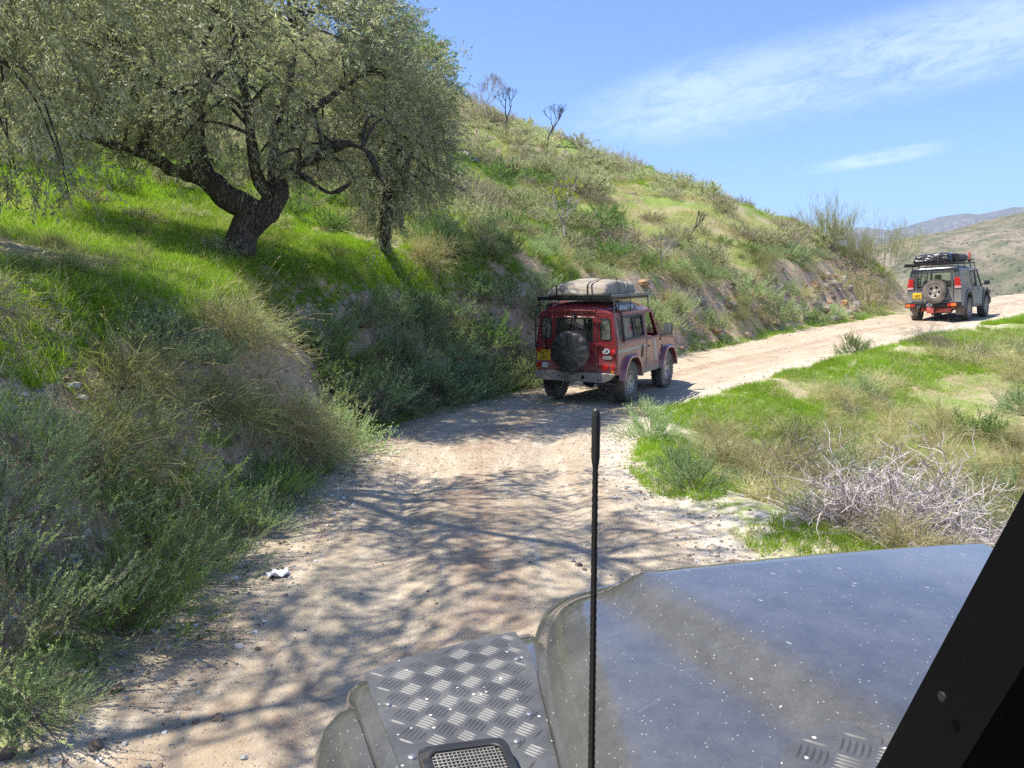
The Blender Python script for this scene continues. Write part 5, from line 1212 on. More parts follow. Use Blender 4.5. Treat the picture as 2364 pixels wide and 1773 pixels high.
def P_tuft(seed, n=15, L=(.06, .17), w=.006, spread=38):
    g = np.random.default_rng(seed); pb = PB(); A = stems(g, n, L, spread, .35, 3, .05, .12); ribbon(pb, g, A, w, g.uniform(0, 1, n), 0, .85)
    return pb.mesh('grass_tuft', [m_grass])
def P_dead(seed, n1=90, sh=4, mat=None):
    g = np.random.default_rng(seed); pb = PB()
    A = stems(g, n1, (.45, .75), 88, .25, 6, .10, .45); 
    def prism(P, w, v):
        for k in range(2): ribbon(pb, g, P, w, v, 0, .6)
    prism(A, .012, g.uniform(.1, .8, n1))
    B = shoots(g, A, sh, (.18, .38), .1, .8, .25, 5, .1, .5); prism(B, .0075, g.uniform(.2, 1, len(B)))
    C = shoots(g, B, 3, (.08, .2), .0, .9, .3, 3, .1, .5); prism(C, .005, g.uniform(.3, 1, len(C)))
    return pb.mesh('dead_bush', [mat or stem_pale])
def P_ball(seed):
    g = np.random.default_rng(seed); pb = PB(); A = stems(g, 90, (.32, .5), 92, .15, 5, .14, .35)
    ribbon(pb, g, A, .010, g.uniform(0, .6, 90), 0, .6)
    B = shoots(g, A, 12, (.14, .28), .0, .9, .25, 5, .12, .5); ribbon(pb, g, B, .0052, g.uniform(.2, 1, len(B)), 0, .5)
    C = shoots(g, B, 8, (.06, .16), -.05, .9, .25, 4, .12, .5); ribbon(pb, g, C, .0036, g.uniform(.3, 1, len(C)), 0, .4)
    return pb.mesh('dead_bush', [m_ball])
m_ball = leafmat('bleached_twig', (.24, .20, .20), (.60, .53, .52), trans=.0, rough=.85, ovar=.08)
def P_hill(seed, leafm, lsz=.036, n1=70):
    g = np.random.default_rng(seed); pb = PB(); A = stems(g, n1, (.34, .52), 92, .10, 3, .18, .15, pw=.5); ribbon(pb, g, A, .010, g.uniform(0, .5, n1), 0)
    B = shoots(g, A, 9, (.10, .20), .7, .35, .45, 2); vb = g.uniform(0, .9, len(B)); ribbon(pb, g, B, .006, vb, 0); leaves(pb, g, B, 9, lsz, lsz * .36, 36, .1, 1, vbase=vb)
    return pb.mesh('hill_shrub', [stem_dry, leafm])
PR = {
 'sage': [P_sage(11), P_sage(12), P_sage(13, n1=52)], 'psage': [P_sage(21, m_sagel), P_sage(22, m_sagel)],
 'green': [P_sage(31, m_green, lsz=1.25, lv=12), P_sage(32, m_green, lsz=1.1)],
 'drab': [P_fine(41, m_olived), P_fine(42, m_olived, lean=(.5, -.2))],
 'straw': [P_fine(51, m_straw, lean=(.3, -.1)), P_fine(52, m_straw)],
 'brown': [P_fine(61, m_brown, stalks=12, droop=.6), P_fine(62, m_brown, stalks=6, sh=9)],
 'tstraw': [P_tussock(71, m_straw), P_tussock(72, m_straw, lean=(.5, -.4), droop=.8), P_tussock(73, m_straw, n=220, L=(.5, 1.2))],
 'tdrab': [P_tussock(81, m_olived), P_tussock(82, m_olived, lean=(.5, -.3), droop=.7)],
 'dead': [P_dead(91), P_dead(92, 60)],
 'hill': [P_hill(101, m_hill), P_hill(102, m_hill), P_hill(103, m_hill, .03)], 'hillb': [P_hill(104, m_hillb, .026), P_hill(105, m_hillb, .022, 84)], 'hillg': [P_hill(106, m_green, .04)],
 'nsage': [P_sage(15, lsz=.50, lv=34), P_sage(16, m_sagel, lsz=.5, lv=32)], 'ngreen': [P_sage(35, m_green, lsz=.6, lv=30)], 'ball': [P_ball(95), P_ball(96)],
}
NAMES = dict(nsage='sage_bush', ngreen='green_bush', ball='dead_bush', sage='sage_bush', psage='sage_bush', green='green_bush', drab='wispy_bush', straw='dry_bush', brown='brown_bush', tstraw='grass_tussock', tdrab='grass_tussock', dead='dead_bush', hill='hill_shrub', hillb='hill_shrub', hillg='hill_shrub')
CATS = dict(nsage='bush', ngreen='bush', ball='dead bush', sage='bush', psage='bush', green='bush', drab='bush', straw='bush', brown='bush', tstraw='grass clump', tdrab='grass clump', dead='dead bush', hill='shrub', hillb='shrub', hillg='shrub')
PRNG = random.Random(5)
def put(kind, x, y, s_, label, group=None, var=None, rz=None, sz=1.0, tilt=0.0, z=None, cat=None):
    me = PR[kind][PRNG.randrange(len(PR[kind])) if var is None else var]
    o = bpy.data.objects.new(NAMES[kind], me); COL.objects.link(o)
    if z is None: z = H1(x, y) - .04 * s_
    o.location = (x, y, z); o.scale = (s_, s_, s_ * sz); o.rotation_euler = (tilt, 0, PRNG.uniform(0, 6.28) if rz is None else rz)
    return tag(o, label, cat or CATS[kind], group)
def ray(x, y, dmax=120):
    """where the line of sight through a spot of the photograph meets the land"""
    p1 = np.array(at(x, y, 1.0)) - np.array([0, 0, 2.2]); d = np.geomspace(1.5, dmax, 900)
    X, Y, Z = p1[0] * d, p1[1] * d, 2.2 + p1[2] * d
    hit = np.nonzero(height(X, Y) > Z)[0]
    return (float(X[hit[0]]), float(Y[hit[0]]), float(d[hit[0]])) if len(hit) else None

# instancing of things nobody could count
HID = bpy.data.collections.new('seed_plants')
def kit_collection(name, meshes):
    c_ = bpy.data.collections.new(name)
    for i, me in enumerate(meshes): c_.objects.link(bpy.data.objects.new(name + '_piece', me))
    return c_
def instancer(name, pts, eul, scl, coll, parent=None, tone=None, kind=None, seed=0):
    n = len(pts); me = bpy.data.meshes.new(name); me.vertices.add(n); me.vertices.foreach_set('co', np.asarray(pts, np.float32).ravel())
    a_ = me.attributes.new('rot', 'FLOAT_VECTOR', 'POINT'); a_.data.foreach_set('vector', np.asarray(eul, np.float32).ravel())
    a_ = me.attributes.new('scl', 'FLOAT_VECTOR', 'POINT'); sc = np.asarray(scl, np.float32); sc = np.repeat(sc[:, None], 3, 1) if sc.ndim == 1 else sc; a_.data.foreach_set('vector', sc.ravel())
    g = np.random.default_rng(seed + 99)
    a_ = me.attributes.new('tone', 'FLOAT', 'POINT'); a_.data.foreach_set('value', np.asarray(g.uniform(0, 1, n) if tone is None else tone, np.float32))
    a_ = me.attributes.new('pick', 'INT', 'POINT'); a_.data.foreach_set('value', g.integers(0, len(coll.objects), n).astype(np.int32))
    o = bpy.data.objects.new(name, me); COL.objects.link(o); o.parent = parent
    ng = bpy.data.node_groups.new(name, 'GeometryNodeTree')
    ng.interface.new_socket('Geometry', in_out='INPUT', socket_type='NodeSocketGeometry'); ng.interface.new_socket('Geometry', in_out='OUTPUT', socket_type='NodeSocketGeometry')
    N, Lk = ng.nodes, ng.links; gi = N.new('NodeGroupInput'); go = N.new('NodeGroupOutput')
    ip = N.new('GeometryNodeInstanceOnPoints'); ci = N.new('GeometryNodeCollectionInfo'); ci.inputs['Collection'].default_value = coll
    ci.inputs['Separate Children'].default_value = True; ci.inputs['Reset Children'].default_value = True
    def na(nm, dt):
        q = N.new('GeometryNodeInputNamedAttribute'); q.data_type = dt; q.inputs['Name'].default_value = nm; return q.outputs['Attribute']
    Lk.new(gi.outputs[0], ip.inputs['Points']); Lk.new(ci.outputs[0], ip.inputs['Instance']); ip.inputs['Pick Instance'].default_value = True
    Lk.new(na('pick', 'INT'), ip.inputs['Instance Index'])
    er = N.new('FunctionNodeEulerToRotation'); Lk.new(na('rot', 'FLOAT_VECTOR'), er.inputs[0]); Lk.new(er.outputs[0], ip.inputs['Rotation']); Lk.new(na('scl', 'FLOAT_VECTOR'), ip.inputs['Scale'])
    Lk.new(ip.outputs[0], go.inputs[0])
    md = o.modifiers.new('scatter', 'NODES'); md.node_group = ng
    tag(o, kind=kind or 'stuff')
    return o
def euler_from_dir(d, g):
    """rotation that lays local +Z along d, with a random spin"""
    out = np.empty((len(d), 3)); d = unit(d)
    ph = np.arccos(np.clip(d[:, 2], -1, 1)); th = np.arctan2(d[:, 1], d[:, 0]); sp = g.uniform(0, 2 * np.pi, len(d))
    for i in range(len(d)):
        e = (Matrix.Rotation(th[i], 3, 'Z') @ Matrix.Rotation(ph[i], 3, 'Y') @ Matrix.Rotation(sp[i], 3, 'Z')).to_euler(); out[i] = e[:]
    return out

# ------------------------------------------------------------------ olive trees
def P_twig(seed, mat=None, L=.45, lv=38, l=.062, w=.0155, sub=4):
    g = np.random.default_rng(seed); pb = PB()
    A = stems(g, 1, (L, L), 5, -.0, 4, 0, .15); ribbon(pb, g, A, .006, g.uniform(0, .4, 1), 0)
    B = shoots(g, A, sub, (.12, .26), .2, .45, .1, 3); ribbon(pb, g, B, .004, g.uniform(0, .4, len(B)), 0)
    leaves(pb, g, A, lv // 3, l, w, 40, .1, 1); leaves(pb, g, B, lv // sub, l, w, 40, .1, 1)
    return pb.mesh('twig', [stem_dry, mat or m_olive])
TW = kit_collection('olive_twig', [P_twig(s_) for s_ in (201, 202, 203, 204)])
TWF = kit_collection('leafy_twig', [P_twig(s_, m_fresh, .4, 36, .06, .024) for s_ in (211, 212)])
def gnarl(me, amp, sc, seed):
    n = len(me.vertices); P = np.empty(n * 3, np.float32); me.vertices.foreach_get('co', P); P = P.reshape(-1, 3)
    N_ = np.empty(n * 3, np.float32); me.vertices.foreach_get('normal', N_); N_ = N_.reshape(-1, 3)
    d = fbm(P[:, 0] * 3 + P[:, 1] * 2 + seed, P[:, 2] * .7 + P[:, 1], sc, 4, seed) * amp
    me.vertices.foreach_set('co', (P + N_ * d[:, None]).ravel()); me.update()
def bezier_path(pts, n=8):
    P = np.array(pts, float); out = []
    for i in range(len(P) - 1):
        p0, p1, p2, p3 = P[max(i - 1, 0)], P[i], P[i + 1], P[min(i + 2, len(P) - 1)]
        for k in range(n):
            t_ = k / n; out.append(.5 * ((2 * p1) + (-p0 + p2) * t_ + (2 * p0 - 5 * p1 + 4 * p2 - p3) * t_ ** 2 + (-p0 + 3 * p1 - 3 * p2 + p3) * t_ ** 3))
    out.append(P[-1]); return np.array(out)
def tree(name, label, cat, base, limbs, blobs, ntwig, coll, seed, boughs=90, group=None, tw=(.8, 1.25), hang=.5, thr=.42, wood=None, trunkname='trunk'):
    """limbs: lists of (point, radius); blobs: (centre, radii) that the crown fills with clumps and gaps"""
    g = np.random.default_rng(seed); root = empty(name, base); tag(root, label, cat, group); b0 = np.array(base)
    bm = bmesh.new(); skel = []; srad = []
    for i, lm in enumerate(limbs):
        P = bezier_path([(*p, r_) for p, r_ in lm], 7)
        tube(bm, [Vector(q[:3] - b0) for q in P], [max(.006, q[3]) for q in P], 14 if i < 4 else 8)
        if i: skel.append(P[2:, :3]); srad.append(P[2:, 3])
    SK = np.concatenate(skel); SR = np.concatenate(srad)
    me = bm_mesh(trunkname, bm, smooth=True); gnarl(me, .05, 1.6, seed); link(trunkname, me, wood or bark, root)
    # points of the crown
    pts = []
    wsum = sum(np.prod(r_) ** .8 for c_, r_ in blobs)
    for c_, r_ in blobs:
        k = int(ntwig * np.prod(r_) ** .8 / wsum * 2.6); q = unit(g.normal(0, 1, (k, 3))) * g.uniform(.25, 1, (k, 1)) ** .42
        p = np.array(c_) + q * np.array(r_)
        keep = fbm(p[:, 0] + p[:, 2] * .7, p[:, 1] - p[:, 2] * .5, 1.15, 3, seed) * .5 + .5 + .12 * g.normal(0, 1, k) > thr
        pts.append(p[keep])
    pts = np.concatenate(pts); pts = pts[g.permutation(len(pts))][:ntwig]
    # boughs that reach from the limbs into the crown
    bm = bmesh.new(); tg = pts[g.permutation(len(pts))[:boughs]]; tips = []
    for p in tg:
        j = np.argmin(((SK - p) ** 2).sum(1) + g.uniform(0, .5, len(SK))); s_ = SK[j]; mid = (s_ + p) / 2 + np.array([0, 0, .22]) * np.linalg.norm(p - s_) + g.normal(0, .08, 3)
        Q = bezier_path([s_, mid, p, p + (p - mid) * .35 - np.array([0, 0, .12])], 5); r0 = min(.03 if base[1] > 9 else .018, SR[j] * .6) ; tube(bm, [Vector(q - b0) for q in Q], [r0 * (1 - .8 * k / (len(Q) - 1)) + .003 for k in range(len(Q))], 6)
    tag(link('branches', bm_mesh('branches', bm, smooth=True), wood or bark, root), kind='stuff')
    c0 = np.mean([c_ for c_, r_ in blobs], 0)
    d = unit(pts - c0) + g.normal(0, .5, pts.shape); d[:, 2] -= hang * g.uniform(.2, 1.6, len(pts))
    eul = euler_from_dir(d, g); tone = np.clip(fbm(pts[:, 0] + pts[:, 2], pts[:, 1] + pts[:, 2], .9, 3, seed + 3) * .9 + .5 + g.normal(0, .12, len(pts)), 0, 1)
    instancer('crown', pts - b0, eul, g.uniform(*tw, len(pts)), coll, root, tone, seed=seed)
    return root
A_ = at
tb = (-4.27, 12.16, H1(-4.27, 12.16) - .12)
fork = A_(548, 462, 12.0)
limbs = [
 [(tb, .38), (A_(520, 535, 12), .27), (A_(528, 500, 12), .24), (fork, .26)],
 [(A_(535, 500, 12), .20), (fork, .24), (A_(490, 425, 11.9), .19), (A_(435, 380, 11.8), .17), (A_(370, 366, 11.6), .10), (A_(325, 335, 11.4), .075), (A_(245, 313, 11.1), .05), (A_(170, 290, 10.8), .03)],
 [(A_(450, 392, 11.8), .16), (A_(430, 335, 11.9), .14), (A_(425, 250, 12.2), .10), (A_(445, 150, 12.5), .07), (A_(430, 40, 12.7), .04)],
 [(A_(535, 500, 12), .18), (A_(575, 455, 12), .20), (A_(597, 415, 12.1), .17), (A_(598, 380, 12.2), .13), (A_(590, 300, 12.4), .09), (A_(620, 200, 12.6), .07), (A_(640, 90, 12.7), .04)],
 [(A_(590, 430, 12), .15), (A_(562, 395, 12), .13), (A_(545, 320, 11.8), .09), (A_(530, 200, 11.6), .06), (A_(540, 60, 11.3), .04)],
 [(A_(600, 390, 12.1), .10), (A_(640, 360, 12), .085), (A_(690, 332, 11.8), .07), (A_(745, 312, 11.6), .05), (A_(795, 330, 11.5), .035), (A_(830, 400, 11.5), .02)],
 [(A_(645, 360, 12), .06), (A_(690, 342, 12.2), .045), (A_(735, 350, 12.3), .035), (A_(765, 385, 12.4), .025), (A_(762, 410, 12.4), .015)],
 [(A_(640, 372, 12), .06), (A_(672, 392, 11.8), .045), (A_(715, 417, 11.7), .038), (A_(765, 392, 11.6), .02)],
 [(A_(600, 300, 12.3), .06), (A_(700, 220, 12.6), .045), (A_(800, 150, 12.7), .025)],
 [(A_(430, 240, 12.1), .06), (A_(330, 170, 11.9), .045), (A_(240, 120, 11.6), .025)],
]
def bl(x, y, d, rx, ry, rz): return (A_(x, y, d), (rx, ry, rz))
tree('olive_tree', 'old olive tree with a forked leaning trunk and drooping grey-green crown on the terrace', 'tree', tb, limbs,
     [bl(520, 60, 12.2, 2.6, 2.2, 1.75), bl(300, 160, 11.6, 1.7, 1.5, 1.15), bl(190, 60, 11.8, 1.6, 1.3, 1.2), bl(720, 170, 12.3, 1.35, 1.5, 1.45), bl(560, 250, 11.8, 1.5, 1.3, .85), bl(200, 235, 11.2, 1.1, 1.0, .6), bl(460, -120, 12.3, 2.4, 2.2, 1.5), bl(800, 300, 12.2, .75, .8, .75), bl(400, 270, 11.4, .8, .7, .45), bl(560, 330, 11.4, .45, .5, .35), bl(640, 20, 12.4, 1.5, 1.6, 1.3)],
     4200, TW, 31, 190, thr=.50, hang=.38)
b2 = ray(832, 538); print('tree2', b2); b2 = (b2[0], b2[1], H1(b2[0], b2[1]) - .1)
tree('olive_tree', 'smaller leafy-stemmed olive tree close behind the large forked one, thick with hanging shoots', 'tree', b2,
     [[(b2, .12), (A_(832, 500, 14.2), .09), (A_(835, 440, 14.2), .08)], [(A_(835, 480, 14.2), .10), (A_(838, 400, 14.2), .09), (A_(850, 300, 14.3), .06), (A_(870, 180, 14.4), .03)], [(A_(838, 420, 14.2), .06), (A_(890, 330, 14.3), .04), (A_(920, 260, 14.3), .02)], [(A_(838, 420, 14.2), .06), (A_(780, 300, 14.1), .04), (A_(760, 200, 14), .02)]],
     [bl(870, 290, 14.3, .95, .95, 1.05), bl(850, 180, 14.4, 1.0, 1.0, 1.0), bl(905, 340, 14.3, .62, .65, .75), bl(830, 400, 14.1, .55, .5, .7), bl(800, 230, 14.2, .9, .9, 1.0), bl(835, 470, 14.1, .16, .16, .5)],
     1500, TW, 37, 60, hang=.9, thr=.42)
b3 = (-2.6, 18.2, H1(-2.6, 18.2) - .1)
tree('almond_tree', 'bright green leafy tree showing at the right behind the olive crowns', 'tree', b3,
     [[(b3, .12), (A_(850, 330, 17.4), .09), (A_(860, 250, 17.4), .08)], [(A_(858, 300, 17.4), .08), (A_(870, 200, 17.4), .05), (A_(880, 120, 17.4), .02)], [(A_(858, 290, 17.4), .05), (A_(900, 200, 17.3), .03), (A_(915, 160, 17.3), .02)]],
     [bl(870, 190, 17.4, 1.15, 1.1, 1.05), bl(845, 110, 17.4, .8, .9, .75), bl(900, 170, 17.3, .55, .6, .6)], 800, TWF, 41, 30, hang=.0, thr=.42, tw=(.7, 1.1))
b4 = (-8.6, 7.6, H1(-8.6, 7.6) - .15)
tree('olive_tree', 'nearest olive tree, only its dark overhanging boughs showing in the upper left corner', 'tree', b4,
     [[(b4, .4), (-8.4 and (-8.4, 7.6, 5.0), .30), ((-8.1, 7.6, 5.8), .28)], [((-8.3, 7.6, 5.2), .24), ((-7.2, 7.5, 6.6), .16), ((-5.8, 7.4, 7.1), .10), ((-4.6, 7.2, 6.7), .05), ((-3.9, 7.1, 6.0), .025)], [((-8.3, 7.6, 5.2), .2), ((-7.2, 6.6, 6.2), .12), ((-5.8, 6.0, 6.3), .07), ((-4.9, 5.9, 5.7), .03)],
      [((-8.3, 7.6, 5.2), .2), ((-7.4, 8.4, 6.6), .12), ((-6.3, 9.0, 7.0), .06)], [((-7.2, 7.5, 6.0), .1), ((-6.2, 7.2, 5.6), .06), ((-5.2, 7.1, 4.9), .035), ((-4.5, 7.1, 4.2), .015)], [((-7.2, 7.5, 6.2), .09), ((-5.6, 7.6, 5.6), .06), ((-4.0, 7.6, 5.1), .04), ((-2.6, 7.9, 5.25), .015)], [((-5.8, 7.4, 7.1), .07), ((-4.6, 6.2, 7.4), .05), ((-3.2, 5.4, 7.2), .03)]],
     [((-4.7, 7.2, 4.15), (.75, .8, .85)), ((-3.9, 7.5, 4.75), (1.1, .8, .55)), ((-2.4, 7.9, 5.3), (1.2, .9, .45)), ((-4.2, 7.0, 3.75), (.35, .5, .55)), ((-5.9, 7.4, 5.3), (1.5, 1.2, 1.3)), ((-7.6, 7.6, 6.6), (1.8, 1.8, 1.4)), ((-4.5, 7.1, 6.1), (1.2, 1.2, 1.1)), ((-6.6, 6.0, 4.7), (1.1, .9, 1.0)), ((-3.9, 6.3, 7.0), (1.1, 1.2, .7)), ((-4.1, 6.7, 5.0), (.55, .5, .75)), ((-2.6, 5.6, 7.3), (1.3, 1.3, .8)), ((-4.6, 4.2, 7.2), (1.6, 1.6, .8))],
     2900, TW, 47, 110, hang=.7, thr=.50)
b5 = (-8.5, 1.6, H1(-8.5, 1.6) - .15)
tree('olive_tree', 'olive tree behind the left edge that throws dappled shade on the near track', 'tree', b5,
     [[(b5, .35), ((-8.0, 1.7, 5.2), .25), ((-7.6, 1.9, 6.2), .2)], [((-7.8, 1.8, 5.8), .12), ((-6.4, 2.4, 7.2), .05), ((-4.8, 3.2, 7.4), .02)], [((-7.8, 1.8, 5.8), .12), ((-6.6, 1.0, 7.0), .05), ((-5.2, .8, 7.2), .02)]],
     [((-5.6, 2.8, 7.6), (2.0, 1.6, .8)), ((-5.0, 4.6, 7.9), (1.5, 1.0, .7)), ((-7.0, 1.2, 7.0), (1.8, 1.8, 1.2))], 620, TW, 53, 40, hang=.6, thr=.55)

# ------------------------------------------------------------------ bare and scrubby trees
def bare_tree(name, label, cat, x, y, h, seed, mat, depth=5, spread=.75, r0=.06, lean=(0, 0), group=None, leafcoll=None, nl=60, up=.25, sink=.05, shrink=(.62, .8), kids=(2, 3), leafs=.5, z=None):
    g = random.Random(seed); b = Vector((x, y, (H1(x, y) if z is None else z) - sink)); root = empty(name, b); tag(root, label, cat, group); bm = bmesh.new(); tips = []
    def grow(p, d, L, r_, k):
        mid = p + d * L * .5 + Vector((g.gauss(0, .06), g.gauss(0, .06), g.gauss(0, .04))) * L; e = mid + (d + Vector((g.gauss(0, .16), g.gauss(0, .16), g.gauss(0, .1)))).normalized() * L * .5
        tube(bm, [p, mid, e], [r_, r_ * .85, r_ * .7], 5 if k < depth else 7, cap=False)
        if k == 0 or r_ < .004: tips.append((e, d)); return
        for _ in range(g.randint(*kids)):
            nd = (d + Vector((g.uniform(-1, 1), g.uniform(-1, 1), g.uniform(-.5, .8) + up)) * spread).normalized()
            grow(e, nd, L * g.uniform(*shrink), r_ * .62, k - 1)
        if k > 1 and g.random() < .5: tips.append((e, d))
    grow(Vector((0, 0, 0)), Vector((lean[0], lean[1], 1)).normalized(), h * .34, r0, depth)
    link('trunk', bm_mesh('trunk', bm, smooth=True), mat, root)
    if leafcoll:
        gg = np.random.default_rng(seed); T_ = [tips[i % len(tips)] for i in range(nl)]
        instancer('crown', np.array([t_[0][:] for t_ in T_]) + gg.normal(0, .03, (nl, 3)), euler_from_dir(np.array([t_[1][:] for t_ in T_]) + gg.normal(0, .5, (nl, 3)), gg), gg.uniform(.6, 1.1, nl) * leafs, leafcoll, root, seed=seed)
    return root
char = plain('weathered_dead_wood', (.045, .038, .034), .9); greyw = plain('pale_dead_wood', (.30, .27, .24), .85, var=.3)
YL = kit_collection('fig_leaf', [P_twig(221, m_yel, .22, 14, .10, .07, 2)])
p = ray(1182, 328); bare_tree('dead_tree', 'small leafless dark tree standing alone on the ridge against the sky', 'dead tree', p[0], p[1], 2.3, 3, char, 6, .8, .055)
p = ray(1092, 290); bare_tree('dead_tree', 'dead leafless bush-sized tree on the ridge, left of the lone dark tree', 'dead tree', p[0], p[1], 2.0, 8, char, 6, .8, .05)
p = ray(1052, 268); bare_tree('dead_tree', 'grey leafless tree highest on the ridge beside the olive crown', 'dead tree', p[0], p[1], 2.4, 14, greyw, 6, .8, .045, kids=(3, 3))
p = ray(1485, 520); bare_tree('dead_tree', 'dark crooked dead shrub halfway up the hill right of the red car', 'dead tree', p[0], p[1], 1.3, 22, char, 4, .9, .04, lean=(.5, 0))
p = ray(1262, 560); bare_tree('fig_tree', 'crooked pale-limbed young tree with sparse yellow-green leaves on the bank above the red car', 'tree', p[0], p[1] + .3, 2.3, 35, greyw, 5, .95, .045, lean=(-.7, 0), leafcoll=YL, nl=34, leafs=.5)
p = ray(1225, 470); bare_tree('fig_tree', 'thin sapling tipped with a tuft of yellow leaves, upslope of the crooked pale tree', 'tree', p[0], p[1], 1.4, 39, greyw, 4, .6, .03, leafcoll=YL, nl=22, leafs=.6)
p = ray(1430, 590); bare_tree('dead_tree', 'bleached leafless shrub on the edge of the earth bank right of the red car', 'dead tree', p[0], p[1], 1.2, 44, greyw, 5, .95, .03, kids=(3, 3))
# broom trees at the end of the spur: sheaves of thin upright rods
def broom(label, x, y, h, seed, wd=.8, z=None):
    g = np.random.default_rng(seed); pb = PB(); A = stems(g, 20, (h * .45, h * .62), 68, -.1, 5, .12, .14); ribbon(pb, g, A, .028, g.uniform(0, .6, 20), 0, .5)
    B = shoots(g, A, 6, (h * .2, h * .42), .9, .4, .4, 4, -.1, .12); ribbon(pb, g, B, .013, g.uniform(0, 1, len(B)), 0, .6)
    C = shoots(g, B, 7, (h * .08, h * .2), .9, .45, .3, 3, -.1, .1); ribbon(pb, g, C, .007, g.uniform(0, 1, len(C)), 1, .6)
    D = shoots(g, C, 3, (h * .04, h * .09), 1.0, .4, .3, 2); ribbon(pb, g, D, .006, g.uniform(0, 1, len(D)), 1, .6)
    me = pb.mesh('broom_tree', [plain('broom_bark', (.33, .30, .22), .8), m_broom]); o = link('broom_tree', me); o.location = (x, y, (H1(x, y) if z is None else z) - .1); return tag(o, label, 'tree', 'broom trees at the end of the spur')
m_broom = leafmat('broom_rod', (.26, .26, .12), (.50, .48, .27), trans=.3)
for (px, py, d_, h_, lb) in ((1790, 565, 34, 2.7, 'tall sparse broom tree with bare rods, furthest left at the end of the spur'), (1850, 610, 33.5, 3.0, 'broom tree of thin upright rods in the middle of the clump on the spur'), (1905, 640, 33.5, 2.7, 'yellowish broom tree overhanging the valley, nearest the dark grey car'), (1880, 640, 32.2, 2.0, 'low wiry broom bush under the broom trees by the cut corner')):
    q = A_(px, py, d_); broom(lb, q[0], q[1], h_, px)

# ------------------------------------------------------------------ bushes placed one by one (position on the land, size in metres)
BANK = [
 ('nsage', -2.45, 3.35, .95, 'pale grey-green bush at the lower left edge of the picture'), ('ngreen', -2.25, 4.15, .80, 'lush green bush nearest the front left verge, leaning over the gravel'),
 ('nsage', -2.85, 4.0, 1.0, 'thick grey-green bush on the bank behind the front verge bushes'), ('nsage', -2.35, 4.95, .85, 'grey-green bush spilling onto the gravel edge at left'),
 ('ngreen', -2.65, 5.55, .95, 'dark green bush half way along the shaded left bank foot'), ('nsage', -2.2, 6.25, .62, 'small round grey-green bush at the bank foot beside the shaded track'),
 ('ngreen', -2.35, 7.05, .72, 'green bush at the bank foot where the track comes out of the shade'), ('drab', -2.95, 5.2, 1.15, 'olive-drab wispy bush with long stalks arching over the track edge'),
 ('drab', -3.25, 6.3, 1.1, 'large dark wispy bush in the middle of the left bank'), ('drab', -2.95, 7.3, 1.15, 'wispy olive bush right of the large dark one on the left bank'),
 ('brown', -3.75, 5.0, .95, 'purplish brown dry bush hanging at the left edge of the picture'), ('brown', -3.6, 4.2, .8, 'brown dry bush low at the left edge under the purplish one'), ('brown', -3.5, 7.6, .6, 'brown twiggy bush beside the bare earth cut'),
 ('straw', -3.25, 8.7, 1.05, 'pale straw-coloured bush catching the sun below the olive tree'), ('straw', -2.75, 8.35, 1.0, 'tangled straw and green bush in the sunlit patch of bank'), ('straw', -2.5, 9.0, .8, 'dry stalky bush behind the sunlit sage at the bank foot'),
 ('nsage', -2.35, 8.75, .85, 'sunlit pale sage bush at the bank foot left of the track'), ('psage', -2.25, 9.9, .85, 'second sunlit sage bush reaching towards the track'), ('psage', -2.6, 9.4, .85, 'silvery sage bush beneath the bare earth face'),
 ('brown', -2.6, 11.6, 1.2, 'dark brown bush right of the bare earth face'), ('drab', -2.2, 12.3, 1.15, 'dark wispy bush drooping to the verge below the small olive'), ('brown', -2.0, 13.1, 1.0, 'brown fine-stemmed bush between dark green sages'),
 ('sage', -2.15, 13.6, 1.25, 'big dark sage bush in the shade left of the red car'), ('sage', -1.45, 14.2, 1.15, 'dark sage bush at the bend, second left of the red car'), ('sage', -1.1, 15.0, 1.2, 'tall dark green sage bush close left of the red car'), ('psage', -.55, 15.9, 1.0, 'lighter leafy bush just left of the red car'),
 ('psage', .1, 16.9, 1.0, 'light green bush behind the left side of the red car'), ('drab', -1.7, 15.2, 1.1, 'drab bush high on the shaded bank left of the red car'), ('psage', 3.9, 22.0, 1.35, 'tall grey-green bush right behind the red car\'s mirror'), ('psage', 4.9, 23.1, 1.0, 'grey-green bush at the bank foot past the red car'),
 ('psage', 6.1, 23.7, .95, 'upright sage bush at the bank foot in the middle of the far bend'), ('drab', 7.2, 24.6, .9, 'drab bush right of the upright sage on the far bend'), ('psage', 9.0, 26.0, 1.2, 'broad low sage bush under the far earth bank'), ('green', 10.4, 26.8, .8, 'green bush near the end of the far earth bank'), ('psage', 11.6, 27.9, .8, 'last low bush before the cut corner of the spur'), ('psage', 7.9, 25.8, 1.2, 'sage bush on the face of the far earth bank'),
]
for k, x, y, s_, lb in BANK: put(k, x, y, s_ * (1.1 if y < 20 else 1.05) * (.78 if k in ('drab', 'brown') else 1), lb, 'bushes at the foot of the cut bank')
p = ray(1405, 950); put('psage', p[0], p[1], .72, 'pale sage bush at the inner verge just past the aerial', 'bushes on the outer verge', sz=1.1)
p = ray(1388, 900); put('psage', p[0], p[1], .5, 'small pale bush right behind the red car\'s rear wheel', 'bushes on the outer verge')
p = ray(1500, 1060); put('sage', p[0], p[1], .62, 'low grey-green bush on the outer verge left of the hollow', 'bushes on the outer verge')
p = ray(1455, 1010); put('sage', p[0], p[1], .42, 'small sage bush between two larger ones on the outer verge', 'bushes on the outer verge')
p = ray(1842, 765); put('green', p[0], p[1], .72, 'upright green bush on the far verge below the dark grey car', 'bushes on the outer verge', sz=1.1)
p = ray(2005, 745); put('brown', p[0], p[1], .95, 'reddish brown dry bush on the verge in front of the dark grey car', 'bushes on the outer verge', var=1)
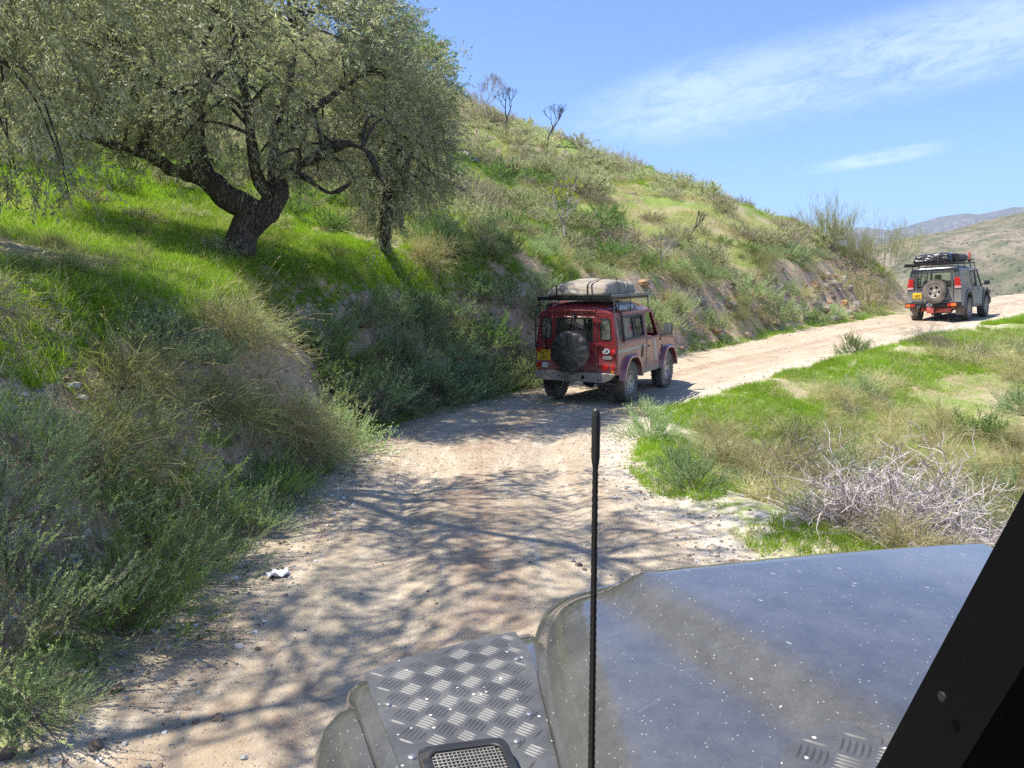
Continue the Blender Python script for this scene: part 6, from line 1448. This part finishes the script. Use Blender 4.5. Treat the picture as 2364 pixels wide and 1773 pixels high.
p = ray(2120, 770); put('brown', p[0], p[1], .7, 'brown bush on the slope right of the reddish brown one', 'bushes on the outer verge')
p = ray(2120, 955); put('green', p[0], p[1], .85, 'bright green bush hanging over a dark gap in the right slope', 'bushes in the hollow')
p = ray(2205, 900); put('sage', p[0], p[1], .9, 'grey-green bush at the right edge of the picture', 'bushes in the hollow')
p = ray(1960, 1150); print('dead', p); put('ball', 3.22, 6.3, 1.75, 'big bleached ball of dead twigs just beyond the bonnet', None, 0, sz=1.0)
put('ball', 4.5, 6.5, 1.4, 'second smaller heap of dead twigs against the windscreen pillar', None, 1, sz=.7)
def okspot(x, y, pts, r_): return all((x - a) ** 2 + (y - b) ** 2 > r_ * r_ for a, b in pts)
G = np.random.default_rng(77)
_proj = lambda x, y, z: ((512 + 769 * x / (y * _c - (z - 2.2) * _s)), (384 - 769 * (y * _s + (z - 2.2) * _c) / (y * _c - (z - 2.2) * _s)))
def where_hill(x, y, z):
    u, v = _proj(x, y, z)
    if u < 250: return ('far upslope, ' if y > 24 else 'just upslope, ' if y > 16 else 'on the terrace, ') + 'left of the big olive trunk'
    if u < 430: return 'close behind the olive trees' if y < 26 else 'far up behind the olive trees'
    if v < 150: return 'high up near the bare dead trees'
    if u < 560: return ('low' if y < 24 else 'high') + ' between the olives and the pale fig'
    if u < 700: return 'on the slope above the red car'
    if u < 800: return 'on the slope right of the red car'
    return 'on the spur near the broom trees'
def where_right(x, y, z):
    u, v = _proj(x, y, z)
    if v > 480: return 'just right of the gravel verge' if u < 760 else 'close above the bonnet' if v > 530 else 'around the bleached dead bush'
    if u < 740: return 'left side of the hollow'
    if v < 370: return 'just below the far track'
    if u < 880: return 'in the middle of the hollow'
    return 'at the right edge of the view'
def where_bank(x, y, z):
    if y < 5: return 'at the lower left'
    if y < 8.5: return 'beside the shaded near track' if z < 1 else 'high above the shaded near track'
    if y < 12: return 'around the bare earth face'
    if y < 17: return 'left of the red car'
    if y < 24: return 'at the track behind the red car' if z < 1.2 else 'above the roof rack of the red car'
    return 'towards the far corner'
def size_word(s_, a_, b_): return 'small' if s_ < a_ else 'large' if s_ > b_ else 'medium'
# random bushes on the cut bank
used = []; kinds = ['sage', 'psage', 'drab', 'straw', 'straw', 'green', 'psage', 'psage']
X = G.uniform(-5, 16, 2600); Y = G.uniform(1, 31, 2600); h_, s_, e_, b_, a_ = height(X, Y, True, True)
cnt = 0
for i in range(len(X)):
    if s_[i] > 0 and .25 < e_[i] < 2.5 and cnt < 240 and okspot(X[i], Y[i], used, .50):
        k = kinds[G.integers(len(kinds))]; far_ = Y[i] > 16
        if far_ and b_[i] > .3 and G.random() < .74: continue
        if Y[i] < 16 and h_[i] > 1.8: continue
        if abs(X[i] + 3.2) < .9 and 9.2 < Y[i] < 11.3: continue        # the bare earth face
        used.append((X[i], Y[i])); cnt += 1
        if Y[i] < 6 and k in ('sage', 'psage', 'green'): kk = {'sage': 'nsage', 'psage': 'nsage', 'green': 'ngreen'}[k]
        else: kk = k
        put(kk, X[i], Y[i], G.uniform(.55, .95) * (1.0 if e_[i] > .8 else .5), None, None)['label'] = size_word(COL.objects[-1].scale[0], .62, .9) + ' ' + {'sage': 'grey-green sage bush on the cut bank', 'psage': 'pale sage bush on the cut bank', 'drab': 'olive-drab wispy bush on the cut bank', 'straw': 'straw-coloured dry bush on the cut bank', 'brown': 'brown dry bush on the cut bank', 'green': 'green bush on the cut bank'}[k] + ' ' + where_bank(X[i], Y[i], h_[i])
        COL.objects[-1]['group'] = {'sage': 'sage bushes scattered on the cut bank', 'psage': 'pale sage bushes scattered on the cut bank', 'drab': 'wispy bushes scattered on the cut bank', 'straw': 'dry bushes scattered on the cut bank', 'brown': 'brown bushes scattered on the cut bank', 'green': 'green bushes scattered on the cut bank'}[k]
# dark sages that fill the shaded bank up to the red car
for k_ in range(26):
    j = int(np.argmin(np.abs(TD[:, 1] - (10.8 + 7.4 * k_ / 25)))); o_ = TD[j, 3] + (.6, .95, 1.3)[k_ % 3] + G.uniform(-.15, .15); x_, y_ = TD[j, 0] - TT[j, 1] * o_, TD[j, 1] + TT[j, 0] * o_
    kk = ('sage', 'green', 'sage', 'psage', 'drab')[k_ % 5]; q = put(kk, x_, y_, G.uniform(.85, 1.15) * (.85 if k_ % 3 == 2 else 1), None, 'bushes filling the shaded bank'); q['label'] = size_word(q.scale[0], 1.1, 1.25) + ' ' + {'sage': 'dark grey-green', 'green': 'dark green', 'psage': 'paler grey-green', 'drab': 'wispy drab'}[kk] + ' bush in the shaded bank ' + where_bank(x_, y_, 0)
# tussocks along the brow of the bank
X = G.uniform(-7, 14, 2500); Y = G.uniform(4, 31, 2500); h_, s_, e_, b_, a_ = height(X, Y, True, True); used = []; cnt = 0
for i in range(len(X)):
    if s_[i] > 0 and 1.5 < e_[i] < 4.2 and cnt < 42 and okspot(X[i], Y[i], used, .9) and not (abs(X[i] + 4.3) < 1.0 and abs(Y[i] - 11.6) < 1.4) and not (-6.2 < X[i] < -1.5 and 6 < Y[i] < 16 and G.random() < .65):
        used.append((X[i], Y[i])); cnt += 1; k = ['tstraw', 'tdrab'][G.integers(2)]
        put(k, X[i], Y[i], (s9 := G.uniform(.5, .85) * (.6 if Y[i] < 9 else 1)), size_word(s9, .62, .74) + (' straw-coloured tussock on the brow ' if k == 'tstraw' else ' drab green tussock on the brow ') + where_bank(X[i], Y[i], h_[i]), 'straw tussocks on the brow of the bank' if k == 'tstraw' else 'drab tussocks on the brow of the bank')
for (px, py, s0) in ((960, 560, 1.35), (1050, 550, 1.2), (905, 560, 1.0), (60, 600, .6), (150, 590, .55), (1230, 560, .9)):
    p = ray(px, py); put('tstraw' if px > 500 else 'tdrab', p[0], p[1], s0, {960: 'tallest sheaf of straw grass on the brow left of the pale fig', 1050: 'broad sheaf of straw grass right of the tallest one on the brow', 905: 'straw grass clump just right of the small olive trunk', 60: 'drab grass clump on the brow at the far left', 150: 'drab feathery grass clump left of the earth cut', 1230: 'straw grass clump round the foot of the pale fig'}[px], None, 2 if px > 500 else 0)
# hillside shrubs: every bush one can tell apart is its own object, the rest one mass
N = 14000; X = G.uniform(-34, 17, N); Y = G.uniform(11, 53, N); h_, s_, e_, b_, a_ = height(X, Y, True, True)
dist = np.hypot(X, Y); clump = fbm(X, Y, .12, 3, 91)
ok = (s_ > 0) & (e_ > 2.6) & (np.abs(X / np.maximum(Y, .1)) < .78) & (clump + G.uniform(-.25, .25, N) > -.2)
terr = (X > -9) & (X < 0) & (Y < 17); ok &= ~(terr & (G.random(N) < .93))
idx_ = np.nonzero(ok)[0]; sel = []; cells = {}
for i in idx_:
    c_ = (int(X[i] // 1.0), int(Y[i] // 1.0)); r_ = .52 + dist[i] * .0065
    if all((X[i] - X[j]) ** 2 + (Y[i] - Y[j]) ** 2 > r_ * r_ for dx in (-1, 0, 1) for dy in (-1, 0, 1) for j in cells.get((c_[0] + dx, c_[1] + dy), ())): cells.setdefault(c_, []).append(i); sel.append(i)
sel = sorted(sel, key=lambda i: dist[i]); siz = {i: float(np.clip(G.lognormal(-.02, .32), .5, 1.7)) for i in sel}
HK = {'hill': ('grey-green shrub', 'grey-green shrubs on the hillside'), 'hillb': ('brownish dry shrub', 'brown shrubs on the hillside'), 'hillg': ('dark green shrub', 'green shrubs on the hillside')}
rest = []
for n_, i in enumerate(sel):
    if n_ < 290:
        k = ['hill', 'hill', 'hillb', 'hillb', 'hillg'][G.integers(5)] if G.random() < .97 else 'hillg'; near = dist[i] < 20
        o = put(k, X[i], Y[i], siz[i] * (.9 if near else 1.2), None, HK[k][1], sz=G.uniform(.75, 1.1)); o['label'] = size_word(o.scale[0], 1.0, 1.45) + (' low spreading ' if o.scale[2] / o.scale[0] < .87 else ' upright ' if o.scale[2] / o.scale[0] > .99 else ' rounded ') + HK[k][0] + ' ' + where_hill(X[i], Y[i], h_[i])
    else: rest.append(i)
HS = kit_collection('hill_scrub', PR['hill'] + PR['hillb'])
if rest:
    siz = {i: siz[i] * 1.2 for i in rest}; P_ = np.stack([X[rest], Y[rest], h_[rest] - .05], 1); n_ = len(rest)
    instancer('hillside_scrub', P_, np.stack([0 * P_[:, 0], 0 * P_[:, 0], G.uniform(0, 6.28, n_)], 1), np.stack([np.array([siz[i] for i in rest])] * 2 + [np.array([siz[i] for i in rest]) * .95], 1), HS, kind='stuff')
print('hill shrubs', len(sel))
# tussocks and bushes over the right-hand slope and hollow
N = 3000; X = G.uniform(1.5, 26, N); Y = G.uniform(4.5, 30, N); h_, s_, e_, b_, a_ = height(X, Y, True, True); cl_ = fbm(X, Y, .3, 3, 95)
used = []; cnt = 0
RK = {'tstraw': ('clump of lying straw-coloured grass', 'straw grass clumps on the right slope'), 'tdrab': ('drab green grass clump', 'drab grass clumps on the right slope'), 'straw': ('dry wispy bush', 'dry bushes on the right slope'), 'brown': ('brown twiggy bush', 'brown bushes on the right slope'), 'psage': ('grey-green bush', 'sage bushes on the right slope')}
for i in range(N):
    if s_[i] < 0 and e_[i] > .9 + 1.2 * (Y[i] > 13) + (cl_[i] < .0) * .5 and cnt < 215 and X[i] < .72 * Y[i] + 1.5 and okspot(X[i], Y[i], used, .40 + Y[i] * .011):
        if Y[i] > 15 and cl_[i] < -.05: continue
        used.append((X[i], Y[i])); cnt += 1; k = ['tstraw', 'tstraw', 'tstraw', 'tdrab', 'straw', 'straw', 'brown', 'psage'][G.integers(8)]
        o = put(k, X[i], Y[i], G.uniform(.55, 1.05) * (1.35 if h_[i] < -.3 else .85), None, RK[k][1]); o['label'] = size_word(o.scale[0], .7, 1.0) + ' ' + RK[k][0] + ', ' + where_right(X[i], Y[i], h_[i])

# ------------------------------------------------------------------ grass
GT = kit_collection('grass_tufts', [P_tuft(s_) for s_ in (301, 302, 303, 304)])
GS = kit_collection('dry_litter', [P_tussock(311, m_straw, 22, (.08, .26), 75, .4, w=.004), P_tussock(312, m_straw, 16, (.1, .3), 60, .5, w=.004)])
def scatter(name, region, n, accept, smin, smax, coll, seed, dscale=0.0, sink=.01):
    g = np.random.default_rng(seed); x0, x1, y0, y1 = region; X = g.uniform(x0, x1, n); Y = g.uniform(y0, y1, n)
    k = np.abs(X / np.maximum(Y, .1)) < .80; X, Y = X[k], Y[k]
    h_, s_, e_, b_, a_ = height(X, Y, True, True); k = accept(X, Y, h_, s_, e_, b_, g); X, Y, h_ = X[k], Y[k], h_[k]; n = len(X)
    sc = g.uniform(smin, smax, n) * (1 + dscale * np.hypot(X, Y))
    tone = np.clip(fbm(X, Y, .8, 3, seed) * .8 + .5, 0, 1)
    print(name, n)
    return instancer(name, np.stack([X, Y, h_ - sink], 1), np.stack([g.normal(0, .12, n), g.normal(0, .12, n), g.uniform(0, 6.28, n)], 1), sc, coll, tone=tone, kind='stuff', seed=seed)
def patch(X, Y, sc, sd, thr, soft, g): return fbm(X, Y, sc, 3, sd) + g.uniform(-soft, soft, len(X)) > thr
scatter('terrace_grass', (-12, 3, 5, 22), 150000, lambda X, Y, h, s, e, b, g: (s > 0) & (e > 1.35) & (b < .75) & patch(X, Y, .35, 401, -.12 - .14 * (np.hypot(X + 3.5, Y - 11) < 4), .1, g), .55, 1.0, GT, 402, .03)
scatter('hillside_grass', (-34, 17, 17, 52), 170000, lambda X, Y, h, s, e, b, g: (s > 0) & (e > 1.4) & (b < .6) & patch(X, Y, .16, 411, -.02 + .28 * sstep(h, 7, 14), .12, g), .75, 1.2, GT, 412, .016)
scatter('left_verge_grass', (-4, 16, 2.5, 31), 60000, lambda X, Y, h, s, e, b, g: (s > 0) & (e > .02) & (e < .75) & patch(X, Y, .9, 421, .02 + .5 * np.exp(-(e / .14) ** 2) + .22 * (Y < 5), .12, g), .45, .95, GT, 422, .02)
scatter('right_verge_grass', (1, 26, 4.3, 31), 170000, lambda X, Y, h, s, e, b, g: (s < 0) & (e > .02) & (e < 3.2) & patch(X, Y, .75, 431, -.06 + .42 * np.exp(-(e / .32) ** 2) - .22 * (Y > 10) * (e < 2.6) * (e > .3) - .30 * (Y < 9), .1, g), .5, 1.1, GT, 432, .022)
scatter('hollow_grass', (1.5, 26, 4.5, 30), 70000, lambda X, Y, h, s, e, b, g: (s < 0) & (e > 1.6) & patch(X, Y, .45, 441, .14, .12, g), .6, 1.1, GT, 442, .02)
TST = kit_collection('straw_sheaf', [P_tussock(s_, m_straw, 130, (.3, .75), 60, .6, (.5, -.4) if s_ % 2 else (.1, -.5)) for s_ in (321, 322, 323)])
scatter('hollow_straw', (1.8, 26, 4.8, 30), 2600, lambda X, Y, h, s, e, b, g: (s < 0) & (e > 1.1 + .8 * (Y > 12)) & patch(X, Y, .4, 471, -.08 + .12 * (Y > 14), .15, g), .7, 1.25, TST, 472, .01)
scatter('dry_grass_litter', (-30, 26, 4, 50), 120000, lambda X, Y, h, s, e, b, g: (e > .8) & (b < .9) & patch(X, Y, .5, 451, .0, .2, g), .7, 1.3, GS, 452, .016)
scatter('bank_weeds', (-5, 14, 2, 18), 32000, lambda X, Y, h, s, e, b, g: (s > 0) & (e > .2) & (e < 2.4) & patch(X, Y, 1.1, 461, .02, .1, g) & ~((np.abs(X + 3.3) < .8) & (np.abs(Y - 10.2) < 1.1)), .7, 1.6, GT, 462, .01)

# ------------------------------------------------------------------ stones
def rockmesh(seed, flat_=.6, sub=2, rough=.28):
    bm = bmesh.new(); bmesh.ops.create_icosphere(bm, subdivisions=sub, radius=1)
    for v in bm.verts:
        n_ = v.co.normalized(); k = 1 + rough * (math.sin(seed * 1.7 + n_.x * 4 + n_.y * 3) * .5 + math.sin(seed + n_.z * 5 - n_.x * 3) * .5) + random.Random(seed * 1000 + v.index).uniform(-.07, .07)
        v.co = Vector((n_.x * k, n_.y * k * .8, n_.z * k * flat_))
    for f in range(4):      # a few broken faces
        rr = random.Random(seed * 7 + f); nn = Vector((rr.gauss(0, 1), rr.gauss(0, 1), rr.gauss(0, .6))).normalized(); dd = .72
        for v in bm.verts:
            q = v.co.dot(nn) - dd * (.8 if abs(nn.z) < .5 else flat_)
            if q > 0: v.co -= nn * q
    return bm_mesh('rock', bm, angle=28)
def stonemat(name, a, b):
    m, t = new_mat(name); oc = t.a('ShaderNodeTexCoord').outputs['Object']; n = t.noise(oc, 3, 6, .7); n2 = t.noise(oc, 14, 4, .7)
    oi = t.a('ShaderNodeObjectInfo').outputs['Random']; at2 = t.a('ShaderNodeAttribute', attribute_name='tone'); at2.attribute_type = 'INSTANCER'
    c = t.mix(t.ss(n, .3, .7), a, b); hs = t.a('ShaderNodeHueSaturation'); t.set(hs.inputs['Color'], c); t.set(hs.inputs['Value'], t.math('MULTIPLY_ADD', t.math('ADD', t.math('MULTIPLY', oi, .3), at2.outputs[2]), .7, .6)); t.set(hs.inputs['Saturation'], t.math('MULTIPLY_ADD', oi, .5, .7))
    p = t.a('ShaderNodeBsdfPrincipled'); t.set(p.inputs['Base Color'], hs.outputs[0]); p.inputs['Roughness'].default_value = .9; t.set(p.inputs['Normal'], t.bump(n2, .6, .02)); finish(t, p.outputs[0]); return m
st_p = stonemat('pale_stone', (.52, .47, .40), (.34, .29, .24)); st_b = stonemat('brown_stone', (.34, .25, .18), (.22, .16, .12)); st_o = stonemat('orange_stone', (.58, .36, .20), (.46, .32, .20)); st_g = stonemat('grey_stone', (.24, .24, .24), (.36, .35, .33)); st_w = stonemat('white_stone', (.78, .76, .72), (.6, .58, .54))
RM = [rockmesh(k, .62) for k in range(1, 7)]; 
for r_ in RM: r_.materials.append(None)
SM = []
for k, mt in enumerate((st_p, st_b, st_p, st_g, st_b, st_w)):
    q = rockmesh(20 + k, .6, 1); q.materials.append(mt); SM.append(q)
GV = kit_collection('gravel_stone', SM)
def rock(x, y, s_, mt, label, group=None, v=0, rz=0.0, flat_=1.0, z=None, cat='stone', name='stone'):
    o = bpy.data.objects.new(name, RM[v]); COL.objects.link(o); o.location = (x, y, (H1(x, y) if z is None else z) + .12 * s_); o.scale = (s_, s_, s_ * flat_); o.rotation_euler = (0, 0, rz)
    o.material_slots[0].link = 'OBJECT'; o.material_slots[0].material = mt; return tag(o, label, cat, group)
for (px, py, s_, mt, lb, fl) in (
 (470, 1555, .055, st_o, 'flat orange stone on the track near the bottom of the picture', .5), (557, 1405, .035, st_o, 'small tan stone on the track edge below the green bush', .8), (265, 1418, .07, st_p, 'tan flat slab poking out from under the left bushes', .5), (298, 1345, .07, st_p, 'upper of two cream stones under the left bushes', .8), (325, 1365, .07, st_p, 'lower of two cream stones under the left bushes', .6),
 (255, 1495, .06, st_b, 'brown flat stone among grass at the lower left verge', .5), (430, 1430, .022, st_w, 'round white pebble on the lower left gravel', .9), (515, 1400, .05, st_w, 'white broken stone on the left side of the gravel', .45), (15, 1635, .07, st_b, 'brown stone in the bottom left corner', .8), (120, 1645, .04, st_w, 'white stone in grass at the bottom left', .6), (525, 1640, .03, st_w, 'small white stone at the bottom of the track', .7), (205, 1620, .06, st_b, 'dark stone in grass near the bottom left corner', .9),
 (848, 932, .12, st_w, 'long white stone at the left verge before the bend', .4), (870, 942, .06, st_w, 'small white stone beside the long one at the left verge', .8), (1640, 1118, .11, st_w, 'pale pointed stone in the outer verge grass', .5), (1700, 1128, .16, st_w, 'long pale stone in the outer verge grass', .35), (1805, 1145, .15, st_w, 'flat pale stone by the dead twig bush', .25), (1505, 1075, .05, st_w, 'small white stone on the outer verge grass', .7), (1600, 1073, .05, st_w, 'white stone near the green grass of the outer verge', .7),
 (1250, 1222, .05, st_b, 'brown broken rock on the shaded track left of the aerial', .7), (1238, 1215, .035, st_g, 'grey rock beside the broken brown one on the track', .7), (1262, 1232, .035, st_b, 'small brown rock just left of the aerial', .7), (1300, 1300, .035, st_w, 'white stone on the track just ahead of the bonnet', .6), (1590, 1215, .07, st_o, 'orange stone on the outer verge near the bonnet', .4),
 (925, 1280, .02, st_g, 'small grey stone in the middle of the track', .6), (880, 1460, .03, st_g, 'grey stone just ahead of the wing plate', .5), (820, 1480, .03, st_p, 'pale stone left of the wing plate on the track', .5), (455, 1140, .04, st_p, 'pale stone at the left edge of the shaded gravel', .6), (1850, 640, .16, st_p, 'pale boulder fallen at the foot of the far cut', .7)):
    p = ray(px, py) if py < 1650 else ray(px, 1645); rock(p[0], p[1], s_ * .68, mt, lb, 'loose stones along the track', PRNG.randrange(6), PRNG.uniform(0, 6.28), fl * 1.4)
# crumpled white litter
p = ray(600, 1247); bm = bmesh.new(); bmesh.ops.create_grid(bm, x_segments=9, y_segments=6, size=1)
for v in bm.verts: v.co = Vector((v.co.x * .075, v.co.y * .045, .018 + .016 * math.sin(v.co.x * 5 + v.co.y * 3) + .012 * math.cos(v.co.y * 7 - v.co.x * 2)))
me = bm_mesh('litter', bm, smooth=True); o = link('litter', me, plain('white_paper', (.75, .76, .78), .7)); o.location = (p[0], p[1], H1(p[0], p[1]) + .005); o.rotation_euler = (0, 0, .4); o.modifiers.new('thickness', 'SOLIDIFY').thickness = .002; tag(o, 'crumpled white scrap lying on the gravel left of the track', 'litter')
# ledges and boulders on the ridge and in the cuts
X = G.uniform(-10, 16, 1500); Y = G.uniform(28, 50, 1500); h_, s_, e_, b_, a_ = height(X, Y, True, True); cnt = 0
for i in range(1500):
    if s_[i] > 0 and e_[i] > 2 and h_[i] > 6.0 and fbm(X[i:i+1], Y[i:i+1], .2, 3, 501)[0] > .0 and cnt < 80:
        cnt += 1; s9 = G.uniform(.12, .36); q9 = G.integers(2); rock(X[i], Y[i], s9, [st_b, st_p][q9], size_word(s9, .2, .28) + ' ' + ['brown', 'pale'][q9] + ' rock cropping out of the slope ' + where_hill(X[i], Y[i], h_[i]), 'rocks on the ridge', int(G.integers(6)), G.uniform(0, 6), G.uniform(.7, 1.2), name='rock', cat='rock')
X = G.uniform(2, 16, 1500); Y = G.uniform(20, 33, 1500); h_, s_, e_, b_, a_ = height(X, Y, True, True); cnt = 0
for i in range(1500):
    if s_[i] > 0 and b_[i] > .3 and cnt < 90:
        cnt += 1; rock(X[i], Y[i], G.uniform(.08, .24), [st_b, st_p, st_p, st_o][G.integers(4)], 'stone embedded in the far earth bank', 'stones in the far earth bank', int(G.integers(6)), G.uniform(0, 6), G.uniform(.8, 1.3), name='rock', cat='rock')
def gravel(name, region, n, accept, smin, smax, seed):
    g = np.random.default_rng(seed); x0, x1, y0, y1 = region; X = g.uniform(x0, x1, n); Y = g.uniform(y0, y1, n); h_, s_, e_, b_, a_ = height(X, Y, True, True)
    k = accept(X, Y, h_, s_, e_, b_, g); X, Y, h_ = X[k], Y[k], h_[k]; n = len(X); print(name, n)
    instancer(name, np.stack([X, Y, h_ + .001], 1), g.uniform(0, 6.28, (n, 3)) * np.array([.08, .08, 1]), smin + (smax - smin) * g.uniform(0, 1, n) ** 5, GV, kind='stuff', seed=seed)
gravel('track_gravel', (-4, 6, 2, 16), 60000, lambda X, Y, h, s, e, b, g: (e < .4) & (g.random(len(X)) < .10 + .9 * sstep(fbm(X, Y, .6, 3, 511) + .35 * (e > -.45), .05, .4)), .003, .020, 512)
gravel('verge_gravel', (-4, 4, 2.2, 12), 26000, lambda X, Y, h, s, e, b, g: (e > -.5) & (e < .6), .004, .030, 514)
gravel('bank_stones', (-5, 3, 3, 20), 9000, lambda X, Y, h, s, e, b, g: (s > 0) & (b > .2), .010, .085, 516)
gravel('far_track_gravel', (-1, 26, 14, 36), 24000, lambda X, Y, h, s, e, b, g: (e < .7) & (e > -2.2) & (g.random(len(X)) < .3 + .7 * (np.abs(e) < .4)), .008, .045, 518)

# ------------------------------------------------------------------ thin haze of the valley air
bm = bmesh.new(); bx(bm, (-3600, -3600, -70), (6600, 4600, 330))
m = bpy.data.materials.new('haze'); m.use_nodes = True; t = NT(m.node_tree)
v = t.a('ShaderNodeVolumePrincipled'); v.inputs['Color'].default_value = (.42, .64, 1.0, 1); v.inputs['Density'].default_value = .0002; v.inputs['Anisotropy'].default_value = .2
o = t.a('ShaderNodeOutputMaterial'); t.set(o.inputs['Volume'], v.outputs[0])
tag(link('haze', bm_mesh('haze', bm), m), kind='stuff')
